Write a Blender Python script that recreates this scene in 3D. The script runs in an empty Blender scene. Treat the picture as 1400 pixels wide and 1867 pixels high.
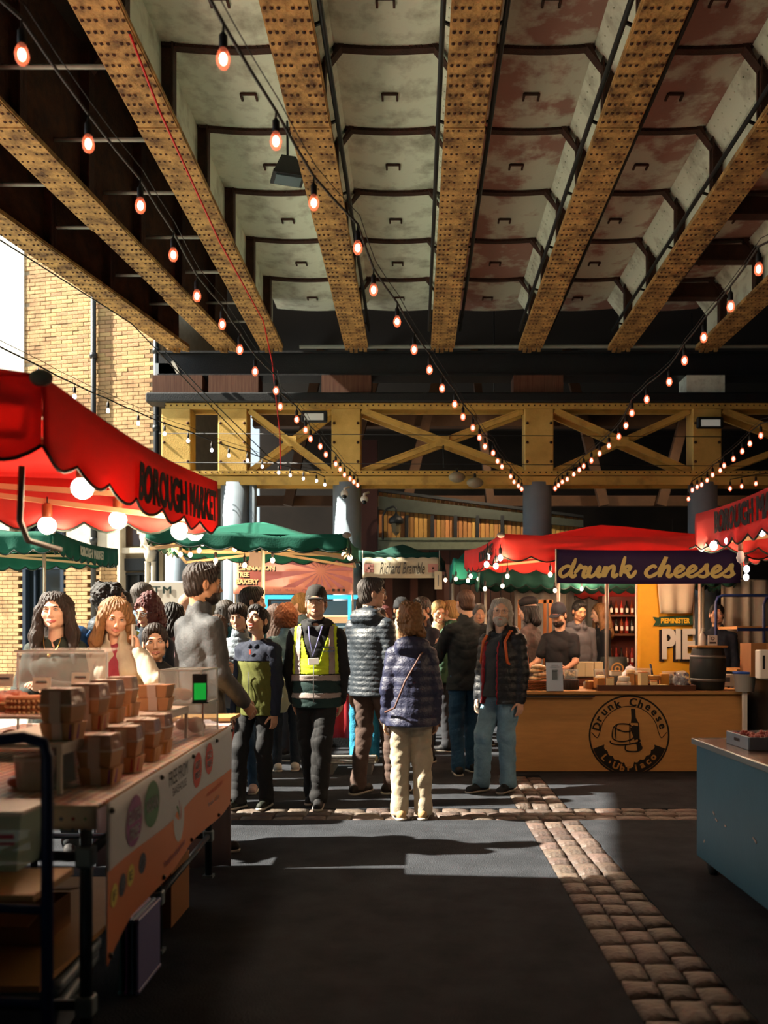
import bpy, math, random
import numpy as np
from mathutils import Vector, Matrix
random.seed(7)
rng = np.random.RandomState(7)
PI = math.pi
scene = bpy.context.scene
COL = scene.collection

# ------------------------------------------------------------------ camera
FPX, VX, VY, CH = 1600.0, 757.0, 1161.0, 1.42      # focal length in px, vanishing point, eye height
cam_d = bpy.data.cameras.new('camera')
cam = bpy.data.objects.new('camera', cam_d)
COL.objects.link(cam)
cam.location = (0, 0, CH)
cam.rotation_euler = (PI / 2, 0, 0)
cam_d.sensor_fit = 'HORIZONTAL'
cam_d.sensor_width = 36
cam_d.lens = FPX / 1400 * 36
cam_d.shift_x = -(VX - 700) / 1400
cam_d.shift_y = (VY - 933.5) / 1400
cam_d.clip_start = 0.05
cam_d.clip_end = 200
cam_d.dof.use_dof = True
cam_d.dof.focus_distance = 7.6
cam_d.dof.aperture_fstop = 2.8
scene.camera = cam

# ------------------------------------------------------------------ sky, sun, exposure
world = bpy.data.worlds.new('sky')
scene.world = world
world.use_nodes = True
wn = world.node_tree
bg = wn.nodes['Background']
bg.inputs['Color'].default_value = (0.74, 0.90, 1.0, 1)
bg.inputs['Strength'].default_value = 1.4
sun_d = bpy.data.lights.new('sun', 'SUN')
sun_d.energy = 33.0
sun_d.color = (1.0, 0.90, 0.74)
sun_d.angle = math.radians(0.8)
sun = bpy.data.objects.new('sun', sun_d)
COL.objects.link(sun)
SUN_DIR = Vector((1.0, 0.09, -0.86)).normalized()
sun.rotation_euler = SUN_DIR.to_track_quat('-Z', 'Y').to_euler()
sun.location = (-20, -4, 20)
scene.view_settings.view_transform = 'Standard'
scene.view_settings.look = 'None'
scene.view_settings.exposure = -0.25
scene.view_settings.gamma = 1.0
scene.view_settings.use_curve_mapping = False

# ------------------------------------------------------------------ helpers
def P(px, py, Y):
    return Vector(((px - VX) * Y / FPX, Y, CH + (VY - py) * Y / FPX))

def srgb(c):
    if isinstance(c, str):
        c = [int(c[i:i + 2], 16) / 255 for i in (0, 2, 4)]
    return tuple((v / 12.92 if v <= 0.04045 else ((v + 0.055) / 1.055) ** 2.4) for v in c[:3])

MATS = {}
def mat(key, col='808080', rough=0.6, metal=0.0, noise=0.0, nscale=8.0, col2=None, emit=0.0, ecol=None,
        alpha=1.0, trans=0.0, transl=0.0, bump=0.0, bscale=60.0, objrand=0.0, spec=0.5, sss=0.0, stretch=None, contrast=None, ior=1.45):
    if key in MATS:
        return MATS[key]
    m = bpy.data.materials.new(key)
    m.use_nodes = True
    nt = m.node_tree
    N, L = nt.nodes, nt.links
    b = N['Principled BSDF']
    c = srgb(col)
    b.inputs['Base Color'].default_value = (*c, 1)
    b.inputs['Roughness'].default_value = rough
    b.inputs['Metallic'].default_value = metal
    b.inputs['Specular IOR Level'].default_value = spec
    b.inputs['IOR'].default_value = ior
    m.diffuse_color = (*c, 1)
    src = None
    tc = N.new('ShaderNodeTexCoord')
    mp = N.new('ShaderNodeMapping')
    L.new(tc.outputs['Object'], mp.inputs['Vector'])
    if stretch:
        mp.inputs['Scale'].default_value = stretch
    if noise > 0 or col2:
        nz = N.new('ShaderNodeTexNoise')
        nz.inputs['Scale'].default_value = nscale
        nz.inputs['Detail'].default_value = 6
        nz.inputs['Roughness'].default_value = 0.62
        L.new(mp.outputs['Vector'], nz.inputs['Vector'])
        mx = N.new('ShaderNodeMix')
        mx.data_type = 'RGBA'
        rp = N.new('ShaderNodeMapRange')
        lo, hi = contrast if contrast else (0.3, 0.7)
        rp.inputs['From Min'].default_value = lo
        rp.inputs['From Max'].default_value = hi
        L.new(nz.outputs['Fac'], rp.inputs['Value'])
        L.new(rp.outputs['Result'], mx.inputs['Factor'])
        c2 = srgb(col2) if col2 else tuple(v * (1 - noise) for v in c)
        mx.inputs['A'].default_value = (*c, 1)
        mx.inputs['B'].default_value = (*c2, 1)
        src = mx.outputs['Result']
    if objrand > 0:
        oi = N.new('ShaderNodeObjectInfo')
        hs = N.new('ShaderNodeHueSaturation')
        r1 = N.new('ShaderNodeMapRange')
        r1.inputs['To Min'].default_value = 1 - objrand
        r1.inputs['To Max'].default_value = 1 + objrand
        L.new(oi.outputs['Random'], r1.inputs['Value'])
        L.new(r1.outputs['Result'], hs.inputs['Value'])
        m2 = N.new('ShaderNodeMath'); m2.operation = 'MULTIPLY'; m2.inputs[1].default_value = 7.13
        m3 = N.new('ShaderNodeMath'); m3.operation = 'FRACT'
        L.new(oi.outputs['Random'], m2.inputs[0]); L.new(m2.outputs[0], m3.inputs[0])
        r2 = N.new('ShaderNodeMapRange')
        r2.inputs['To Min'].default_value = 0.5 - 0.06 * objrand
        r2.inputs['To Max'].default_value = 0.5 + 0.06 * objrand
        L.new(m3.outputs[0], r2.inputs['Value'])
        L.new(r2.outputs['Result'], hs.inputs['Hue'])
        if src:
            L.new(src, hs.inputs['Color'])
        else:
            hs.inputs['Color'].default_value = (*c, 1)
        src = hs.outputs['Color']
    if src:
        L.new(src, b.inputs['Base Color'])
    if bump > 0:
        n2 = N.new('ShaderNodeTexNoise')
        n2.inputs['Scale'].default_value = bscale
        n2.inputs['Detail'].default_value = 4
        L.new(mp.outputs['Vector'], n2.inputs['Vector'])
        bp = N.new('ShaderNodeBump')
        bp.inputs['Strength'].default_value = bump
        bp.inputs['Distance'].default_value = 0.02
        L.new(n2.outputs['Fac'], bp.inputs['Height'])
        L.new(bp.outputs['Normal'], b.inputs['Normal'])
    if emit > 0:
        b.inputs['Emission Color'].default_value = (*srgb(ecol or col), 1)
        b.inputs['Emission Strength'].default_value = emit
    if trans > 0:
        b.inputs['Transmission Weight'].default_value = trans
    if sss > 0:
        b.inputs['Subsurface Weight'].default_value = sss
        b.inputs['Subsurface Radius'].default_value = (0.02, 0.008, 0.005)
        b.inputs['Subsurface Scale'].default_value = 0.5
    if alpha < 1:
        b.inputs['Alpha'].default_value = alpha
    if transl > 0:
        tr = N.new('ShaderNodeBsdfTranslucent')
        tr.inputs['Color'].default_value = (*c, 1)
        ms = N.new('ShaderNodeMixShader')
        ms.inputs[0].default_value = transl
        out = N['Material Output']
        L.new(b.outputs[0], ms.inputs[1]); L.new(tr.outputs[0], ms.inputs[2])
        L.new(ms.outputs[0], out.inputs['Surface'])
    MATS[key] = m
    return m

def props(o, label=None, cat=None, group=None, kind=None):
    if label: o['label'] = label
    if cat: o['category'] = cat
    if group: o['group'] = group
    if kind: o['kind'] = kind
    return o

def thing(name, label, cat, loc=(0, 0, 0), rz=0.0, group=None):
    o = bpy.data.objects.new(name, None)
    o.empty_display_size = 0.1
    COL.objects.link(o)
    o.location = loc
    o.rotation_euler = (0, 0, rz)
    return props(o, label, cat, group)

def struct(name):
    o = bpy.data.objects.new(name, None)
    COL.objects.link(o)
    o['kind'] = 'structure'
    return o

def tree(o):
    out = [o]
    for c in o.children:
        out += tree(c)
    return out

CH_CACHE = {}
def kids(o):
    return [c for c in bpy.data.objects if c.parent == o]

def dup(root, loc, rz=None, label=None, group=None, kidmap=None):
    r = root.copy(); COL.objects.link(r); r.location = loc
    if rz is not None: r.rotation_euler = (0, 0, rz)
    if label: r['label'] = label
    if group: r['group'] = group
    for c in root.children:
        d = c.copy(); COL.objects.link(d); d.parent = r
        for g in c.children:
            e = g.copy(); COL.objects.link(e); e.parent = d
    return r

def link(name, me, parent=None, m=None):
    o = bpy.data.objects.new(name, me)
    COL.objects.link(o)
    if parent is not None: o.parent = parent
    if m is not None:
        me.materials.clear()
        for q in (m if isinstance(m, (list, tuple)) else [m]):
            me.materials.append(q)
    return o

def fast_mesh(name, V, Q, smooth=True):
    V = np.asarray(V, np.float32); Q = np.asarray(Q, np.int32)
    me = bpy.data.meshes.new(name)
    me.vertices.add(len(V)); me.vertices.foreach_set('co', V.ravel())
    k = Q.shape[1]
    me.loops.add(Q.size); me.loops.foreach_set('vertex_index', Q.ravel())
    me.polygons.add(len(Q)); me.polygons.foreach_set('loop_start', np.arange(0, Q.size, k, dtype=np.int32))
    me.polygons.foreach_set('loop_total', np.full(len(Q), k, np.int32))
    if smooth: me.polygons.foreach_set('use_smooth', np.ones(len(Q), bool))
    me.update(calc_edges=True)
    return me

def rotm(rx=0, ry=0, rz=0):
    return (Matrix.Rotation(rz, 3, 'Z') @ Matrix.Rotation(ry, 3, 'Y') @ Matrix.Rotation(rx, 3, 'X'))

class MB:
    """collects simple shapes and links them as ONE mesh"""
    def __init__(s):
        s.v, s.f, s.sm = [], [], []
        s.M = Matrix.Identity(4)
        s.mi = []; s.cur = 0
    def add(s, vs, fs, smooth=False):
        n = len(s.v)
        s.v += [tuple(s.M @ Vector(v)) for v in vs]
        s.f += [tuple(i + n for i in f) for f in fs]
        s.sm += [smooth] * len(fs)
        s.mi += [s.cur] * len(fs)
        return s
    def box(s, c, d, rot=None, bev=0.0):
        x, y, z = (q / 2 for q in d)
        R = rot if rot is not None else Matrix.Identity(3)
        c = Vector(c)
        if bev <= 0:
            vs = [c + R @ Vector((sx * x, sy * y, sz * z)) for sx in (-1, 1) for sy in (-1, 1) for sz in (-1, 1)]
            return s.add(vs, [(0, 1, 3, 2), (4, 6, 7, 5), (0, 4, 5, 1), (2, 3, 7, 6), (0, 2, 6, 4), (1, 5, 7, 3)])
        b = min(bev, x * .9, y * .9, z * .9)
        vs, fs = [], []
        def ring(zz, ix):
            a, e = x - ix, y - ix
            pts = [(-a + b, -e), (a - b, -e), (a, -e + b), (a, e - b), (a - b, e), (-a + b, e), (-a, e - b), (-a, -e + b)]
            return [c + R @ Vector((p[0], p[1], zz)) for p in pts]
        for zz, ix in ((-z, b * .7), (-z + b, 0), (z - b, 0), (z, b * .7)):
            vs += ring(zz, ix)
        for k in range(3):
            for i in range(8):
                j = (i + 1) % 8
                fs.append((k * 8 + i, k * 8 + j, (k + 1) * 8 + j, (k + 1) * 8 + i))
        fs.append(tuple(range(7, -1, -1))); fs.append(tuple(24 + i for i in range(8)))
        return s.add(vs, fs)
    def bar(s, a, b, w, h=None, up=(0, 0, 1)):
        a, b = Vector(a), Vector(b)
        h = h or w
        d = (b - a); L = d.length; d = d.normalized()
        u = Vector(up)
        if abs(d.dot(u)) > .99: u = Vector((0, 1, 0))
        x = d.cross(u).normalized(); z = x.cross(d)
        R = Matrix((x, d, z)).transposed()
        return s.box((a + b) / 2, (w, L, h), R)
    def tube(s, pts, r, n=8, cap=True, smooth=True):
        pts = [Vector(p) for p in pts]
        rs = r if isinstance(r, (list, tuple)) else [r] * len(pts)
        vs, fs = [], []
        prev = None
        for i, p in enumerate(pts):
            d = (pts[min(i + 1, len(pts) - 1)] - pts[max(i - 1, 0)]).normalized()
            if prev is None:
                u = Vector((0, 0, 1)) if abs(d.z) < .9 else Vector((1, 0, 0))
                x = d.cross(u).normalized()
            else:
                x = (prev - d * prev.dot(d)).normalized()
            prev = x
            y = d.cross(x)
            for k in range(n):
                a = 2 * PI * k / n
                vs.append(p + (x * math.cos(a) + y * math.sin(a)) * rs[i])
        for i in range(len(pts) - 1):
            for k in range(n):
                j = (k + 1) % n
                fs.append((i * n + k, i * n + j, (i + 1) * n + j, (i + 1) * n + k))
        if cap:
            fs.append(tuple(range(n - 1, -1, -1))); fs.append(tuple((len(pts) - 1) * n + k for k in range(n)))
        return s.add(vs, fs, smooth)
    def lathe(s, prof, c=(0, 0, 0), n=20, smooth=True, sx=1, sy=1):
        c = Vector(c); vs, fs = [], []
        for (r, z) in prof:
            for k in range(n):
                a = 2 * PI * k / n
                vs.append(c + Vector((r * math.cos(a) * sx, r * math.sin(a) * sy, z)))
        for i in range(len(prof) - 1):
            for k in range(n):
                j = (k + 1) % n
                fs.append((i * n + k, i * n + j, (i + 1) * n + j, (i + 1) * n + k))
        if prof[0][0] > 1e-5: fs.append(tuple(range(n - 1, -1, -1)))
        if prof[-1][0] > 1e-5: fs.append(tuple((len(prof) - 1) * n + k for k in range(n)))
        return s.add(vs, fs, smooth)
    def ball(s, c, r, n=12, m=8, sx=1, sy=1, sz=1):
        prof = [(max(1e-6, r * math.sin(PI * i / m)), -r * math.cos(PI * i / m) * sz) for i in range(m + 1)]
        return s.lathe(prof, c, n, True, sx, sy)
    def grid(s, f, nu, nv, smooth=True, thick=0.0):
        vs = [Vector(f(i / nu, j / nv)) for j in range(nv + 1) for i in range(nu + 1)]
        q = [(j * (nu + 1) + i, j * (nu + 1) + i + 1, (j + 1) * (nu + 1) + i + 1, (j + 1) * (nu + 1) + i) for j in range(nv) for i in range(nu)]
        return s.add(vs, q, smooth)
    def prism(s, poly, y0, y1, rot=None):
        """poly in xz, extruded along y"""
        n = len(poly)
        vs = [Vector((p[0], y0, p[1])) for p in poly] + [Vector((p[0], y1, p[1])) for p in poly]
        if rot is not None: vs = [rot @ v for v in vs]
        fs = [tuple(range(n)), tuple(range(2 * n - 1, n - 1, -1))]
        fs += [(i, n + i, n + (i + 1) % n, (i + 1) % n) for i in range(n)]
        return s.add(vs, fs)
    def mesh(s, name):
        me = bpy.data.meshes.new(name)
        me.from_pydata(s.v, [], s.f)
        me.polygons.foreach_set('use_smooth', s.sm)
        me.polygons.foreach_set('material_index', s.mi)
        me.update()
        return me
    def build(s, name, m, parent=None, kind=None, label=None, loc=None):
        o = link(name, s.mesh(name), parent, m)
        if kind: o['kind'] = kind
        if label: o['label'] = label
        if loc is not None: o.location = loc
        return o

def solidify(o, t, off=0):
    md = o.modifiers.new('solid', 'SOLIDIFY'); md.thickness = t; md.offset = off
    return o
def bevel(o, w=0.005, seg=2):
    md = o.modifiers.new('bevel', 'BEVEL'); md.width = w; md.segments = seg; md.limit_method = 'ANGLE'
    return o

def text_mesh(body, size, extrude=0.001, bold=0.0, space=1.0, align='CENTER', shear=0.0):
    c = bpy.data.curves.new('text', 'FONT')
    c.body = body; c.size = 1.0; c.extrude = extrude / size;  c.space_character = space
    c.align_x = align; c.align_y = 'CENTER'; c.shear = shear; c.resolution_u = 3
    o = bpy.data.objects.new('text', c); COL.objects.link(o)
    bpy.context.view_layer.update()
    me = bpy.data.meshes.new_from_object(o)
    bpy.data.objects.remove(o); bpy.data.curves.remove(c)
    me.transform(Matrix.Scale(size, 4))
    if bold > 0:      # heavier strokes: the letter shapes laid over themselves, slightly shifted
        n = len(me.vertices); co = np.empty(n * 3, np.float32); me.vertices.foreach_get('co', co); co = co.reshape(-1, 3)
        fs = [tuple(p.vertices) for p in me.polygons]; V_, F_ = [], []
        d = bold * .9
        for k, (dx, dy) in enumerate(((-d, -d * .6), (d, -d * .6), (-d, d * .6), (d, d * .6), (0, 0))):
            V_.append(co + np.array([dx, dy, .00012 * k])); F_ += [tuple(i + n * k for i in f) for f in fs]
        m2 = bpy.data.meshes.new('text'); m2.from_pydata(np.concatenate(V_).tolist(), [], F_); m2.update(); me = m2
    return me

def text(name, body, size, m, parent, loc, face='-Y', width=None, height=None, ry=0.0, fn=None, **kw):
    """lettering lying in its local xz plane; stretched to the width and height given"""
    me = text_mesh(body, size, **kw)
    n = len(me.vertices)
    co = np.empty(n * 3, np.float32); me.vertices.foreach_get('co', co); co = co.reshape(-1, 3)
    if n:
        w = co[:, 0].max() - co[:, 0].min(); h = co[:, 1].max() - co[:, 1].min()
        co[:, 0] -= (co[:, 0].max() + co[:, 0].min()) / 2; co[:, 1] -= (co[:, 1].max() + co[:, 1].min()) / 2
        if width: co[:, 0] *= width / w
        if height: co[:, 1] *= height / h
        c2 = co.copy(); c2[:, 1] = -co[:, 2]; c2[:, 2] = co[:, 1]
        if ry:
            c, s_ = math.cos(ry), math.sin(ry)
            c2 = np.stack([c2[:, 0] * c - c2[:, 2] * s_, c2[:, 1], c2[:, 0] * s_ + c2[:, 2] * c], 1)
        rz = {'-Y': 0, '+X': PI / 2, '-X': -PI / 2, '+Y': PI}.get(face, face)
        c, s_ = math.cos(rz), math.sin(rz)
        c3 = np.stack([c2[:, 0] * c - c2[:, 1] * s_, c2[:, 0] * s_ + c2[:, 1] * c, c2[:, 2]], 1) + np.array(loc)
        if fn is not None: c3 = fn(c3)
        me.vertices.foreach_set('co', c3.astype(np.float32).ravel()); me.update()
    return link(name, me, parent, m)
# ------------------------------------------------------------------ people: distance fields turned into surfaces
class Field:
    def __init__(s, lo, hi, h):
        s.lo = np.array(lo, float); s.h = h
        s.n = (np.ceil((np.array(hi) - s.lo) / h).astype(int) + 1)
        s.d = np.full(s.n, 1.0, np.float32)
        s.ax = [(s.lo[i] + h * np.arange(s.n[i])).astype(np.float32) for i in range(3)]
    def win(s, lo, hi):
        a = np.clip(np.floor((lo - s.lo) / s.h).astype(int), 0, s.n)
        b = np.clip(np.ceil((hi - s.lo) / s.h).astype(int) + 1, 0, s.n)
        return tuple(slice(int(a[i]), int(b[i])) for i in range(3))
    def pts(s, w):
        return np.meshgrid(s.ax[0][w[0]], s.ax[1][w[1]], s.ax[2][w[2]], indexing='ij', sparse=True)
    def cap(s, a, b, ra, rb=None, k=0.02, sq=(1, 1, 1), fr=None, op='u'):
        """tapered capsule a-b; sq squashes (values above 1 make it thinner along that local axis); fr = (origin, R)"""
        rb = ra if rb is None else rb
        a = np.array(a, float); b = np.array(b, float); sq = np.array(sq, float)
        R = np.eye(3) if fr is None else fr[1]
        o = np.zeros(3) if fr is None else fr[0]
        A, B = o + R @ a, o + R @ b
        m = max(ra, rb) / min(1.0, sq.min()) + k + 2.5 * s.h
        w = s.win(np.minimum(A, B) - m, np.maximum(A, B) + m)
        if any(q.start >= q.stop for q in w): return s
        X, Y, Z = s.pts(w)
        X = X - A[0]; Y = Y - A[1]; Z = Z - A[2]
        l = [(R[0, i] * X + R[1, i] * Y + R[2, i] * Z) * sq[i] for i in range(3)]
        v = (b - a) * sq
        L2 = float(v @ v)
        if L2 > 1e-12:
            t = np.clip((l[0] * v[0] + l[1] * v[1] + l[2] * v[2]) / L2, 0, 1)
            d = np.sqrt((l[0] - t * v[0]) ** 2 + (l[1] - t * v[1]) ** 2 + (l[2] - t * v[2]) ** 2) - (ra + (rb - ra) * t)
        else:
            d = np.sqrt(l[0] ** 2 + l[1] ** 2 + l[2] ** 2) - ra
        d = (d / sq.max() ** 0.5).astype(np.float32)
        e = s.d[w]
        if op == 's':
            d = -d
            hh = np.maximum(k - np.abs(e - d), 0) / max(k, 1e-6)
            s.d[w] = np.maximum(e, d) + hh * hh * k / 4
        else:
            hh = np.maximum(k - np.abs(e - d), 0) / max(k, 1e-6)
            s.d[w] = np.minimum(e, d) - hh * hh * k / 4
        return s
    def ell(s, c, r, k=0.02, fr=None, op='u'):
        r = np.array(r, float); m = r.max()
        return s.cap(c, c, m, m, k, tuple(m / r), fr, op)
    def poly(s, pts, rs, k=0.02, **kw):
        for i in range(len(pts) - 1):
            s.cap(pts[i], pts[i + 1], rs[i], rs[i + 1], k, **kw)
        return s
    def cut(s, n, c, fr=None):
        """keep the side where (p-c).n < 0"""
        R = np.eye(3) if fr is None else fr[1]
        o = np.zeros(3) if fr is None else fr[0]
        N = R @ np.array(n, float); N /= np.linalg.norm(N); C = o + R @ np.array(c, float)
        X, Y, Z = s.pts((slice(None),) * 3)
        s.d = np.maximum(s.d, ((X - C[0]) * N[0] + (Y - C[1]) * N[1] + (Z - C[2]) * N[2]).astype(np.float32))
        return s
    def wrinkle(s, amp, seed=0, f=18, n=5, vert=0.6):
        r = np.random.RandomState(abs(int(seed)))
        X, Y, Z = s.pts((slice(None),) * 3)
        t = 0
        for i in range(n):
            v = r.randn(3); v[2] *= vert; v *= f * (0.6 + 0.9 * r.rand()) / np.linalg.norm(v)
            q = np.sin(v[0] * X + v[1] * Y + v[2] * Z + r.rand() * 6 + 1.6 * np.sin(Z * 9 + i) + 1.2 * np.sin(X * 13 + 2 * i))
            t = t + ((1 - np.abs(q)) ** 2 * 2.2 - .7 if i % 2 else q)
        s.d = s.d + (amp * t / math.sqrt(n)).astype(np.float32)
        return s
    def puff(s, amp, pitch, z0=0, tilt=0.0):
        X, Y, Z = s.pts((slice(None),) * 3)
        s.d = s.d - (amp * (np.abs(np.sin(np.pi * (Z - z0 + tilt * np.abs(X)) / pitch)) ** 0.6 - .5)).astype(np.float32)
        return s
    def net(s):
        d = s.d; h = s.h
        d = d.copy(); d[0] = d[-1] = 1; d[:, 0] = d[:, -1] = 1; d[:, :, 0] = d[:, :, -1] = 1
        S = d < 0
        nx, ny, nz = (q - 1 for q in d.shape)
        cnt = np.zeros((nx, ny, nz), np.uint8)
        cor = [(i, j, k) for i in (0, 1) for j in (0, 1) for k in (0, 1)]
        for (i, j, k) in cor:
            cnt += S[i:i + nx, j:j + ny, k:k + nz]
        act = (cnt > 0) & (cnt < 8)
        I = np.argwhere(act)
        idx = np.full(act.shape, -1, np.int32); idx[act] = np.arange(len(I))
        vals = np.stack([d[I[:, 0] + c[0], I[:, 1] + c[1], I[:, 2] + c[2]] for c in cor], 1)
        acc = np.zeros((len(I), 3)); num = np.zeros(len(I))
        for p in range(8):
            for q in range(p + 1, 8):
                if sum(abs(cor[p][t] - cor[q][t]) for t in range(3)) != 1: continue
                a, b = vals[:, p], vals[:, q]
                mk = (a < 0) != (b < 0)
                t = np.where(mk, a / np.where(mk, a - b, 1), 0)
                pos = np.array(cor[p])[None] + t[:, None] * (np.array(cor[q]) - np.array(cor[p]))[None]
                acc[mk] += pos[mk]; num += mk
        V = s.lo + h * (I + acc / num[:, None])
        Q = []
        for ax in range(3):
            sl0 = [slice(1, -1)] * 3; sl1 = [slice(1, -1)] * 3
            sl0[ax] = slice(0, -1); sl1[ax] = slice(1, None)
            a, b = S[tuple(sl0)], S[tuple(sl1)]
            E = np.argwhere(a != b)
            if not len(E): continue
            off = np.ones(3, int); off[ax] = 0
            E = E + off
            fl = S[E[:, 0], E[:, 1], E[:, 2]]
            u, v = [(1, 2), (2, 0), (0, 1)][ax]
            eu = np.zeros(3, int); eu[u] = 1
            ev = np.zeros(3, int); ev[v] = 1
            g = lambda e: idx[e[:, 0], e[:, 1], e[:, 2]]
            q = np.stack([g(E - eu - ev), g(E - ev), g(E), g(E - eu)], 1)
            q[~fl] = q[~fl][:, ::-1]
            Q.append(q)
        return V, np.concatenate(Q)

def nrm(v):
    v = np.array(v, float); return v / np.linalg.norm(v)

def rot_np(yaw=0, pitch=0, roll=0):
    """pitch>0 looks up, yaw>0 turns to the person's left"""
    return np.array(rotm(pitch, roll, yaw))

HAIRCOL = dict(black='15110f', dark='2a1c14', brown='4a3020', light='8a6238', blonde='b08b55', grey='6f6a66', white='b9b3a8', red='5a2320', ginger='9a5a34', greydark='4c4540')

def skin_mat(tone):
    return mat('skin_' + tone, tone, 0.5, noise=0.12, nscale=25, sss=0.08, bump=0.05, bscale=200)

def cloth(col, kind='cloth', rough=0.85):
    if kind == 'puffer':
        return mat('nylon_' + col, col, 0.5, noise=0.15, nscale=20, bump=0.3, bscale=60)
    if kind == 'leather':
        return mat('leather_' + col, col, 0.68, noise=0.3, nscale=10, bump=0.15, bscale=60, spec=.35)
    if kind == 'denim':
        return mat('denim_' + col, col, 0.9, noise=0.45, nscale=5, bump=0.35, bscale=60)
    return mat('fabric_' + col, col, rough, noise=0.25, nscale=9, bump=0.10, bscale=90)

def merge(parts):
    Vs, Qs, n = [], [], 0
    for V, Q in parts:
        Vs.append(V); Qs.append(Q + n); n += len(V)
    return np.concatenate(Vs), np.concatenate(Qs)

def hand_frame(wrist, d, palm):
    z = nrm(d); y = np.array(palm, float); y = y - z * (y @ z); y = nrm(y)   # y = out of the palm
    x = np.cross(y, z)
    return wrist, np.stack([x, y, z], 1)

def hand_field(wrist, d, palm, side, sc, curl=0.35, h=0.0042, point=False):
    o, R = hand_frame(np.array(wrist), d, palm)
    c = o + R @ np.array([0, 0, .09 * sc])
    f = Field(c - .125 * sc, c + .125 * sc, h)
    fr = (o, R); S = sc
    f.cap((0, 0, -.02 * S), (0, 0, .03 * S), .024 * S, .026 * S, .01, (1, 1.35, 1), fr)
    th = side          # thumb on +x (side=1) or -x
    xs = [.030, .010, -.010, -.029]
    ln = [.070, .078, .072, .056]
    for i in range(4):
        x = xs[i] * th * S
        f.cap((x * .55, 0, .015 * S), (x, 0, .085 * S), .0145 * S, .0125 * S, .018, (1, 1.1, 1), fr)
        cu = curl * (1 + .12 * i)
        if point and i == 0: cu = 0.05
        p = np.array([x, 0, .088 * S]); ang = cu * .6
        for j, (seg, r) in enumerate(((.46, .0092), (.30, .0084), (.24, .0075))):
            q = p + np.array([x * .12 * seg, math.sin(ang), math.cos(ang)]) * ln[i] * seg * S
            f.cap(p, q, r * S, r * S * .93, .003, (1, 1, 1), fr)
            p = q; ang += cu * 1.1
    p = np.array([.018 * th, .006, .02]) * S
    for (dx, dy, dz), L, r in (((.72, .25, .62), .042, .0135), ((.42, .42, .8), .032, .0105), ((.2, .4, .88), .026, .009)):
        q = p + nrm((dx * th, dy, dz)) * L * S
        f.cap(p, q, r * S, r * S * .9, .008, (1, 1, 1), fr); p = q
    return f.net()

def head_field(fr, S, h, female=False, child=False, smile=False, mouth_open=False, wide=1.0):
    o = fr[0]
    f = Field(o - np.array([.125, .15, .20]) * S, o + np.array([.125, .16, .145]) * S, h)
    w = wide
    g = lambda c, r, k=.02, op='u': f.ell(np.array(c) * S * (w, 1, 1), np.array(r) * S * (w, 1, 1), k * S, fr, op)
    c_ = lambda a, b, ra, rb=None, k=.012, op='u', sq=(1, 1, 1): f.cap(np.array(a) * S, np.array(b) * S, ra * S, (rb or ra) * S, k * S, sq, fr, op)
    g((0, -.014, .032), (.074, .094, .084))
    g((0, .02, -.025), (.062, .073, .082), .03)
    jw = .030 if female or child else .036
    c_((-jw, .022, -.072), (jw, .022, -.072), .028, k=.03)
    g((0, .064, -.095), (.022, .018, .017), .022)
    for s in (-1, 1):
        g((s * .041, .058, -.026), (.022, .020, .020), .02)
        g((s * .032, .104, .001), (.020, .020, .013), .014, 's')
        g((s * .032, .0775, .002), (.0155, .0125, .0125), .004)       # lids over the eyeball
        g((s * .079, -.006, -.014), (.010, .019, .031), .006)
        g((s * .084, -.001, -.012), (.005, .009, .018), .004, 's')
        g((s * .010, .100, -.041), (.0075, .010, .007), .007)
    c_((-.030, .084, .021), (.030, .084, .021), .010 if female or child else .012, k=.014)
    c_((0, .089, .006), (0, .110, -.034), .007, .0105, k=.012)
    yo = .089
    if mouth_open:
        c_((-.019, yo, -.062), (.019, yo, -.062), .006, k=.005)
        c_((-.016, yo - .002, -.086), (.016, yo - .002, -.086), .0075, k=.006)
        g((0, .094, -.074), (.014, .012, .0075), .003, 's')
    else:
        cx = .027 if smile else .023
        cz = .005 if smile else 0
        for s in (-1, 1):
            c_((0, yo + .003, -.0655), (s * cx, yo - .010, -.0695 + cz), .0050, .0035, k=.005)
            c_((0, yo + .002, -.0765), (s * cx, yo - .010, -.0708 + cz), .0062, .0038, k=.006)
            c_((0, yo + .010, -.0710), (s * cx, yo - .002, -.0700 + cz), .0024, .0024, k=.002, op='s')
    return f

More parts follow.
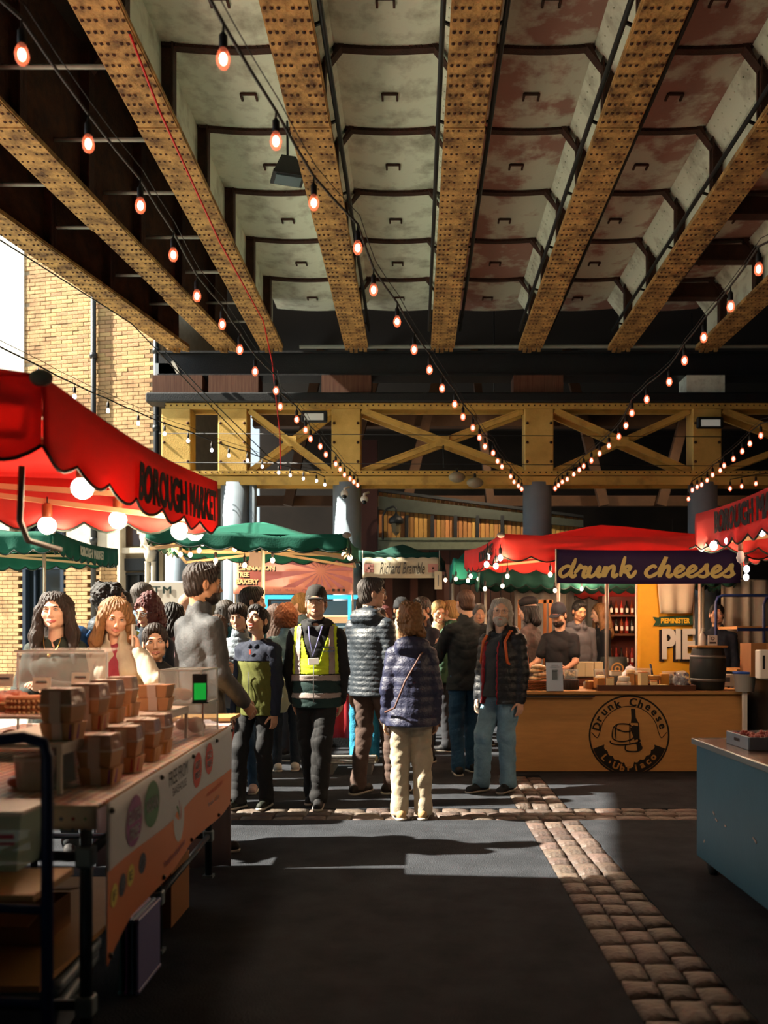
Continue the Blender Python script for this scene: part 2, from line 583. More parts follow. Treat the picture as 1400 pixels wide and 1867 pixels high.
def hair_field(fr, S, style, h, seed, neckz=None):
    o = fr[0]
    long = style in ('long', 'bob', 'curlylong', 'pony', 'curly', 'shoulder')
    f = Field(o - np.array([.19, .22, .40 if long else .2]) * S, o + np.array([.19, .19, .19]) * S, h)
    g = lambda c, r, k=.02, op='u': f.ell(np.array(c) * S, np.array(r) * S, k * S, fr, op)
    c_ = lambda a, b, ra, rb=None, k=.012, op='u', sq=(1, 1, 1): f.cap(np.array(a) * S, np.array(b) * S, ra * S, (rb or ra) * S, k * S, sq, fr, op)
    t = dict(buzz=.002, short=.006, medium=.010, thin=.004, long=.008, bob=.009, shoulder=.002, pony=.006, fringe=.009, curly=.020, curlylong=.020).get(style, .010)
    g((0, -.018, .034), (.077 + t, .098 + t, .087 + t))
    g((0, -.045, -.03), (.068 + t * .8, .058 + t, .062 + t))
    if style in ('short', 'medium'):
        g((0, .045, .09), (.055, .045, .030 if style == 'short' else .042), .03)
    if style == 'fringe':
        g((0, .05, .075), (.070, .05, .05), .03)
        for s in (-1, 1): c_((s * .07, .01, .03), (s * .074, .0, -.06), .02, k=.02)
        g((0, -.05, -.05), (.075, .06, .07), .03)
    if style == 'bob' or style == 'shoulder':
        zz = -.13 if style == 'bob' else -.2
        for s in (-1, 1):
            c_((s * .055, .0, .08), (s * .080, -.01, -.02), .025, k=.03)
            c_((s * .080, -.01, -.02), (s * .090, -.01, zz), .027, .025, k=.03)
        c_((0, -.07, .03), (0, -.085, zz), .075, .07, k=.04, sq=(.8, 1.4, 1))
    if style == 'long':
        for s in (-1, 1):
            c_((s * .045, .01, .085), (s * .080, .015, -.0), .030, k=.03)
            c_((s * .085, .02, -.0), (s * .115, .02, -.16), .034, .038, k=.03)
            c_((s * .115, .02, -.16), (s * .125, .05, -.34), .040, .022, k=.03)
        c_((0, -.07, .03), (0, -.10, -.28), .085, .08, k=.04, sq=(.8, 1.5, 1))
    if style in ('curly', 'curlylong'):
        r = np.random.RandomState(abs(int(seed)))
        for i in range(26):
            a = r.rand() * 2 * PI; zz = -.13 + .24 * r.rand() if style == 'curly' else -.18 + .28 * r.rand()
            rad = .074 if zz < .03 else .045
            g((rad * math.cos(a), -.025 + rad * math.sin(a), zz + .01), (.042, .042, .046), .04)
    if style == 'afro':
        r = np.random.RandomState(abs(int(seed)))
        for i in range(20):
            a = r.rand() * 2 * PI; zz = -.03 + .13 * r.rand()
            rad = .085 if zz < .06 else .06
            g((rad * math.cos(a), -.025 + rad * math.sin(a) * 1.05, zz + .02), (.03, .03, .03), .015)
    if style == 'pony':
        c_((0, -.10, .03), (.0, -.14, .02), .03, .03, k=.02)
        c_((0, -.14, .02), (.01, -.14, -.17), .035, .018, k=.02)
    # free the face
    if style == 'long':
        g((0, .115, -.022), (.064, .085, .096), .008, 's'); g((0, .10, -.16), (.075, .10, .12), .01, 's')
    elif style in ('curly', 'curlylong', 'bob', 'shoulder'):
        g((0, .115, -.022), (.066, .092, .10), .008, 's'); g((0, .07, -.15), (.066, .09, .08), .02, 's')
    elif style == 'fringe':
        g((0, .115, -.045), (.066, .085, .088), .006, 's'); g((0, .06, -.15), (.07, .09, .10), .02, 's')
    else:
        fz = .020 if style != 'thin' else .03
        g((0, .125, -.035 + fz), (.078, .082, .100), .006, 's')
        g((0, .075, -.10), (.11, .10, .10), .01, 's')
        for s in (-1, 1): g((s * .085, .0, -.035), (.03, .026, .042), .008, 's')
        g((0, -.03, -.16), (.1, .1, .075), .02, 's')
    X, Y, Z = f.pts((slice(None),) * 3)
    th = np.arctan2(X - o[0], Y - o[1]); r = np.random.RandomState(seed + 1)
    if style in ('curly', 'curlylong', 'afro'):
        w1, w2, w3 = .7 * np.sin(Z * 60) + .6 * np.sin(Y * 50), .7 * np.sin(X * 55 + 1) + .6 * np.sin(Z * 47), .7 * np.sin(Y * 58 + 2) + .6 * np.sin(X * 43)
        F0 = 150
        v = np.sin(F0 * X + w1 * 2) * np.sin(F0 * Y + w2 * 2) + np.sin(F0 * .8 * Z + w3 * 2) * np.sin(F0 * .7 * X + w2 * 3)
        f.d = f.d + (.0048 * v).astype(np.float32)
    else:
        v = np.sin(26 * th + 8 * np.sin(Z * 12)) + np.sin(43 * th + 2 + 5 * np.sin(Z * 9))
        amp = .0012 if style in ('buzz', 'thin') else .0028
        f.d = f.d + (amp * v).astype(np.float32)
    return f

def person(label, x, y, H, yaw, skin='c99a7c', hair=('short', 'dark'), head=(0, 0, 0), arms=None, legs=None,
           top=('cloth', '303030'), inner=None, bottom=('cloth', '202020'), shoes='18181a', det=1, girth=1.0, female=False, child=False,
           beard=None, cap=None, glasses=None, hood=False, top_len=.0, curl=(.35, .35), palms=None, legw=1.0, z0=0.0, smile=False,
           mouth_open=False, group=None, lean=(0, 0), socks=None, sleeve=1.0, collar=True, vneck=False, open_front=None, lower=True, head_s=1.0, puff_pitch=.05, seed=None):
    seed = seed if seed is not None else int(abs(x * 917 + y * 131)) % 1000
    s = H / 1.75
    hs = 1.035 * s * head_s * (1.12 if child else 1.0)
    root = thing('person', label, 'person', (x, y, z0), yaw, group)
    gw = girth
    hb, hf, hh = ((.0072, .0038, .0044) if det == 3 else (.0092, .0038, .0046) if det == 2 else (.011, .0056, .0052) if det == 1 else (.015, .0085, .0085))
    V = lambda *a: np.array(a, float) * s
    lx, ly = lean
    pel = V(0, 0, .95); che = V(lx * .6, ly * .6, 1.28); nk = V(lx, ly, 1.452)
    hc = np.array([0, 0, 1.635 * s]) + V(lx, ly + .015, 0)
    if child: hc[2] = H - .125 * hs
    if head_s != 1 or child: hc[2] = H - .118 * hs
    hR = rot_np(*[math.radians(q) for q in head])
    pitch = head[1]
    hc = hc + np.array([0, -math.sin(math.radians(pitch)) * .04, -abs(math.sin(math.radians(pitch))) * .01]) * s
    fr = (hc, hR)
    sw = (.140 if female else .168) * (.88 if child else 1)
    arms = arms or (((-.10, .0, -1), (-.01, .16, -1)), ((.10, .0, -1), (.01, .16, -1)))   # left, right
    legs = legs or ((0, 0), (0, 0))     # foot offsets (dx, dy)
    A = []
    for i, sd in enumerate((-1, 1)):
        sh = V(sd * sw * (1 + .15 * (gw - 1)), -.012, 1.362) + V(lx * .9, ly * .9, 0)
        if child: sh[2] = hc[2] - .245 * hs
        u = nrm(arms[i][0]); f_ = nrm(arms[i][1])
        el = sh + u * .285 * s; wr = el + f_ * .25 * s
        hd = nrm(arms[i][2]) if len(arms[i]) > 2 else f_
        A.append((sh, el, wr, hd))
    Lg = []
    for i, sd in enumerate((-1, 1)):
        hp = V(sd * .082, 0, .93); ft = V(sd * .10 + legs[i][0], legs[i][1], .075)
        d = ft - hp; kn = (hp + ft) / 2 + V(0, .035 + max(0, .2 * abs(legs[i][1])), .02)
        fd = legs[i][2] if len(legs[i]) > 2 else sd * .22
        Lg.append((hp, kn, ft, fd))
    topz = [a[2] for t in A for a in t[:3]]
    lo = np.array([min([-.42 * s * gw] + [t[i][0] - .09 for t in A for i in range(3)]), min([-.27 * s * gw] + [t[i][1] - .1 for t in A for i in range(3)] + [l[i][1] - .12 for l in Lg for i in range(3)]), -.01])
    hi = np.array([max([.42 * s * gw] + [t[i][0] + .09 for t in A for i in range(3)]), max([.27 * s * gw] + [t[i][1] + .1 for t in A for i in range(3)] + [l[i][1] + .14 for l in Lg for i in range(3)]), 1.58 * s])
    # --- body: neck, trunk and limbs under the clothes, one mesh with head and hands
    f = Field(lo, np.maximum(hi, [0, 0, hc[2] - .02]), max(hb, .013))
    f.cap(pel, che, .115 * s * gw, .12 * s * gw, .04, (1, 1.5, 1))
    f.cap(nk - V(.06, 0, .08), nk + V(.06, 0, -.08), .045 * s, k=.05)
    nb = hc + hR @ (np.array([0, -.022, -.085]) * hs)
    f.cap(nk - V(0, .01, .02), nb, (.05 if female or child else .058) * s, (.048 if female or child else .056) * s, .03)
    for sh, el, wr, hd in A:
        f.poly([sh, el, wr, wr + hd * .02], [.045 * s, .036 * s, .025 * s, .024 * s], .02)
    for hp, kn, ft, fd in Lg:
        f.poly([hp, kn, ft], [.062 * s, .040 * s, .030 * s], .03)
        e = ft + np.array([math.sin(fd), math.cos(fd), 0]) * .14 * s; e[2] = .035 * s
        f.cap((ft[0], ft[1], .05 * s), e, .035 * s, .028 * s, .02)
    parts = [f.net()]
    hf_ = head_field(fr, hs, hf, female, child, smile, mouth_open)
    hf_.cap(nk - V(0, .012, 0), nb, .048 * s if female or child else .057 * s, .046 * s if female or child else .055 * s, .02)
    parts.append(hf_.net()); nh = (len(parts[0][1]), len(parts[1][1]))
    for i, (sh, el, wr, hd) in enumerate(A):
        pm = palms[i] if palms else ((.9 if i == 0 else -.9), -.2, 0)
        parts.append(hand_field(wr, hd, pm, (1 if i == 0 else -1) * (1), s * (.95 if not child else 1.0), curl[i], hh))
    Vt, Q = merge(parts)
    me = fast_mesh('body', Vt, Q)
    body = link('body', me, root, [skin_mat(skin), mat('lips_' + skin, skin, .45, noise=.0) if skin not in LIPS else LIPS[skin]])
    # lips
    hv = parts[1][0]; loc = (hv - fr[0]) @ hR / hs
    q0 = nh[0]; hq = parts[1][1]
    cz = loc[hq].mean(1)
    lip = (np.abs(cz[:, 0]) < .027) & (cz[:, 2] > (-.093 if mouth_open else -.080)) & (cz[:, 2] < (-.057 if mouth_open else -.0625 + .12 * np.abs(cz[:, 0]) * 0)) & (cz[:, 1] > .076)
    mi = np.zeros(len(Q), np.int32); mi[q0:q0 + len(hq)] = lip
    me.polygons.foreach_set('material_index', mi)
    T = Matrix.Translation(Vector(hc)) @ Matrix(hR.tolist()).to_4x4() @ Matrix.Scale(hs, 4)
    # --- eyes
    for sd in (-1, 1):
        e = MB(); e.M = T
        e.ball((sd * .032, .0800, .000), .0120, 10, 8, 1, 1, .72)
        e.cur = 1
        e.ball((sd * .032, .0850, .000), .0085, 10, 6, .85, 1, .85)
        e.build('eye', [mat('eye_white', 'a8a09a', .4), mat('iris', '120b08', .5, spec=.2)], body)
        if det:
            b_ = MB(); b_.M = T
            b_.tube([(sd * .017, .0945, .019), (sd * .030, .0955, .0235), (sd * .046, .084, .019)], [.0036, .0046, .0026], 6)
            b_.build('eyebrow', mat('hair_brow_' + hair[1], HAIRCOL.get(hair[1], '2a1c14'), .8), body)
            b_ = MB(); b_.M = T
            b_.tube([(sd * .0180, .0885, .003), (sd * .031, .0935, .0085), (sd * .046, .0835, .003)], [.0018, .0030, .0018], 6)
            b_.build('eyelid', mat('lash', '2b1a14', .8), body)
    # --- hair
    if hair[0] != 'bald':
        hfh = max(hf, .0052) if det else .009
        F_ = hair_field(fr, hs, hair[0], hfh, seed)
        if cap: F_.cut((0, -.12, 1), (0, 0, .045 * hs), fr)
        Vh, Qh = F_.net()
        link('hair', fast_mesh('hair', Vh, Qh), root, mat('hair_' + hair[1], HAIRCOL[hair[1]], .55, noise=.5, nscale=30, stretch=(3, 3, .6), bump=.4, bscale=90))
    if beard:
        F_ = Field(hc - .16 * hs, hc + .16 * hs, max(hf, .0048))
        g = lambda c, r, k=.01, op='u': F_.ell(np.array(c) * hs, np.array(r) * hs, k, fr, op)
        g((0, .03, -.075), (.064, .072, .050)); g((0, .055, -.10), (.036, .040, .036 if beard[1] == 'full' else .022), .02)
        g((0, .084, -.058), (.026, .016, .008), .01)
        g((0, .03, -.02), (.056, .12, .035), .008, 's'); g((0, .10, -.0725), (.017, .03, .0055), .003, 's')
        F_.cut((0, -1, 0), (0, -.012 * hs, 0), fr); F_.wrinkle(.0012, seed, 160, 5, 1)
        Vh, Qh = F_.net()
        link('beard', fast_mesh('beard', Vh, Qh), root, mat('hair_' + beard[0], HAIRCOL[beard[0]], .7, noise=.4, nscale=30, bump=.4, bscale=90))
    if glasses:
        g = MB(); g.M = T
        for sd in (-1, 1):
            if glasses == 'sun':
                g.ball((sd * .033, .099, -.002), .024, 12, 6, 1, .18, .8)
            g.tube([(sd * .033 + .0235 * math.cos(a), .101 - .006 * abs(math.cos(a)) * (1 if math.cos(a) * sd > 0 else 0), -.002 + .018 * math.sin(a)) for a in [2 * PI * k / 14 for k in range(15)]], .0014, 5, False)
            g.tube([(sd * .056, .096, .004), (sd * .080, .05, .006), (sd * .083, -.005, .002)], .0018, 5)
        g.tube([(-.010, .103, .002), (0, .106, .004), (.010, .103, .002)], .0014, 5)
        g.build('glasses', mat('glasses_frame', '1a1614', .25), root)
    if cap:
        c = MB(); c.M = T
        if cap[0] == 'beret':
            c.lathe([(.001, .15), (.05, .148), (.095, .12), (.108, .09), (.098, .06), (.088, .05)], (0, -.02, 0), 22, True, 1, 1.1)
            c.build('hat', cloth(cap[1]), root)
        elif cap[0] == 'beanie':
            c.lathe([(.001, .145), (.05, .135), (.084, .09), (.092, .04), (.094, .01)], (0, -.016, 0), 22, True, .98, 1.14)
            c.build('hat', cloth(cap[1]), root)
        else:
            c.lathe([(.001, .142), (.035, .138), (.066, .118), (.082, .082), (.087, .045), (.0865, .030), (.080, .030)], (0, -.014, 0), 24, True, .97, 1.14)
            cr = c.build('cap', cloth(cap[1]), root)
            v = MB(); v.M = T
            def vis(u, w):
                a = (u - .5) * 2.1; r = 1 + .0 * w
                X = .080 * math.sin(a); Y0 = .084 * math.cos(a)
                ext = .072 * w * math.cos(a * .62)
                return (X * (1 - .06 * w), Y0 + ext, .036 - .018 * w - .25 * (X ** 2) * 6 * .1)
            v.grid(vis, 12, 5)
            solidify(v.build('visor', cloth(cap[1]), cr), .003)
            b_ = MB(); b_.M = T; b_.ball((0, -.014, .143), .005, 8, 5); b_.build('button', cloth(cap[1]), cr)
    # --- trousers
    if bottom and lower:
        tb = Field(lo, [hi[0], hi[1], 1.08 * s], hb)
        lw = legw * (.92 if female else 1)
        tb.cap(V(-.05, -.005, .93), V(.05, -.005, .93), .102 * s * gw ** .7, k=.05, sq=(1, 1.12, 1))
        for hp, kn, ft, fd in Lg:
            an = ft + V(0, -.008, .0)
            tb.poly([hp - V(0, .012, .02), kn, an - V(0, 0, .02)], [.085 * s * (1 + (lw - 1) * .35) * gw ** .4, .064 * s * lw, .056 * s * lw], .03)
        tb.wrinkle(.0050, seed + 5, 30, 7, 1.3)
        for hp, kn, ft, fd in Lg:   # bunched hems
            tb.cap(ft + V(0, 0, .045), ft + V(0, .01, .02), .058 * s * lw, .060 * s * lw, .012)
        tb.cut((0, 0, -1), (0, 0, .038 * s))
        tb.cut((0, 0, 1), (0, 0, .985 * s))
        Vh, Qh = tb.net()
        link('trousers', fast_mesh('trousers', Vh, Qh), root, cloth(bottom[1], bottom[0]))
    # --- shoes
    if lower:
        for hp, kn, ft, fd in Lg:
            c0 = np.array([ft[0], ft[1], 0]); dv = np.array([math.sin(fd), math.cos(fd), 0])
            fs = Field(c0 - np.array([.24, .24, .01]) * s, c0 + np.array([.24, .24, .16]) * s, max(hf, .006))
            a = c0 - dv * .055 * s; b = c0 + dv * .155 * s
            z = lambda p, q: np.array([p[0], p[1], q * s])
            fs.cap(z(a, .045), z(b, .030), .040 * s, .036 * s, .02, (1, 1, 1.0))
            fs.cap(z(c0 - dv * .03 * s, .06), z(c0 + dv * .06 * s, .055), .043 * s, .033 * s, .02)
            fs.cap(z(c0, .07), z(c0, .10), .042 * s, .040 * s, .02)
            fs.cut((0, 0, -1), (0, 0, .014))
            Vh, Qh = fs.net()
            sh_ = link('shoe', fast_mesh('shoe', Vh, Qh), root, cloth(shoes, 'leather'))
            so = Field(c0 - np.array([.24, .24, .01]) * s, c0 + np.array([.24, .24, .06]) * s, max(hf, .006))
            so.cap(z(a, .02), z(b, .02), .046 * s, .042 * s, .01)
            so.cut((0, 0, 1), (0, 0, .020)); so.cut((0, 0, -1), (0, 0, .0005))
            Vh, Qh = so.net()
            link('sole', fast_mesh('sole', Vh, Qh), sh_, cloth('b9b2a6' if socks != 'dark' else '141414', 'leather'))
    # --- jacket or top
    def garment(name, spec, t, hem, slv, neck=True, front=None, sleeves=True, chest_v=False):
        kind, col = spec
        tf = Field([lo[0], lo[1], .5 * s], [hi[0], hi[1], hi[2] + (.04 if hood else 0)], hb)
        a = V(lx * .1, .0 + ly * .1, hem - .01); mid = V(lx * .3, ly * .3, 1.08)
        rb = .176 * s * gw + t * .7; rm = (.140 if female else .152) * s * gw + t
        sq = (1, 1.30 if gw < 1.15 else 1.12, 1)
        tf.poly([a, mid, che + V(0, -.005, -.045)], [rb * (.98 if not female else 1.02), rm * .96, (.158 if not female else .142) * s * gw + t * .8], .05, sq=sq)
        for sd in (-1, 1):
            tf.cap(nk + V(0, -.012, -.045), A[0 if sd < 0 else 1][0] * np.array([.86, 1, 1]) - V(0, 0, .0), .060 * s + t * .4, .054 * s + t * .5, .05)
            tf.cap(che + V(sd * .06, -.02, 0), che + V(sd * .08, -.015, .05), .075 * s + t * .6, .06 * s + t * .6, .05)
        if female:
            for sd in (-1, 1): tf.ell(che + V(sd * .062, .072 + t * .8, -.02), np.array([.058, .045, .055]) * s, .05)
        if sleeves:
            for sh, el, wr, hd in A:
                if slv >= 1:
                    end = el + (wr - el) * .97
                    tf.poly([sh, el, end], [(.055 + .004 * gw) * s + t * .75, .046 * s + t * .7, .036 * s + t * .5], .025)
                else:
                    tf.cap(sh, sh + (el - sh) * slv, .058 * s + t, .056 * s + t, .03)
        if neck:
            tf.cap(nk + V(0, -.012, -.02), nk + V(0, .0, .035), .070 * s + t * .5, .066 * s + t * .4, .02)
            tf.cap(nk + V(0, .0, .0), nk + V(0, .012, .09), .056 * s, .062 * s, .003, op='s')
        else:
            tf.cap(nk + V(0, .0, .03), nk + V(0, .05, .09), .058 * s, .075 * s, .012, op='s')
        if hood:
            tf.cap(nk + V(-.075, -.07, -.015), nk + V(.075, -.07, -.015), .050 * s + t, k=.03)
            tf.cap(nk + V(0, -.085, -.03), nk + V(0, -.085, -.11), .075 * s + t, .03 * s, .03, (1, 1.5, 1))
            for sd in (-1, 1):
                tf.cap(nk + V(sd * .085, -.05, -.01), nk + V(sd * .05, .065, -.03), .030 * s + t, .022 * s + t, .02)
            tf.cap(nk + V(0, .0, .02), nk + V(0, .015, .12), .060 * s, .075 * s, .01, op='s')
        if chest_v:
            tf.cap(nk + V(0, .13, .03), nk + V(0, .16, -.17), .07 * s, .02 * s, .01, (1, .6, 1), op='s')
        if front:   # (x offset, width): an opened front
            xo, wd = front
            tf.cap(V(xo, .20, hem - .1), V(xo * .5, .19, 1.40), wd * s, wd * .8 * s, .012, (1, .45, 1), op='s')
            tf.cap(V(xo * .5, .17, 1.36), V(0, .12, 1.52), wd * .8 * s, wd * .9 * s, .012, (1, .6, 1), op='s')
        if kind == 'puffer':
            tf.puff(.007, puff_pitch * s)
            tf.wrinkle(.0018 if puff_pitch < .06 else .003, seed, 45, 6, .8)
        elif kind == 'fleece':
            tf.wrinkle(.004, seed, 60, 6, 1)
        else:
            tf.wrinkle(.0055 if kind != 'leather' else .0042, seed, 26 if kind != 'leather' else 34, 7, 1.1)
        tf.cut((0, 0, -1), (0, 0, hem * s)) if not any(a_[2][2] < hem * s for a_ in A) else None
        if any(a_[2][2] < hem * s for a_ in A):
            # cut the trunk only, leave the sleeves that hang lower
            X, Y, Z = tf.pts((slice(None),) * 3)
            keep = np.full(tf.d.shape, 1.0, np.float32)
            sl = Field(tf.lo, tf.lo + tf.h * (tf.n - 1), tf.h); sl.d = keep
            for sh, el, wr, hd in A:
                if slv >= 1: sl.poly([sh, el, el + (wr - el) * .97], [.064 * s + t + .012, .052 * s + t + .012, .040 * s + t * .6 + .012], .01)
            n_ = np.minimum.reduce([np.array(sl.d.shape), np.array(tf.d.shape)])
            zc = (hem * s - Z)
            cutd = np.minimum(np.broadcast_to(zc, tf.d.shape), sl.d)
            tf.d = np.maximum(tf.d, cutd.astype(np.float32))
        Vh, Qh = tf.net()
        kk = 'puffer' if kind == 'puffer' else 'leather' if kind == 'leather' else 'denim' if kind == 'denim' else 'cloth'
        return link(name, fast_mesh(name, Vh, Qh), root, cloth(col, kk))
    hem = .80 - top_len
    thick = dict(puffer=.018, fleece=.018, leather=.014, tee=.003, coat=.022).get(top[0], .014)
    if inner:
        garment('shirt', inner, .003, .86, .5, neck=False)
    tp = garment('jacket' if top[0] in ('puffer', 'leather', 'coat', 'jacket', 'fleece') else 'top', top, thick, hem if top[0] != 'tee' else .86, sleeve,
                 neck=collar and top[0] != 'tee', front=open_front, chest_v=vneck)
    root['_h'] = s
    return dict(root=root, s=s, hc=hc, hR=hR, T=T, A=A, nk=nk, che=che, V=V, L=Lg, top=tp, body=body)

LIPS = {}
for _k, _c in (('c99a7c', 'b4786a'), ('d6a88c', 'bd7c70'), ('c08a68', '9c5c4c'), ('e0b59a', 'b45a58'), ('b88662', '94564a')):
    LIPS[_k] = mat('lips_' + _k, _c, .4)
# ------------------------------------------------------------------ ground
M_ASPH = mat('asphalt', '3b3e43', .95, noise=.45, nscale=3.5, bump=.6, bscale=110, spec=.06)
floor = struct('floor')
g = MB()
sx0, sx1, sy0, sy1 = .84, 1.27, 1.2, 9.0          # strip that runs away from us
tx0, tx1, ty0, ty1 = -3.2, 3.2, 6.80, 7.26        # strip that crosses
def slab(x0, x1, y0, y1): g.box(((x0 + x1) / 2, (y0 + y1) / 2, -.06), (x1 - x0, y1 - y0, .12))
slab(-3.9, sx0, -6, ty0); slab(sx1, 14, -6, ty0); slab(sx0, sx1, -6, sy0)
slab(-3.9, tx0, ty0, ty1); slab(tx1, 14, ty0, ty1)
slab(-3.9, sx0, ty1, 30); slab(sx1, 14, ty1, 30); slab(sx0, sx1, sy1, 30)
g.build('asphalt', M_ASPH, floor)
g = MB(); slab(-16, -3.9, -12, 30); g.build('bounce_paving', mat('bounce_paving', 'b4ada0', .85, noise=.2, nscale=1.2, bump=.2), floor)  # unseen street ground, made pale to bounce sun up to the ceiling
b = MB(); b.box((1.055, 5.1, -.09), (.6, 8.2, .09)); b.box((0, 7.03, -.09), (6.6, .6, .088))
b.build('mortar_bed', mat('mortar', '2c2a28', .95, noise=.4, nscale=20, bump=.5), floor)
M_COB = mat('cobble', '5f5046', .62, col2='3c3634', nscale=9, objrand=.35, bump=.6, bscale=35)
def cobble_mesh(w, l, seed):
    r = np.random.RandomState(seed); n = 5; m = MB(); vs = []; fs = []
    off = r.randn(n, n) * .0018
    for j in range(n):
        for i in range(n):
            u, v = i / (n - 1) * 2 - 1, j / (n - 1) * 2 - 1
            k = 1 - .04 * (u * u * v * v)
            z = .009 * (1 - abs(u) ** 4) * (1 - abs(v) ** 4) + off[i, j] * .8 - .003
            vs.append((u * w / 2 * k, v * l / 2 * k, z))
    for j in range(n - 1):
        for i in range(n - 1):
            a = j * n + i; fs.append((a, a + 1, a + n + 1, a + n))
    per = [i for i in range(n)] + [j * n + n - 1 for j in range(1, n)] + [(n - 1) * n + i for i in range(n - 2, -1, -1)] + [j * n for j in range(n - 2, 0, -1)]
    base = len(vs)
    for p in per: vs.append((vs[p][0] * 1.02, vs[p][1] * 1.02, -.05))
    for q in range(len(per)):
        q2 = (q + 1) % len(per); fs.append((per[q], base + q, base + q2, per[q2]))
    m.add(vs, fs, True); me = m.mesh('cobble'); me.materials.append(M_COB); return me
cv = [cobble_mesh(.132, .2, i) for i in range(4)]
def lay(x, y, l, rz=0, w=.132):
    o = bpy.data.objects.new('cobble', random.choice(cv)); COL.objects.link(o); o.parent = floor
    o.location = (x, y, random.uniform(-.003, .004)); o.rotation_euler = (random.uniform(-.02, .02), random.uniform(-.03, .03), rz + random.uniform(-.03, .03))
    o.scale = (w / .132, l / .2, 1)
for c in range(3):
    y = sy0 + .02 + c * .07
    x = sx0 + .072 + c * .143
    while y < sy1 - .12:
        l = random.uniform(.16, .25)
        if not (y + l > ty0 + .01 and y < ty1):
            lay(x, y + l / 2, l - .012)
        elif y < ty0 and ty0 - y > .08:
            lay(x, (y + ty0) / 2, ty0 - y - .012)
        y += l
for c in range(3):
    x = tx0 + .02 + c * .06
    while x < tx1 - .12:
        l = random.uniform(.17, .27)
        lay(x + l / 2, ty0 + .08 + c * .15, l - .012, PI / 2, .138)
        x += l

# ------------------------------------------------------------------ bridge girders and deck
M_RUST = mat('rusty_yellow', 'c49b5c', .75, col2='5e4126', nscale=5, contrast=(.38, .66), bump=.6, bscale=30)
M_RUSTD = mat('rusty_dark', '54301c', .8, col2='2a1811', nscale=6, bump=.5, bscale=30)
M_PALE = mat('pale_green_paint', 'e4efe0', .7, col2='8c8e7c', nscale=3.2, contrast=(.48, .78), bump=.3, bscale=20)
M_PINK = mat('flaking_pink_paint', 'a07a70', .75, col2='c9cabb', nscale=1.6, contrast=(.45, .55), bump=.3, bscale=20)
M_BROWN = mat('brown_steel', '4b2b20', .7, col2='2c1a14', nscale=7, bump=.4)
M_DECK = mat('deck_plate', '3c2a20', .85, col2='241a15', nscale=4, bump=.3)
M_BLACK = mat('black_steel', '1c2024', .5, noise=.3, nscale=10, bump=.2)
M_PIPE = mat('pipe_dark', '20262a', .4, noise=.2)
ZB, YE = 5.86, 13.5
GX = [(-3.65, .205), (-2.91, .115), (-2.21, .006), (-.903, .002), (.42, -.002), (1.77, .0), (3.15, .0), (4.50, -.02)]
GW = .36
names = ['outermost rusty girder over the brick house, edge of the bridge', 'second rusty girder from the left, flaking black patches underneath',
         'third rusty girder from the left, red cable running along its edge', 'fourth rusty girder from the left, floodlight hanging beside it',
         'middle rusty girder with a black conduit on each side', 'sixth rusty girder from the left, above the cheese stall',
         'seventh rusty girder, second from the right edge', 'rightmost rusty girder, above the right red canopy']
RIB = [13.5 - .81 - 1.243 * k for k in range(13)]
def gx(i, Y): return GX[i][0] + GX[i][1] * (Y - YE)
Y0 = -4.0
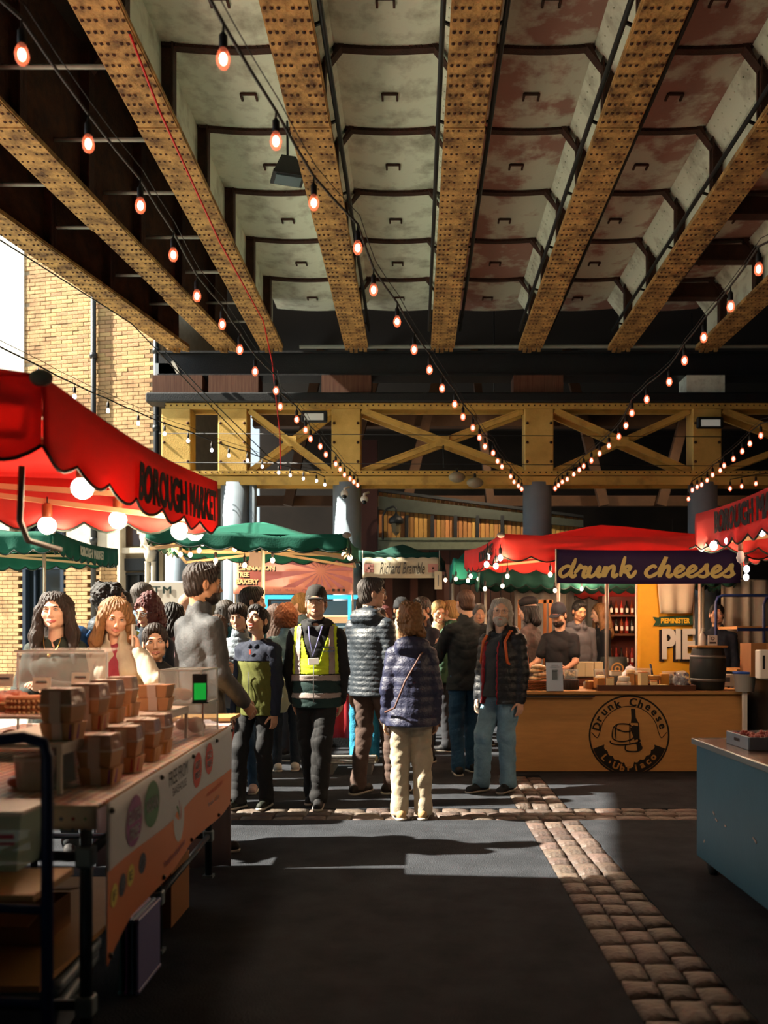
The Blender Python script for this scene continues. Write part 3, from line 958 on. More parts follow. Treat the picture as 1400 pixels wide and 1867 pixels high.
for i in range(8):
    root = thing('bridge_girder', names[i], 'girder', (gx(i, YE), YE, ZB), 0, 'riveted girders of the railway bridge')
    ox, oy, oz = root.location
    zt = 7.5 if i < 3 else 6.72
    sk = GX[i][1]
    def S(x, y, z): return (x + sk * (y - YE), y - YE, z - ZB)
    def sbox(m, x0, x1, y0, y1, z0, z1):
        m.add([S(x, y, z) for x in (x0, x1) for y in (y0, y1) for z in (z0, z1)], [(0, 1, 3, 2), (4, 6, 7, 5), (0, 4, 5, 1), (2, 3, 7, 6), (0, 2, 6, 4), (1, 5, 7, 3)])
    m = MB(); h = GW / 2
    sbox(m, -h, h, Y0, YE, ZB + .018, ZB + .05)
    for j in range(9):       # cover plates, each lap a little proud
        a = Y0 + j * (YE - Y0) / 9
        sbox(m, -h + .012 * (j % 2), h - .012 * (j % 2), a, a + (YE - Y0) / 9 - .006, ZB + .006 * (j % 2), ZB + .018)
    m.build('bottom_flange', M_RUST, root)
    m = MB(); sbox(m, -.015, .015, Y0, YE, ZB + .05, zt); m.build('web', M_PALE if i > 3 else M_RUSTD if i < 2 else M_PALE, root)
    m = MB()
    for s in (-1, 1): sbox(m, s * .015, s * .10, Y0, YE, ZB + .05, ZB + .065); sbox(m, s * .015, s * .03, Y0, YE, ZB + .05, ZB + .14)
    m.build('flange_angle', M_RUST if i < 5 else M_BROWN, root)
    m = MB()
    for y in np.arange(5.2, YE - .04, .125):
        for xo in (-.15, -.10, -.05, .05, .10, .15):
            c = S(xo, y, ZB); r = .013
            m.add([(c[0] - r, c[1] - r, c[2] + .002), (c[0] + r, c[1] - r, c[2] + .002), (c[0] + r, c[1] + r, c[2] + .002), (c[0] - r, c[1] + r, c[2] + .002), (c[0], c[1], c[2] - .012)],
                  [(0, 1, 4), (1, 2, 4), (2, 3, 4), (3, 0, 4)], True)
    m.build('rivet', M_RUSTD, root, kind='stuff')
    m = MB()
    for k in range(5):   # torn end plates
        sbox(m, -h + .072 * k, -h + .072 * k + .05, YE, YE + .05 + .04 * (k % 2), ZB - .02 - .02 * (k % 3), ZB + .03)
    m.build('end_plate', M_RUST, root)
    for Y in RIB:
        for s in (-1, 1):
            if (i == 0 and s < 0): continue
            m = MB()
            x0, x1 = (s * .015, s * .13) if s > 0 else (s * .13, s * .015)
            sbox(m, x0, x1, Y - .01, Y + .01, ZB + .05, zt - .12)
            sbox(m, min(s * .115, s * .13), max(s * .115, s * .13), Y - .055, Y + .055, ZB + .05, zt - .12)
            m.add([S(s * .13, Y - .05, zt - .32), S(s * .13, Y + .05, zt - .32), S(s * .30, Y + .05, zt - .10), S(s * .30, Y - .05, zt - .10), S(s * .28, Y - .05, zt - .13 + .1), S(s * .28, Y + .05, zt - .13 + .1)],
                  [(0, 1, 2, 3), (3, 2, 5, 4), (0, 3, 4), (1, 5, 2)])
            m.build('stiffener', M_BROWN, root)
# ceiling plates between the girders
ceil_ = struct('ceiling')
ZC = 6.60
def panel(name, i, ya, yb, m):
    g = MB()
    def f(u, v):
        Y = ya + (yb - ya) * v
        xa, xb = gx(i, Y) + .015, gx(i + 1, Y) - .015
        X = xa + (xb - xa) * u
        s = math.sin(PI * u) * (.5 + .5 * math.sin(PI * v))
        return (X, Y, ZC + .03 - .075 * s)
    g.grid(f, 8, 4)
    return g.build('ceiling_plate', m, ceil_)
for i in range(2, 7):
    for k, Y in enumerate(RIB):
        if Y < 3: continue
        pm = {2: M_PALE, 3: M_PALE, 4: M_PINK, 5: M_PINK, 6: M_PINK}[i]
        panel('p', i, Y, Y + 1.243, pm)
        m = MB()
        xa, xb = gx(i, Y) + .02, gx(i + 1, Y) - .02
        def rb(u, w, dz):
            X = xa + (xb - xa) * u
            return (X, Y + w, ZC + .03 - .040 * math.sin(PI * u) + dz)
        for q in range(8):
            u0, u1 = q / 8, (q + 1) / 8
            m.add([rb(u0, -.04, -.03), rb(u1, -.04, -.03), rb(u1, .04, -.03), rb(u0, .04, -.03), rb(u0, -.04, .02), rb(u1, -.04, .02), rb(u1, .04, .02), rb(u0, .04, .02)],
                  [(0, 3, 2, 1), (0, 1, 5, 4), (2, 3, 7, 6)])
            for t in (0.2, .5, .8):
                p = rb(u0 + (u1 - u0) * t, -.042, -.012); m.ball(p, .012, 5, 3)
        m.build('ceiling_rib', M_BROWN, ceil_)
        m = MB(); cx = (xa + xb) / 2; cy = Y + .62
        for a, b_ in (((-.07, -.05), (-.07, .05)), ((-.07, -.05), (.07, -.05)), ((.07, -.05), (.07, .05))):
            m.bar((cx + a[0], cy + a[1], ZC - .055), (cx + b_[0], cy + b_[1], ZC - .055), .02)
        m.build('plate_ring', M_BROWN, ceil_)
for i in range(3, 8):       # sloping riveted strips where plates meet the webs
    for s in (-1, 1):
        if i == 7 and s > 0: continue
        m = MB(); n = 1
        m.add([(gx(i, 3) + s * .02, 3, ZC - .24), (gx(i, YE) + s * .02, YE, ZC - .24), (gx(i, YE) + s * .20, YE, ZC + .0), (gx(i, 3) + s * .20, 3, ZC + .0)], [(0, 1, 2, 3)])
        for y in np.arange(4.5, YE, .11):
            for t in (.2, .75):
                m.ball((gx(i, y) + s * (.02 + .18 * t), y, ZC - .24 + .24 * t - .006), .009, 4, 3)
        m.build('haunch_strip', M_PALE, ceil_)
# upper dark plates with pale tie rods on the left
for i in (0, 1):
    for Y in RIB:
        m = MB(); m.add([(gx(i, Y), Y, 7.5), (gx(i + 1, Y), Y, 7.5), (gx(i + 1, Y + 1.243), Y + 1.243, 7.5), (gx(i, Y + 1.243), Y + 1.243, 7.5)], [(0, 1, 2, 3)])
        m.add([(gx(i, Y), Y, 7.2), (gx(i + 1, Y), Y, 7.2), (gx(i + 1, Y), Y, 7.5), (gx(i, Y), Y, 7.5)], [(0, 1, 2, 3)])
        m.build('deck_plate', M_DECK, ceil_)
    for Y in ((9.28, 10.25, 11.6, 12.6, 8.3) if i == 0 else (7.36, 8.44, 9.45, 10.5, 11.5, 12.56, 13.3, 6.3)):
        m = MB(); m.tube([(gx(i, Y) + .02, Y, 6.2), (gx(i + 1, Y) - .02, Y, 6.2)], .020, 6)
        m.build('tie_rod', mat('tie_rod', 'b4b6ae', .5, noise=.3), ceil_)
# dark cross beams in the rightmost bay
for Y in RIB[:7]:
    m = MB(); m.box((5.4, Y, 6.4), (1.7, .06, .28)); m.box((5.4, Y, 6.27), (1.7, .2, .02)); m.build('cross_beam', M_BROWN, ceil_)
    m = MB(); m.box((3.85, Y, 6.42), (1.3, .05, .22)); m.box((3.85, Y, 6.31), (1.3, .16, .02)); m.build('cross_beam', M_BROWN, ceil_)
m = MB()
m.add([(gx(0, Y0 - 2), Y0 - 2, 7.62), (13, Y0 - 2, 7.62), (13, 14.6, 7.62), (gx(0, 14.6), 14.6, 7.62)], [(0, 1, 2, 3)])
m.add([(gx(0, Y0 - 2), Y0 - 2, 7.9), (13, Y0 - 2, 7.9), (13, 14.6, 7.9), (gx(0, 14.6), 14.6, 7.9)], [(0, 3, 2, 1)])
m.build('deck_slab', M_DECK, ceil_)
m = MB(); m.box((4.4, 20.3, 7.6), (17.4, 11.4, .2)); m.build('far_roof', mat('far_roof', '1b1715', .9), ceil_)
# conduits beside the girders
for (i, s) in ((3, 1), (4, -1), (4, 1), (5, -1), (5, 1), (6, -1), (6, 1)):
    m = MB(); x = gx(i, 8) + s * (GW / 2 + .05)
    m.tube([(x, Y0, ZB + .10), (x, 13.0, ZB + .10)], .022, 7)
    for Y in RIB[:6]: m.bar((x, Y, ZB + .1), (x - s * .17, Y + .1, ZB + .1), .02)
    o = m.build('conduit', M_PIPE); props(o, ['black conduit right of the fourth girder', 'black conduit along the left side of the middle girder', 'black conduit along the right side of the middle girder', 'black conduit on the left of the sixth girder', 'black conduit on the right of the sixth girder', 'black conduit on the left of the seventh girder', 'black conduit on the right of the seventh girder'][[(3, 1), (4, -1), (4, 1), (5, -1), (5, 1), (6, -1), (6, 1)].index((i, s))], 'conduit')

# ------------------------------------------------------------------ end frame: beams, yellow truss, grey columns
M_YEL = mat('cream_yellow_paint', 'd8b05a', .6, col2='94723a', nscale=4, contrast=(.5, .8), bump=.2)
M_YELB = mat('cream_plate_paint', 'e8c26c', .55, col2='c29a4c', nscale=2.5, bump=.15)
M_COLM = mat('column_grey_blue', '9aa8b4', .4, col2='8494a0', nscale=2, metal=.2)
YF = 13.9
o = MB().box((4.6, YF + .1, 5.72), (17.3, .3, .34)).box((4.6, YF + .1, 5.90), (17.3, .42, .03)).box((4.6, YF + .1, 5.54), (17.3, .42, .03)).build('header_beam', M_BLACK); props(o, 'black riveted steel beam under the girder ends', 'beam')
o = MB().tube([(-1.8, YF - .25, 5.93), (13, YF - .25, 5.95)], .03, 8).build('pipe', mat('pipe_grey', '7c8078', .5)); props(o, 'long grey pipe along the top of the black beam', 'pipe')
o = MB().box((4.5, YF - .1, 5.15), (17.4, .3, .15), bev=.02).build('black_rail', M_BLACK); props(o, 'black steel rail on top of the yellow truss', 'rail')
tr = thing('yellow_truss', 'yellow painted steel truss with crossed braces on grey columns', 'truss', (0, YF, 3.8))
def T_(m, name, mt=M_YEL, **k):
    o = m.build(name, mt, tr, **k); o.location = (0, -YF, -3.8); return o
CXS = [-3.73, -2.85, -1.08, 1.93, 4.55, 7.6]
m = MB()
m.box((4.6, YF - .18, 5.02), (17.0, .06, .09)); m.box((4.6, YF + .12, 5.02), (17.0, .06, .09)); T_(m, 'top_chord')
m = MB(); m.box((4.65, YF - .20, 3.985), (16.9, .03, .05)); m.box((4.65, YF, 3.955), (16.9, .42, .02)); m.box((4.65, YF - .18, 3.86), (16.9, .03, .13)); m.box((4.65, YF + .18, 3.86), (16.9, .03, .13)); T_(m, 'bottom_chord')
for k, x in enumerate(CXS):
    m = MB(); m.box((x, YF - .05, 4.49), (.45, .34, .98), bev=.01)
    T_(m, 'column_plate', M_YELB)
    m = MB()
    for s in (-1, 1):
        for z in (4.15, 4.45, 4.75): m.ball((x + s * .185, YF - .225, z), .024, 7, 5)
    T_(m, 'bolt', M_RUSTD, kind='stuff')
m = MB()
for x in np.arange(-3.9, 8.4, .09):
    m.ball((x, YF - .215, 3.985), .013, 4, 3); m.ball((x, YF - .215, 5.03), .013, 4, 3)
T_(m, 'rivet', M_RUSTD, kind='stuff')
bays = [(-2.6, -1.32), (-.84, 1.69), (2.17, 4.3), (4.8, 7.36)]
for (a, b_) in bays:
    for off in (-.17, .14):
        for (p, q) in (((a, 4.95), (b_, 4.0)), ((a, 4.0), (b_, 4.95))):
            if off < 0 and p[1] < q[1]: oo = off + .05
            else: oo = off
            m = MB(); m.bar((p[0], YF + oo, p[1]), (q[0], YF + oo, q[1]), .05, .07); m.bar((p[0], YF + oo - .03, p[1] + .05), (q[0], YF + oo - .03, q[1] + .05), .012, .02)
            T_(m, 'brace')
    m = MB(); m.box(((a + b_) / 2, YF - .19, 4.475), (.2, .02, .16)); T_(m, 'gusset_plate')
labc = ['leftmost blue-grey steel column, partly behind the green canopy', 'second blue-grey steel column with a thin pipe beside it', 'grey steel column with a security camera, right of the pink banner',
        'grey steel column between the two rightward light strings, behind the red canopy', 'grey steel column behind the cheese stall, below a floodlight', None]
for k, x in enumerate(CXS):
    c = thing('steel_column', labc[k] or 'grey steel column at the far right, hidden by the red canopy', 'column', (x, YF, 0), 0, 'round steel columns under the truss')
    MB().lathe([(.225, 0), (.225, 3.84)], n=28).build('shaft', M_COLM, c)
    MB().lathe([(.30, 0), (.30, .03), (.24, .05), (.23, .08)], n=24).build('base_ring', M_COLM, c)
    st = MB().box((x, YF + .05, 5.38), (.78 if k != 4 else .6, .4, .28)).build('bearing_block', mat('block_rust', '4e2b1c', .8, col2='6b4a38', nscale=6, stretch=(9, 1, .4)) if k not in (4,) else M_PALE)
    props(st, ['rusty bearing block at the left end of the truss', 'pale streaked rusty bearing block, second from the left', 'rusty block between beams above the camera column', 'dark rusty block above the middle right column', 'pale green block above the right column', 'rusty block hidden at the far right end'][k], 'block')
o = MB().tube([(-2.55, YF - .1, 0), (-2.55, YF - .1, 3.85)], .06, 10).build('downpipe', M_COLM); props(o, 'thin grey pipe beside the second steel column', 'pipe')
# floodlights on the truss
for (px, py, lab) in ((573, 760, 'small floodlight on the truss left of the camera column'), (1294, 771, 'black floodlight on the right truss column')):
    p = P(px, py, YF - .45); t = thing('floodlight', lab, 'light', p)
    MB().box((0, 0, 0), (.40, .08, .17), bev=.015).build('housing', M_BLACK, t)
    MB().box((0, -.045, -.01), (.29, .012, .10)).build('lens', mat('flood_lens', 'c8c8bc', .2, emit=.25), t)
    MB().tube([(-.1, .04, .05), (-.1, .2, .1), (.1, .2, .1), (.1, .04, .05)], .012, 6).build('bracket', M_BLACK, t)
# two pale oval loudspeakers on the bottom chord
for (px, py, lab) in ((833, 870, 'left one of two pale horn speakers on the truss'), (866, 880, 'right one of two pale horn speakers on the truss')):
    t = thing('horn_speaker', lab, 'speaker', P(px, py, YF - .42))
    MB().ball((0, 0, 0), .13, 16, 10, 1, .8, .62).build('shell', mat('speaker_cream', 'a3957a', .5, noise=.2), t)
    MB().tube([(-.0, 0, .07), (0, .05, .14)], .02, 6).build('bracket', M_BLACK, t)
# security cameras on column three
for (px, py, lab) in ((628, 898, 'white dome security camera on the grey column'), (664, 908, 'white security camera on the right side of the grey column')):
    t = thing('security_camera', lab, 'camera', P(px, py, YF - .38))
    MB().tube([(0, 0, 0), (.0, .0, .06), (.06, .1, .1)], .02, 8).build('arm', mat('cam_white', 'c9c4b6', .4), t)
    MB().ball((0, 0, -.02), .06, 14, 8).build('housing', mat('cam_white'), t)
    MB().ball((0, -.02, -.06), .04, 12, 8).build('lens', mat('cam_dark', '101214', .1), t)
# floodlight under the bridge
t = thing('floodlight', 'black floodlight hanging under the bridge beside the fourth girder', 'light', P(525, 318, 8.6), .3)
MB().add([(-.07, -.05, .16), (.07, -.05, .16), (.15, -.1, -.02), (-.15, -.1, -.02), (-.07, .1, .16), (.07, .1, .16), (.15, .13, -.02), (-.15, .13, -.02)],
         [(0, 3, 2, 1), (4, 5, 6, 7), (0, 1, 5, 4), (0, 4, 7, 3), (1, 2, 6, 5)]).box((0, .015, -.03), (.31, .24, .03)).build('housing', M_BLACK, t)
MB().box((0, .015, -.05), (.25, .18, .015)).build('lens', mat('flood_glass', '5f7476', .15, metal=.2), t)
MB().tube([(0, .02, .16), (0, .05, .55)], .012, 6).build('hanger', M_BLACK, t)
# wires and the red cable
def wire(name, lab, pts, r, m, cat='cable'):
    cu = MB().tube(pts, r, 5).build(name, m); return props(cu, lab, cat)
wire('cable', 'thin red cable hanging from the third girder down to the truss', [P(190, -60, 6.0), P(290, 200, 7.1), P(400, 440, 9.2), P(480, 585, 12.2), P(496, 660, 13.2), P(510, 790, 13.3), P(512, 855, 13.3)], .010, mat('red_cable', 'c8201c', .5))
wire('cable', 'thin wire stretched across the truss, upper one', [P(290, 790, 13.4), P(1400, 797, 13.4)], .006, M_PIPE)
wire('cable', 'thin wire stretched across the truss, lower one', [P(290, 843, 13.4), P(1400, 850, 13.4)], .006, M_PIPE)
wire('cable', 'hanging chain below the crossing of the middle truss bay', [P(808, 812, 13.6), P(809, 852, 13.6)], .012, M_PIPE)

# ------------------------------------------------------------------ dark hall beyond the truss
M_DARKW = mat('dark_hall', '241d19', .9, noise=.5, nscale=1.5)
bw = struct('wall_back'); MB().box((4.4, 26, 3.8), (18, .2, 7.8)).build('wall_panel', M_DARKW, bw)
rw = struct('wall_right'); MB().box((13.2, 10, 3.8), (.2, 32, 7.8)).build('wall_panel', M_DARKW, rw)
nw = struct('wall_near'); MB().box((3, -6.1, 3.8), (20, .2, 7.6)).build('wall_panel', M_DARKW, nw)  # unseen wall, raised to cut the light from behind
M_TIM = mat('dark_timber', '5a3a20', .7, noise=.4, nscale=3)
for k, (x, lean) in enumerate(((-1.6, 1.0), (-.2, .9), (1.6, -.4), (2.4, .9), (4.0, -.9), (5.2, 1.0), (-2.7, .8))):
    o = MB().bar((x, 18.6, 4.2), (x + lean * .9, 18.6, 7.48), .16, .2).build('rafter_brace', M_TIM)
    props(o, ['second dim timber brace from the left behind the truss', 'third dim timber brace behind the truss', 'dim timber brace behind the middle truss bay', 'dim timber brace left of the middle right column', 'dim timber brace behind the right truss bay', 'rightmost dim timber brace behind the truss', 'leftmost dim timber brace behind the truss'][k], 'brace')
o = MB().box((4, 19, 6.1), (15, .25, .3)).box((4, 19, 4.35), (15, .2, .22)).build('hall_beam', M_TIM); props(o, 'dim timber beams crossing the hall behind the truss', 'beam')
# timber clad structure
sl = thing('clad_gallery', 'timber clad gallery with dark beams behind the middle stalls', 'building', (0, 17, 0))
M_SLAT = mat('timber_slat', 'b8894a', .6, col2='8f6232', nscale=4, objrand=.3, stretch=(8, 1, .6))
xa = P(690, 0, 17).x; xb = P(1062, 0, 17).x
sm = {}
ns = 46
for k in range(ns):
    x = xa + (xb - xa) * (k + .5) / ns; w = (xb - xa) / ns
    u = (k + .5) / ns
    zt = P(0, 897 + 48 * u, 17).z; zb = 3.15
    if 'a' not in sm:
        me = MB().box((0, 0, .5), (w * .88, .03, 1.0), bev=.006).mesh('slat'); me.materials.append(M_SLAT); sm['a'] = me
    o = bpy.data.objects.new('slat', sm['a']); COL.objects.link(o); o.parent = sl; o.location = (x, random.uniform(-.006, .006), zb); o.scale = (1, 1, zt - zb)
M_GRN = mat('grey_green_beam', '3a4038', .6, noise=.3)
z1 = lambda u, y0, y1: P(0, y0 + (y1 - y0) * u, 17).z
m = MB(); m.add([(xa, -.08, z1(0, 930, 0)), (xb, -.08, z1(0, 962, 0)), (xb, -.08, z1(0, 950, 0)), (xa, -.08, z1(0, 908 + 20, 0) + .24), (xa, 0, z1(0, 930, 0)), (xb, 0, z1(0, 962, 0)), (xb, 0, z1(0, 950, 0)), (xa, 0, z1(0, 928, 0) + .24)],
                [(0, 1, 2, 3), (0, 4, 5, 1), (3, 2, 6, 7)]); m.build('sloping_beam', M_GRN, sl)
m = MB(); m.bar((xa, -.06, z1(0, 895, 0)), (xb, -.06, z1(0, 943, 0)), .1, .05); m.build('top_rail', M_BLACK, sl)
m = MB(); m.box(((xa + xb) / 2, -.06, P(0, 995, 17).z), (xb - xa, .12, .16)); m.box(((xa + xb) / 2, -.06, P(0, 984, 17).z), (xb - xa, .16, .05)); m.build('lower_beam', mat('green_beam_light', '6d7460', .6, noise=.3), sl)
for px in (742, 788, 830, 870, 915):
    MB().box((P(px, 0, 17).x, -.05, 3.45), (.07, .08, .62)).build('upright', M_BLACK, sl)
M_BRD = mat('brown_board', '5a3a2c', .7, noise=.3, nscale=5, objrand=.2)
for k in range(20):
    x = xa + (xb - xa) * (k + .5) / 20
    o = MB().box((x, .05, 1.55), ((xb - xa) / 20 - .015, .03, 3.1)).build('board', M_BRD, sl)
MB().box((P(674, 0, 17).x, 0, 2.6), (.3, .3, 5.2)).build('post', mat('oxblood', '3a1a16', .6), sl)
# wall lantern
t = thing('wall_lantern', 'black wall lantern on a curved arm left of the timber gallery', 'lamp', P(722, 955, 16.7))
MB().tube([(-.25, 0, -.3), (-.25, 0, .15), (-.18, 0, .28), (-.05, 0, .33), (.0, 0, .3), (0, 0, .2)], .02, 7).build('arm', M_BLACK, t)
MB().lathe([(.02, .2), (.05, .16), (.14, .1), (.15, .02), (.12, .0)], n=12).build('hood', M_BLACK, t)
MB().lathe([(.10, .0), (.07, -.16), (.02, -.22)], n=8, smooth=False).build('lamp_glass', mat('lantern_glass', '6a6450', .2, alpha=.8), t)

# ------------------------------------------------------------------ brick house on the left
FA = math.radians(12)
fu = Vector((-math.cos(FA), math.sin(FA), 0)); fn = Vector((-math.sin(FA), -math.cos(FA), 0)); FO = Vector((-4.72, 16, 0))
wl = struct('wall_left'); wl.location = FO
Mx = Matrix((( -fu.x, -fn.x, 0), (-fu.y, -fn.y, 0), (0, 0, 1))).to_4x4()     # local x along the wall to the right, local y into the wall
wl.rotation_euler = (0, 0, math.atan2(-fu.y, -fu.x))
M_BRK = mat('london_stock_brick', 'c9a878', .85, col2='a07c54', nscale=2.2, objrand=.22, bump=.4, bscale=40)
M_BRKS = mat('london_stock_brick_far', 'bf9e70', .85, col2='8f6f4c', nscale=3.0, contrast=(.35, .65), bump=.4)
M_MORT = mat('lime_mortar', 'b8a98c', .9, noise=.2)
M_WHITE = mat('white_render', 'd8d4c8', .85, noise=.12, nscale=2)
M_STONE = mat('pale_stone', 'c9c0ad', .8, noise=.2, nscale=5, bump=.3)
m = MB(); m.box((-3.9, .15, 7.1), (7.8, .28, 6.6)); m.box((-3.9, .35, 1.9), (7.8, .28, 3.8)); m.box((0, 2.2, 5.2), (.05, 4, 10.4)); m.build('masonry', M_MORT, wl)
bm_ = MB().box((0, 0, 0), (.215, .03, .063)).mesh('brick'); bm_.materials.append(M_BRK)
cnt = 0; far = MB()
rows = int((10.2 - 3.8) / .075)
for r in range(rows):
    z = 3.85 + r * .075
    for c in range(13):
        x = -.12 - c * .225 - (.112 if r % 2 else 0)
        lim = -2.55 - (.25 * abs(math.sin(z * 5.3)) + (.11 if r % 2 else 0)) if z > 6.0 else -3.3
        if x < lim: continue
        if 6.1 < z < 8.2 and cnt < 300 and -2.2 < x:
            o = bpy.data.objects.new('brick', bm_); COL.objects.link(o); o.parent = wl; o.location = (x, .0 + random.uniform(-.006, .003), z); cnt += 1
        else: far.box((x, random.uniform(-.006, .003), z), (.215, .03, .063))
for (a, b_) in ((-1.85, -1.3), (-1.2, -.72), (-3.6, -2.75)):   # brick piers at street level
    for r in range(36):
        z = .05 + r * .075; x = b_ - (.11 if r % 2 else 0)
        while x > a + .05:
            far.box((x - .1, .1, z), (.215, .2, .063)); x -= .225
far.build('brick_courses', M_BRKS, wl, kind='stuff')
m = MB(); m.box((-5.2, -.02, 7.0), (5.0, .03, 6.6)); m.build('white_render_panel', M_WHITE, wl)
m = MB(); m.box((-1.55, .03, 3.35), (.5, .16, 1.1)); m.box((-.95, .03, 3.35), (.42, .16, 1.1)); m.box((-3.3, .03, 3.35), (.6, .16, 1.1)); m.box((-3.9, .08, 3.75), (7.8, .3, .25)); m.build('stone_pier', M_STONE, wl)
m = MB(); m.box((-.70, .0, 2.0), (.06, .2, 4)); m.box((-.40, -.0, 3.0), (.60, .1, .10)); m.build('stone_trim', M_STONE, wl)
col_ = MB()
for dx in (-.05, .07):
    col_.lathe([(.06, 0), (.06, .1), (.048, .14), (.045, 2.75), (.055, 2.78)], (-.06 + dx, -.12, 0), 12)
col_.lathe([(.08, 2.78), (.10, 2.86), (.12, 2.95), (.09, 3.0), (.15, 3.08), (.19, 3.2), (.19, 3.26)], (-.05, -.12, 0), 14)
for k in range(10):
    a = 2 * PI * k / 10; col_.ball((-.05 + .15 * math.cos(a), -.12 + .12 * math.sin(a), 3.06 + .06 * (k % 2)), .045, 6, 5)
col_.box((-.05, 0, 3.36), (.45, .4, .16)); col_.build('stone_column', M_STONE, wl)
M_NAVY = mat('navy_frame', '1f2c3c', .4)
w1 = MB()
for x in (-2.72, -1.92): w1.box((x, .05, 1.9), (.07, .12, 2.8))
w1.box((-2.32, .05, .55), (.8, .12, .1)); w1.box((-2.32, .05, 2.72), (.8, .12, .06)); w1.box((-2.52, .06, 1.9), (.03, .06, 2.8))
w1.tube([(-2.72 + .4 * (1 - math.cos(a)), .05, 3.25 + .4 * math.sin(a)) for a in [PI * k / 10 for k in range(11)]], .04, 6)
win = struct('window_1'); win.location = wl.location; win.rotation_euler = wl.rotation_euler
w1.build('window_frame', M_NAVY, win)
M_GLAZ = mat('dark_glazing', '1c2428', .08, metal=.3, spec=.9)
m = MB(); m.box((-2.32, .12, 2.1), (.78, .02, 3.1)); m.build('window_pane', M_GLAZ, win)
m = MB(); m.box((-2.3, .17, 2.35), (.5, .02, .4)); m.box((-2.3, .17, 1.7), (.5, .02, .06)); m.build('window_panel_inside', mat('inside_grey', '7a8084', .5), win)
dr = struct('door_1'); dr.location = wl.location; dr.rotation_euler = wl.rotation_euler
m = MB(); m.box((-.42, .2, 1.3), (.52, .04, 2.6)); m.build('door_leaf', mat('dark_door', '1a1c1c', .3), dr)
m = MB()
for x in (-.66, -.42, -.18): m.box((x, .15, 1.3), (.04, .08, 2.6))
m.box((-.42, .12, 2.75), (.58, .14, .22)); m.box((-.42, .14, 2.58), (.58, .1, .04)); m.build('door_frame', M_BLACK, dr)
m = MB(); m.box((-.42, .14, 3.35), (.5, .03, .5)); m.build('transom_pane', mat('warm_glazing', '3a2418', .15, spec=.8), dr)
for (xt, lab) in ((-1.22, 'dark drainpipe on the lit brick wall'), (.04, 'dark drainpipe at the right corner of the brick house')):
    t = thing('drainpipe', lab, 'pipe', FO, wl.rotation_euler.z)
    MB().tube([(xt, -.08, .0), (xt, -.08, 10.2)], .05, 10).build('pipe', M_PIPE, t)
    m = MB()
    for z in (1.2, 3.2, 5.2, 6.6, 8.2): m.lathe([(.065, z - .05), (.07, z), (.065, z + .05)], (xt, -.08, 0), 10)
    m.build('collar', M_PIPE, t)
t = thing('glazed_canopy', 'pale glazed canopy corner lit by the sky beside the black beam', 'canopy', P(312, 690, 13.85))
MB().add([(-.28, 0, -.18), (.25, 0, -.18), (.05, 0, .24), (-.25, .0, .24), (-.28, .8, -.1), (.25, .8, -.1)], [(0, 1, 2, 3), (0, 4, 5, 1)]).build('glass_sheet', mat('milky_sheet', 'c6d6e4', .3, transl=.5), t)
MB().bar((.25, -.02, -.2), (.03, -.02, .26), .05).bar((-.28, -.02, -.2), (.27, -.02, -.2), .03).build('frame', mat('cam_white'), t)
t = thing('white_hoarding', 'white hoarding with the letters TM behind the crowd', 'sign', P(312, 1110, 12.2))
MB().box((0, 0, -.72), (.60, .04, 2.20), bev=.01).build('board', M_WHITE, t)
text('letters', 'TM', .14, mat('sign_green_black', '14302c', .6), t, (-.12, -.025, .26), width=.26, height=.10, space=1.3, bold=.004)
# houses across the street, outside the frame to the left
o = MB().box((-13.5, 2, 1.6), (3, 14, 3.2)).box((-13.5, 2, 3.25), (3.3, 14.3, .15)).build('low_building', M_STONE); props(o, 'low pale building across the street, outside the frame', 'building')

for (x, y, z, e, lab) in ((1.4, 15.6, 5.6, 260, 'added bell lamp brightening the timber gallery from the front'), (5.2, 16.5, 5.6, 90, 'added bell lamp brightening the hall at the right')):  # hall lamps added to brighten the timber gallery
    t = thing('added_lamp', lab, 'lamp', (x, y, z)); MB().lathe([(.02, .12), (.06, .1), (.16, -.02), (.17, -.06)], n=16).build('shade', M_BLACK, t); MB().tube([(0, 0, .12), (0, 0, 7.55 - z)], .01, 5).build('cord', M_BLACK, t); MB().ball((0, 0, -.05), .05, 10, 8).build('bulb', mat('added_lamp_bulb', 'ffe8c8', .4, emit=6), t)
    l = bpy.data.lights.new('gallery_fill', 'SPOT'); l.energy = e * 2; l.color = (1, .78, .52); l.shadow_soft_size = .08; l.spot_size = 2.2; l.spot_blend = .8; o = bpy.data.objects.new('gallery_fill', l); COL.objects.link(o); o.location = (x, y, z - .16); o.rotation_euler = Vector((0, .75, -.65)).to_track_quat('-Z', 'Y').to_euler()
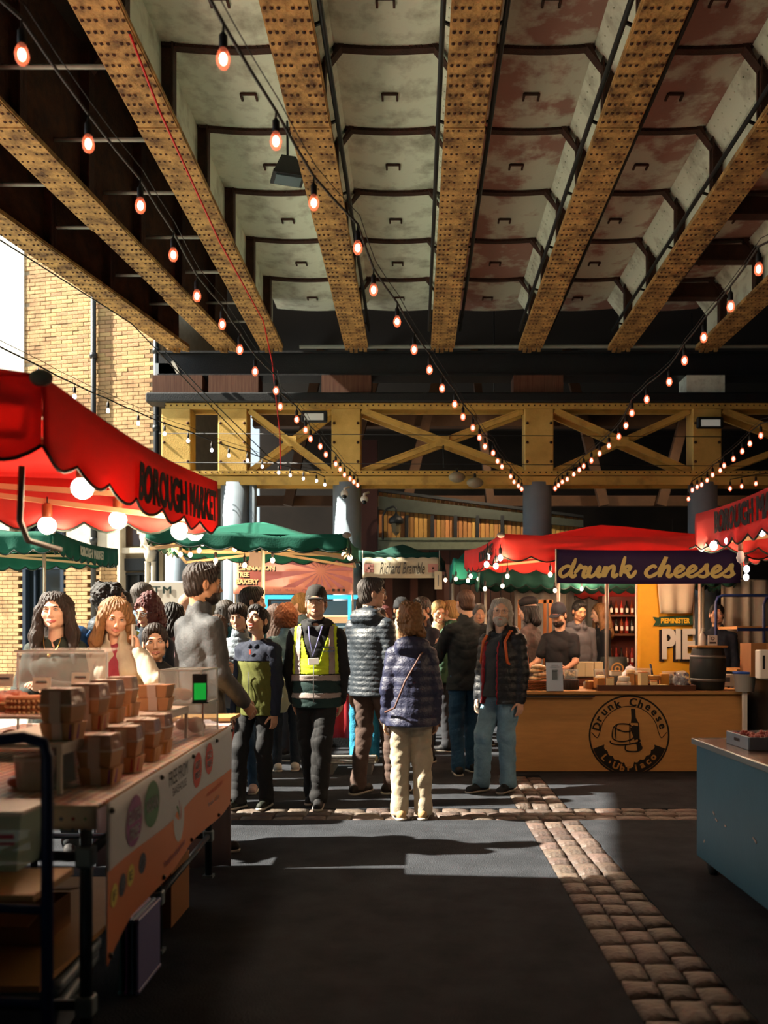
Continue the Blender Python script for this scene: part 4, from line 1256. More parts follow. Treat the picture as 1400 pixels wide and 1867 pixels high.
# ------------------------------------------------------------------ canopies
M_RED = mat('red_canvas', 'ee5650', .8, noise=.12, nscale=3, transl=.5, bump=.1)
M_GREEN = mat('green_canvas', '14705c', .8, noise=.25, nscale=3, transl=.3, bump=.1)
M_GREEND = mat('dark_green_canvas', '0e4a3e', .8, noise=.2, nscale=3, transl=.15)
M_TRIM = mat('dark_trim', '14241f', .7)
M_POLE = mat('pole_white', 'c9c0ae', .4, metal=.2)
M_WOODF = mat('frame_cream', 'd9b98a', .5)
M_BK = mat('print_black', '1d1412', .8)
def lerp(a, b, t): return a + (b - a) * t
def canopy(label, cs, peak, vh, m, pitch=.16, scal=.045, text_side=None, caps=(), legs=(), frame=True, group=None, trim=True, mdepth=.012, flap=None):
    """cs: near-left, near-right, far-right, far-left corner of the valance top"""
    cs = [Vector(c) for c in cs]; peak = Vector(peak)
    t = thing('market_canopy', label, 'canopy', (peak.x, peak.y, 0), 0, group)
    O = Vector((peak.x, peak.y, 0))
    M = Matrix.Translation(-O)
    roof = MB(); roof.M = M
    for k in range(4):
        a, b = cs[k], cs[(k + 1) % 4]
        def f(u, v):
            p = lerp(lerp(a, b, u), peak, v)
            p = Vector(p); p.z -= .10 * math.sin(PI * v) * (1 - v) + .04 * math.sin(PI * u) * (1 - v) ** 2; return p
        roof.grid(f, 8, 6)
    solidify(roof.build('roof', m, t), .004)
    for k in range(4):
        a, b = cs[k], cs[(k + 1) % 4]
        L = (b - a).length; d = (b - a).normalized(); nrm_ = Vector((d.y, -d.x, 0))
        n = max(2, round(L / pitch)); g = MB(); g.M = M
        def bot(u):
            return vh + scal * (abs(math.sin(PI * u * n)) - .5)
        def f(u, v):
            p = lerp(a, b, u); p = Vector(p); z = bot(u) * v; p.z -= .04 * math.sin(PI * u)
            p += nrm_ * (mdepth * math.sin(2 * PI * u * n * .8 + k) * v + .004 * math.sin(17 * u + 3 * v))
            p.z -= z; return p
        nu = n * 6
        g.grid(f, nu, 4)
        va = solidify(g.build('valance', m, t), .003)
        if trim:
            tr_ = MB(); tr_.M = M; tr_.tube([f(i / nu, 1.0) for i in range(nu + 1)], .007, 5)
            tr_.build('trim', M_TRIM, va)
        if text_side and text_side[0] == k:
            _, s0, s1, body, zc, hh, tm = text_side
            c = lerp(a, b, (s0 + s1) / 2); wd = abs(s1 - s0) * L
            ang = math.atan2(d.y, d.x)
            def fn(c3, A=(a.x, a.y), D=(d.x, d.y), N_=(nrm_.x, nrm_.y), L=L, n=n, k=k, O=O, za=a.z, zb=b.z):
                u = ((c3[:, 0] + O.x - A[0]) * D[0] + (c3[:, 1] + O.y - A[1]) * D[1]) / L
                v = np.clip((za + (zb - za) * u - c3[:, 2]) / vh, 0, 1)
                off = mdepth * np.sin(2 * np.pi * u * n * .8 + k) * v + .004 * np.sin(17 * u + 3 * v) + .014 + mdepth * .4
                c3[:, 0] += N_[0] * off; c3[:, 1] += N_[1] * off; c3[:, 2] -= .04 * np.sin(np.pi * u)
                return c3
            text('lettering', body, .2, tm, va, Vector(c) - O - Vector((0, 0, zc)), face=ang, width=wd, height=hh, fn=fn, bold=.012, extrude=.001)
    for ci in caps:
        c = MB(); c.M = M; p = cs[ci]; c.ball(p + Vector((0, -.0, -.01)), .042, 12, 8, 1, .6, .7); c.build('corner_cap', mat('cap_grey', '8f877c', .6), t)
    if frame:
        g = MB(); g.M = M
        ins = [lerp(c, Vector((peak.x, peak.y, c.z)), .04) for c in cs]
        for k in range(4):
            a, b = ins[k] - Vector((0, 0, .10)), ins[(k + 1) % 4] - Vector((0, 0, .10))
            mid = (a + b) / 2
            g.bar(a, lerp(a, b, .5) - Vector((0, 0, -.02)), .022, .03); g.bar(lerp(a, b, .5) - Vector((0, 0, -.02)), b, .022, .03)
            g.bar(a - Vector((0, 0, .12)), lerp(a, b, .5) + Vector((0, 0, .02)), .02, .028); g.bar(b - Vector((0, 0, .12)), lerp(a, b, .5) + Vector((0, 0, .02)), .02, .028)
            g.bar(a, Vector((peak.x, peak.y, peak.z - .26)), .02, .03)
        g.build('frame', M_WOODF, t)
    for (x, y) in legs:
        g = MB(); g.M = M; g.tube([(x, y, 0), (x, y, peak.z - .3 if (x, y) == (peak.x, peak.y) else min(c.z for c in cs) - .02)], .02, 8); g.box((x, y, .01), (.12, .12, .02))
        g.build('pole', M_POLE, t)
    return t
canopy('large red canopy at the left, scalloped edge, lettered BOROUGH MARKET', [(-5.4, 3.05, 2.42), (-1.30, 3.05, 2.33), (-1.10, 4.88, 2.28), (-5.4, 5.2, 2.55)], (-3.0, 4.0, 3.05), .27, M_RED, .26, .05,
       (1, .42, .97, 'BOROUGH MARKET', .155, .17, M_BK), (1,), ((-5.2, 3.3), (-5.2, 4.9)), mdepth=.007)
canopy('red canopy over the cheese stall, middle right', [(.86, 8.8, 2.45), (3.6, 8.8, 2.47), (3.6, 11.0, 2.5), (.62, 11.0, 2.5)], (2.1, 9.9, 2.68), .24, M_RED, .30, .05,
       (3, .50, .86, 'BOROUGH MARKET', .11, .12, M_BK), (0,), ((1.76, 10.8), (3.5, 10.8)))
canopy('red canopy at the right edge hung with bright bulbs, lettered BOROUGH MARKET', [(2.05, 4.2, 2.33), (4.6, 4.2, 2.33), (4.6, 6.5, 2.33), (2.06, 6.45, 2.32)], (3.3, 5.3, 2.78), .25, M_RED, .24, .05,
       (3, .20, .78, 'BOROUGH MARKET', .10, .15, M_BK), (), ((4.4, 4.5), (4.4, 6.3)), mdepth=.007)
canopy('green canopy over the bakery stall with the pink banner', [(-2.52, 8.2, 2.47), (-.64, 8.2, 2.38), (-.66, 10.2, 2.45), (-2.7, 10.2, 2.50)], (-1.6, 9.2, 2.62), .15, M_GREEN, .26, .04,
       None, (0, 1), ((-1.63, 9.4),))
canopy('long green canopy in front of the brick house, far left', [(-7.2, 9.5, 2.57), (-3.93, 9.5, 2.57), (-3.93, 11.6, 2.58), (-7.2, 11.6, 2.57)], (-5.6, 10.5, 2.82), .22, M_GREEN, .2, .05,
       (1, .35, .72, 'BOROUGH MARKET', .11, .11, mat('print_cream', 'c9d2c0', .8)), (1,), ((-4.1, 9.7), (-6.9, 11.3)))
canopy('dark green canopy with a cream lettered valance, centre back', [(-.84, 13.0, 2.70), (.36, 13.0, 2.68), (.5, 14.6, 2.68), (-.84, 14.6, 2.70)], (-.2, 13.6, 2.85), .16, M_GREEND, .2, .04, None, (), ((-.8, 14.4), (.4, 14.4)), frame=False)
canopy('small teal canopy left of the cheese stall canopy', [(.52, 12.0, 2.50), (.90, 12.0, 2.50), (.95, 13.2, 2.5), (.52, 13.2, 2.5)], (.7, 12.6, 2.62), .25, mat('teal_canvas', '1c8a7c', .8, transl=.3), .2, .04, None, (), ((.56, 13.1),), frame=False)
canopy('dark green canopy behind the cheese stall', [(.86, 11.5, 2.40), (4.2, 11.5, 2.40), (4.2, 12.6, 2.4), (.86, 12.6, 2.4)], (2.5, 12.0, 2.55), .30, M_GREEND, .2, .05, None, (), ((1.0, 12.5), (4.1, 12.5)), frame=False)
canopy('small red canopy behind the yellow pie banner', [(2.35, 12.9, 2.22), (4.0, 12.9, 2.22), (4.0, 14.2, 2.2), (2.35, 14.2, 2.2)], (3.1, 13.5, 2.42), .22, M_RED, .2, .04, None, (), ((2.45, 14.1), (3.9, 14.1)), frame=False)

canopy('added green canopy shading the foreground, outside the frame on the left', [(-6.5, -1.0, 3.0), (-1.68, -1.0, 3.0), (-1.68, 3.45, 3.0), (-6.5, 3.45, 3.0)], (-3.6, 1.0, 3.7), .3, M_GREEN, .3, .05, None, (), ((-6.3, -.8), (-6.3, 2.6)), frame=False)  # unseen canopy added to keep sun off the near floor
# ------------------------------------------------------------------ bulbs
M_BULBBIG = mat('bulb_glow', 'fff4ea', .3, emit=9, ecol='fff0e2')
M_SOCK = mat('socket_black', '17130f', .6)
M_CORE = mat('filament_glow', 'fff0dc', .3, emit=9, ecol='ffdcb8')
M_SHELL = mat('bulb_amber_shell', 'ff9a7a', .15, emit=.7, ecol='ff6a40', alpha=.35)
M_CORE2 = mat('bulb_cool_glow', 'f4f6ff', .3, emit=7, ecol='f0f2ff')
def meshof(mb, name, m):
    me = mb.mesh(name); me.materials.append(m); return me
ME = dict(big=meshof(MB().ball((0, 0, 0), .042, 16, 10), 'bulb', M_BULBBIG),
          sock=meshof(MB().lathe([(.021, .030), (.024, .045), (.024, .095), (.012, .105)], n=10), 'socket', mat('socket_copper', '8a4a2a', .4)),
          shell=meshof(MB().lathe([(.001, -.048), (.016, -.042), (.026, -.025), (.029, -.006), (.024, .014), (.015, .032), (.012, .038)], n=10), 'bulb', M_SHELL),
          core=meshof(MB().ball((0, 0, -.006), .0165, 8, 6, 1, 1, 1.5), 'filament', M_CORE),
          corec=meshof(MB().ball((0, 0, -.006), .024, 8, 6, 1, 1, 1.2), 'bulb', M_CORE2),
          ssock=meshof(MB().lathe([(.015, .034), (.017, .04), (.017, .085), (.006, .10), (.003, .13)], n=7), 'socket', M_SOCK))
def obj(name, me, parent=None, loc=(0, 0, 0), s=1.0):
    o = bpy.data.objects.new(name, me); COL.objects.link(o); o.parent = parent; o.location = loc; o.scale = (s, s, s); return o
def big_bulb(px, py, Y, lab, light=0.0, s=1.0, zt=None, tilt=0):
    p = P(px, py, Y); t = thing('hanging_bulb', lab, 'bulb', p, 0, None)
    obj('bulb', ME['big'], t, s=s); obj('socket', ME['sock'], t, s=s)
    if zt: MB().tube([(0, 0, .1 * s), (0, 0, zt - p.z)], .004, 5).build('cord', M_SOCK, t)
    if light:
        l = bpy.data.lights.new('bulb_light', 'POINT'); l.energy = light * 2.2; l.color = (1, .72, .45); l.shadow_soft_size = .05
        o = bpy.data.objects.new('bulb_light', l); COL.objects.link(o); o.location = p + Vector((0, 0, -.09)); o.parent = None
    return t
for (px, py, Y, lab, li) in ((150, 890, 3.62, 'largest globe bulb hanging under the left red canopy', 9), (301, 912, 4.75, 'globe bulb under the lettering of the left canopy, left of a close pair', 9), (319, 919, 4.86, 'globe bulb under the left canopy, right of a close pair', 0),
                             (262, 893, 4.45, 'salmon tinted globe bulb half hidden behind the left canopy edge', 0), (215, 948, 4.9, 'globe bulb below the middle of the left red canopy', 6), (86, 958, 4.9, 'globe bulb above the left green canopy', 6),
                             (328, 968, 4.9, 'left one of two globe bulbs below the right tip of the left canopy', 6), (355, 970, 4.98, 'right one of two globe bulbs below the right tip of the left canopy', 0)):
    big_bulb(px, py, Y, lab, li, zt=P(px, py, Y).z + .16, s=1.18 if Y > 3.8 else 1.05)
k = 0
smalls = [(313, 1001, 9.5), (329, 1010, 9.5), (347, 1011, 9.5), (363, 1003, 9.0), (369, 990, 8.8), (393, 1022, 9.8), (428, 1000, 9.3), (489, 1001, 9.3), (542, 997, 9.0), (551, 995, 9.0), (627, 1011, 8.6), (638, 1016, 8.7), (497, 1021, 9.2), (446, 1030, 9.2)]
def small_bulbs(lst, group, lab, warm=True, zt=None, light=()):
    for i, (px, py, Y) in enumerate(lst):
        ordn = ('first', 'second', 'third', 'fourth', 'fifth', 'sixth', 'seventh', 'eighth', 'ninth', 'tenth', 'eleventh', 'twelfth', 'thirteenth', 'fourteenth')[sorted(q[0] + q[1] * .001 for q in lst).index(px + py * .001)]
        t = thing('hanging_bulb', lab.replace('%', ordn), 'bulb', P(px, py, Y), 0, group)
        obj('bulb', ME['corec'] if not warm else ME['core2'], t, s=1.1 if not warm else 1.0); obj('socket', ME['ssock'], t, s=1.0)
        MB().tube([(0, 0, .12), (0, .0, (zt or 2.4) - P(px, py, Y).z)], .003, 4).build('cord', M_SOCK, t)
        if i in light:
            l = bpy.data.lights.new('bulb_light', 'POINT'); l.energy = 22; l.color = (1, .62, .34); l.shadow_soft_size = .04
            o = bpy.data.objects.new('bulb_light', l); COL.objects.link(o); o.location = P(px, py, Y) + Vector((0, 0, -.02))
ME['core2'] = meshof(MB().ball((0, 0, -.004), .024, 8, 6, 1, 1, 1.2), 'bulb', M_CORE)
small_bulbs(smalls, 'small warm bulbs under the bakery canopy', '% small warm bulb from the left under the green bakery canopy', light=(1, 5, 8, 10, 12))
small_bulbs([(887, 1028, 8.75), (904, 1031, 8.75), (912, 1016, 8.72), (889, 1014, 8.8)], 'white bulbs at the left corner of the cheese canopy', '% bright white bulb from the left at the cheese canopy corner', False, 2.3, light=(0, 2))
small_bulbs([(831, 1055, 11.8), (858, 1050, 11.8), (853, 1058, 12), (872, 1055, 12), (812, 1057, 12.5), (925, 1050, 10.5), (1003, 1047, 9.6), (884, 1073, 11), (916, 1068, 11), (1203, 1087, 11.3), (1012, 1076, 11.2), (1060, 1073, 11.5)],
            'warm bulbs around the back stalls', '% warm bulb from the left among the back stalls', light=(0, 5, 6, 9, 11))
small_bulbs([(1361, 1036, 7.2), (1360, 1051, 7.6)], 'pair of warm bulbs right of the cheese sign', '% warm white bulb, counted left to right, beside the cheese sign', False, 2.1, light=(0,))
for (x, y, z, e) in ((1.9, 9.9, 2.15, 45), (2.9, 9.9, 2.15, 45), (2.2, 11.3, 2.1, 30), (2.6, 5.3, 2.1, 25)):  # unseen bulbs added for warm light inside the stalls
    l = bpy.data.lights.new('bulb_light', 'POINT'); l.energy = e; l.color = (1, .70, .45); l.shadow_soft_size = .05
    o = bpy.data.objects.new('bulb_light', l); COL.objects.link(o); o.location = (x, y, z)
    q = thing('hanging_bulb', 'unseen globe bulb up inside the ' + {1.9: 'left half of the cheese stall canopy', 2.9: 'right half of the cheese stall canopy', 2.2: 'dark green canopy behind the cheese stall', 2.6: 'right edge red canopy'}[x], 'bulb', (x, y, z + .10)); obj('bulb', ME['big'], q, s=.7); obj('socket', ME['sock'], q, s=.7); MB().tube([(0, 0, .07), (0, 0, .5)], .004, 5).build('cord', M_SOCK, q)
# bulbs strung along the edge of the right red canopy
eb = thing('edge_lights', 'bright bulbs on a cable looped along the right red canopy edge', 'lights', (2.0, 5, 2.1))
E = [(1262, 1000, 6.4), (1275, 996, 6.3), (1284, 1003, 6.2), (1298, 995, 6.1), (1310, 985, 6.0), (1322, 992, 5.9), (1335, 981, 5.8), (1350, 985, 5.75), (1362, 968, 5.65), (1378, 972, 5.55), (1392, 955, 5.45), (1402, 958, 5.35)]
EP = [P(a, b_, Y) - Vector((2.0 + .02, 5, 2.1)) for a, b_, Y in E]
MB().tube(EP, .007, 5).build('cable', M_SOCK, eb)
for (px, py, Y, s_) in ((1309, 993, 6.0, 1.15), (1334, 985, 5.8, .8), (1361, 974, 5.62, 1.1), (1398, 968, 5.4, 1.0)):
    obj('bulb', ME['corec'], eb, P(px, py, Y) - Vector((2.03, 5, 2.1)), s_)
t = thing('hanging_bulb', 'unlit teardrop bulb hanging at the cheese sign right end', 'bulb', P(1350, 1008, 5.7))
MB().lathe([(.001, -.07), (.02, -.055), (.026, -.03), (.02, .0), (.014, .01)], n=12).build('bulb', mat('bulb_unlit_glow', 'd8b9a8', .3, emit=.3), t)  # unlit bulb with a faint glow put into its material
MB().lathe([(.016, .01), (.018, .02), (.018, .07), (.006, .08)], n=8).build('socket', mat('socket_copper'), t)

# ------------------------------------------------------------------ light strings under the bridge
def cat(pts, n=5):
    out = []
    for i in range(len(pts) - 1):
        p0, p1, p2, p3 = pts[max(i - 1, 0)], pts[i], pts[i + 1], pts[min(i + 2, len(pts) - 1)]
        for j in range(n):
            t = j / n
            out.append(.5 * ((2 * p1) + (p2 - p0) * t + (2 * p0 - 5 * p1 + 4 * p2 - p3) * t * t + (3 * p1 - p0 - 3 * p2 + p3) * t ** 3))
    out.append(pts[-1]); return out
def string(lab, pts, z0=3.66, z1=3.78, Ymax=13.4, cool=False, lead=None, unlit=False, sc=1.0):
    t = thing('light_string', lab, 'lights', (0, 0, 0)); C = []
    for i, (px, py) in enumerate(pts):
        Y = min(Ymax, (z0 - CH) * FPX / (VY - py)); zz = z0 + (z1 - z0) * min(1, Y / 13.4); Y = min(Ymax, (zz - CH) * FPX / (VY - py))
        p = P(px, py, Y)
        if i == 0: t.location = p; O = p.copy()
        b_ = obj('bulb', ME['shell'] if not cool else ME['corec'], t, p - O, sc)
        if not cool: obj('filament', ME['core'], b_, (0, 0, 0))
        obj('socket', ME['ssock'], t, p - O, sc)
        C.append(p - O + Vector((.0, 0, .135 * sc)))
    if lead:
        C = [Vector(q) - O for q in lead] + C
    CC = []
    for i in range(len(C) - 1):
        a, b_ = C[i], C[i + 1]; m_ = (a + b_) / 2; m_.z -= .012 * (a - b_).length
        CC += [a, m_]
    CC.append(C[-1])
    MB().tube(CC, .0075, 5).tube([c + Vector((.012, .0, .05)) for c in CC], .003, 4).build('cable', M_SOCK, t)
    return t
string('light string running from the top centre to the grey column behind the cheese canopy', [(407, 105), (503, 255), (572, 368), (652, 450), (681, 527), (724, 585), (755, 636), (783, 673), (806, 707), (829, 736), (844, 759), (862, 779), (874, 797), (884, 813), (899, 825), (907, 840), (915, 850), (931, 868), (937, 878), (945, 885), (951, 891)],
       lead=[(-1.0, 1.5, 3.75)])
string('light string running from the top left corner to the camera column', [(40, 97), (161, 260), (256, 373), (316, 463), (359, 538), (405, 590), (437, 636), (465, 676), (503, 711), (511, 740), (541, 764), (557, 783), (566, 799), (584, 813), (594, 828), (612, 845), (620, 855), (628, 865), (638, 872), (645, 878), (652, 884)],
       lead=[(-1.9, 2.0, 3.75)])
string('light string rising to the right from the column above the cheese stall', [(1383, 489), (1332, 557), (1283, 614), (1248, 656), (1220, 695), (1179, 727), (1152, 752), (1141, 775), (1128, 795), (1110, 812), (1093, 826), (1078, 839), (1064, 849), (1056, 856), (1046, 864), (1034, 873), (1025, 878), (1018, 884), (1012, 890)], lead=[(2.9, 3.6, 3.8)])
string('light string at the right edge rising from the rightmost grey column', [(1387, 793), (1367, 808), (1353, 822), (1337, 836), (1320, 848), (1313, 857), (1299, 865), (1289, 875), (1279, 883), (1271, 887), (1262, 893), (1255, 909)], lead=[(6.2, 7.5, 3.9)])
string('short row of bulbs on the truss above the right red canopy', [(1378, 881), (1352, 886), (1331, 890)], lead=[(6.5, 12.5, 3.9)])
string('cool white light string from the left canopy to the camera column', [(70, 690), (136, 722), (197, 748), (252, 771), (300, 790), (343, 803), (386, 820), (417, 830), (451, 839), (478, 850), (508, 861), (529, 866), (553, 872), (577, 876), (592, 883)], cool=True, lead=[P(-60, 600, 7.2)], sc=.85)
wire('cable', 'thin wire running beside the cool white light string', [P(-20, 425, 8.5), P(240, 590, 11), P(470, 830, 13.4)], .008, M_PIPE)
wire('cable', 'pair of thin wires sloping down to the first truss bay', [P(300, 640, 12), P(385, 730, 12.6), P(490, 833, 13.4)], .008, M_PIPE)
wire('cable', 'black cable hanging from the left canopy edge', [P(40, 850, 3.2), P(38, 905, 3.2), P(36, 950, 3.3), P(50, 985, 3.4), P(110, 1002, 3.6)], .012, M_SOCK)

for (px, py, Y, lab) in ((1090, 992, 8.15, 'clip lamp bulb above the drunk part of the purple sign, tucked under the valance'), (1262, 1004, 8.15, 'bulb glowing in front of the right half of the purple sign')):
    pass
l = bpy.data.lights.new('bulb_light', 'POINT'); l.energy = 30; l.color = (1, .72, .45); l.shadow_soft_size = .04
o = bpy.data.objects.new('bulb_light', l); COL.objects.link(o); o.location = P(1335, 981, 6.0) + Vector((-.12, .35, -.12))
# ------------------------------------------------------------------ handwriting strokes
def stroke(mb, pts, w, y=0.0, th=.004, n=6):
    """flat ribbon of width w following pts (xz)"""
    c = cat([Vector((p[0], 0, p[1])) for p in pts], n)
    L = []; R = []
    for i, p in enumerate(c):
        d = (c[min(i + 1, len(c) - 1)] - c[max(i - 1, 0)]).normalized()
        q = Vector((-d.z, 0, d.x)); e = min(1, .55 + .45 * min(i, len(c) - 1 - i) / 3)
        L.append(p + q * w / 2 * e); R.append(p - q * w / 2 * e)
    yy = [y, y - th]
    vs = []
    for i in range(len(c)):
        vs += [(L[i].x, yy[1], L[i].z), (R[i].x, yy[1], R[i].z), (L[i].x, yy[0], L[i].z), (R[i].x, yy[0], R[i].z)]
    fs = []
    for i in range(len(c) - 1):
        a = i * 4; b = a + 4
        fs += [(a, a + 1, b + 1, b), (a, b, b + 2, a + 2), (a + 1, a + 3, b + 3, b + 1)]
    mb.add(vs, fs)
GL = {'d': (1.15, [[(.95, .85), (.6, 1.0), (.2, .7), (.1, .3), (.35, 0), (.75, .25), (1.0, .75), (1.2, 1.75)], [(1.2, 1.75), (1.0, .8), (1.0, .15), (1.2, 0), (1.4, .25)]]),
      'r': (.95, [[(.0, .3), (.3, .8), (.4, 1.1), (.45, .85), (.85, .9), (.75, .5), (.75, .05), (.95, .0), (1.15, .3)]]),
      'u': (1.1, [[(.0, .3), (.2, .95), (.12, .3), (.3, .0), (.65, .3), (.9, .95), (.85, .3), (.95, 0), (1.15, .3)]]),
      'n': (1.15, [[(.0, .3), (.2, .95), (.15, .0), (.4, .7), (.75, 1.0), (.85, .7), (.82, .15), (1.0, 0), (1.2, .3)]]),
      'k': (1.2, [[(.2, 0), (.25, .9), (.35, 1.9)], [(.22, .35), (.5, .9), (.85, .95), (.75, .6), (.3, .5), (.7, .35), (.9, .0), (1.15, .1), (1.35, .6)]]),
      'c': (.95, [[(.85, .8), (.6, 1.0), (.2, .7), (.1, .3), (.35, 0), (.7, .1), (1.0, .4)]]),
      'h': (1.15, [[(.0, .3), (.3, 1.2), (.5, 1.85), (.3, .9), (.18, .0), (.4, .7), (.75, 1.0), (.85, .7), (.8, .15), (1.0, 0), (1.2, .3)]]),
      'e': (.92, [[(.0, .25), (.5, .5), (.75, .8), (.5, 1.02), (.2, .7), (.15, .25), (.4, 0), (.75, .1), (1.0, .4)]]),
      's': (.9, [[(.0, .3), (.4, .8), (.6, 1.15), (.62, .7), (.75, .3), (.55, .02), (.2, .05), (.1, .2)], [(.6, .04), (.95, .35)]])}
def script(word, h, w):
    mb = MB(); x = 0
    for ch in word:
        if ch == ' ': x += .75; continue
        adv, st = GL[ch]
        for s in st: stroke(mb, [((x + p[0] + .12 * p[1]) * h, p[1] * h) for p in s], w)
        x += adv * 1.08
    return mb, x * h
# ------------------------------------------------------------------ cheese stall
M_PLY = mat('plywood', 'd29a58', .6, noise=.18, nscale=4, stretch=(1, 1, 6), bump=.1)
M_PLYT = mat('plywood_top', 'b98a50', .5, noise=.2, nscale=5)
cx0, cx1, cy = .97, 3.46, 9.2
st = thing('stall_counter', 'long plywood counter with a round cheese logo on its front', 'counter', ((cx0 + cx1) / 2, cy, 0))
w = cx1 - cx0
MB().box((0, .02, .41), (w, .03, .80)).box((-w / 2 + .015, .42, .41), (.03, .8, .8)).box((w / 2 - .015, .42, .41), (.03, .8, .8)).box((0, .8, .41), (w, .03, .8)).build('body', M_PLY, st)
MB().box((0, .39, .835), (w + .06, .88, .035), bev=.006).build('worktop', M_PLYT, st)
MB().box((-.82, -.06, .80), (.95, .02, .02)).box((-1.1, -.05, .75), (.03, .02, .12)).build('hinge_rail', M_BLACK, st)
lc = P(1147, 1341, cy - .0); lx_, lz_ = lc.x - (cx0 + cx1) / 2, lc.z; LR = .415
lg = MB()
def ring(mb, r, wd, y, cx=lx_, cz=lz_, n=56, a0=0, a1=2 * PI):
    vs = []; fs = []
    for i in range(n + 1):
        a = a0 + (a1 - a0) * i / n
        for rr in (r - wd / 2, r + wd / 2): vs.append((cx + rr * math.cos(a), y, cz + rr * math.sin(a)))
    for i in range(n): fs.append((i * 2, i * 2 + 1, i * 2 + 3, i * 2 + 2))
    mb.add(vs, fs)
ring(lg, LR, .018, .002); ring(lg, LR * .74, .008, .002, a0=math.radians(8), a1=math.radians(172))
for (r0, r1, a) in ((.74, .96, 8), (.74, .96, 172)):
    A_ = math.radians(a); stroke(lg, [(lx_ + LR * r0 * math.cos(A_), lz_ + LR * r0 * math.sin(A_)), (lx_ + LR * (r0 + .08) * math.cos(A_), lz_ + LR * (r0 + .08) * math.sin(A_) - .07), (lx_ + LR * r1 * math.cos(A_), lz_ + LR * r1 * math.sin(A_) - .02)], .008, .003)
# dark lower banner, scalloped top
vs = []; fs = []
N_ = 40
for i in range(N_ + 1):
    a = math.radians(200 + 140 * i / N_)
    r0 = .66 + .05 * abs(math.sin(i * .7)) + (.12 if 17 < i < 23 else 0)
    for rr in (LR * r0, LR * .97): vs.append((lx_ + rr * math.cos(a), .002, lz_ + rr * math.sin(a)))
for i in range(N_): fs.append((2 * i, 2 * i + 1, 2 * i + 3, 2 * i + 2))
lg.add(vs, fs)
# bottle, cheese wheel, board
X_ = lambda px, py: (P(px, py, cy).x - (cx0 + cx1) / 2, P(px, py, cy).z)
def polyfill(mb, pts, y=.001):
    mb.add([(p[0], y, p[1]) for p in pts], [tuple(range(len(pts)))])
polyfill(lg, [X_(*p) for p in ((1150, 1292), (1158, 1292), (1159, 1308), (1164, 1318), (1150, 1318), (1151, 1308))])
for q in ([(1148, 1318), (1148, 1356)], [(1164, 1318), (1164, 1352), (1158, 1356)], [(1118, 1326), (1117, 1346), (1135, 1352), (1155, 1345), (1156, 1330)], [(1118, 1326), (1128, 1320), (1146, 1321), (1156, 1330), (1138, 1334), (1118, 1326)], [(1125, 1322), (1122, 1330), (1123, 1348)],
          [(1112, 1350), (1116, 1356), (1140, 1358), (1166, 1352), (1162, 1347)], [(1141, 1356), (1141, 1368), (1160, 1370), (1170, 1364), (1165, 1355)]):
    stroke(lg, [X_(*p) for p in q], .013, .002)
polyfill(lg, [X_(*p) for p in ((1149, 1328), (1155, 1322), (1164, 1324), (1164, 1346), (1157, 1350))]); polyfill(lg, [X_(*p) for p in ((1160, 1356), (1168, 1354), (1171, 1363), (1162, 1370))])
for q in lg.v: pass
logo = lg.build('logo', mat('logo_ink', '1c140c', .7), st)
def arc_text(body, r, a_mid, size, m, parent, inward=False, step=None):
    n = len(body); step = step or size * .72 / r
    for i, ch in enumerate(body):
        if ch == ' ': continue
        off = (i - (n - 1) / 2) * step
        a = a_mid - off if not inward else a_mid + off
        ry = (a - PI / 2) if not inward else (a + PI / 2)
        text('letter', ch, size, m, parent, (lx_ + r * math.cos(a), .0, lz_ + r * math.sin(a)), ry=ry, bold=.004, extrude=.002)
arc_text('Drunk Cheese', LR * .85, PI / 2, .115, mat('logo_ink'), logo, step=.235)
arc_text("L'Ubriaco", LR * .83, -PI / 2, .10, mat('logo_tan', 'b8823f', .6), logo, inward=True, step=.21)
# sign over the stall
sg = thing('stall_sign', 'purple sign with yellow script reading drunk cheeses', 'sign', P(1182, 1032, 8.74))
def sgf(u, v): return ((u - .5) * 1.84, .012 * math.sin(9 * u) + .01, (v - .5) * .335 - .012 * math.sin(PI * u))
solidify(MB().grid(sgf, 20, 4).build('cloth', mat('purple_cloth', '3a2350', .7, noise=.2, nscale=4), sg), .008)
mb, wd = script('drunk cheeses', .098, .030)
k = 1.76 / wd
for i, v in enumerate(mb.v): mb.v[i] = (v[0] * k - .90, v[1] - .010 + .012 * math.sin(9 * ((v[0] * k - .90) / 1.84 + .5)), (v[2] - .085) * 1.08 - .015)
mb.build('lettering', mat('gold_letter', 'f2d684', .6, emit=0), sg)
MB().tube([(-.92, 0, .17), (-.92, 0, -.20)], .01, 6).tube([(.93, -.01, .18), (.93, -.01, -.12)], .008, 6).build('rod', M_POLE, sg)
t = thing('pole', 'white steel pole standing behind the cheese counter', 'pole', (P(1108, 0, 9.3).x, 9.35, 0)); MB().tube([(0, 0, .852), (0, 0, 2.30)], .020, 10).build('tube', M_POLE, t); MB().lathe([(.05, .852), (.05, .865), (.02, .87)], n=12).build('foot', M_POLE, t)
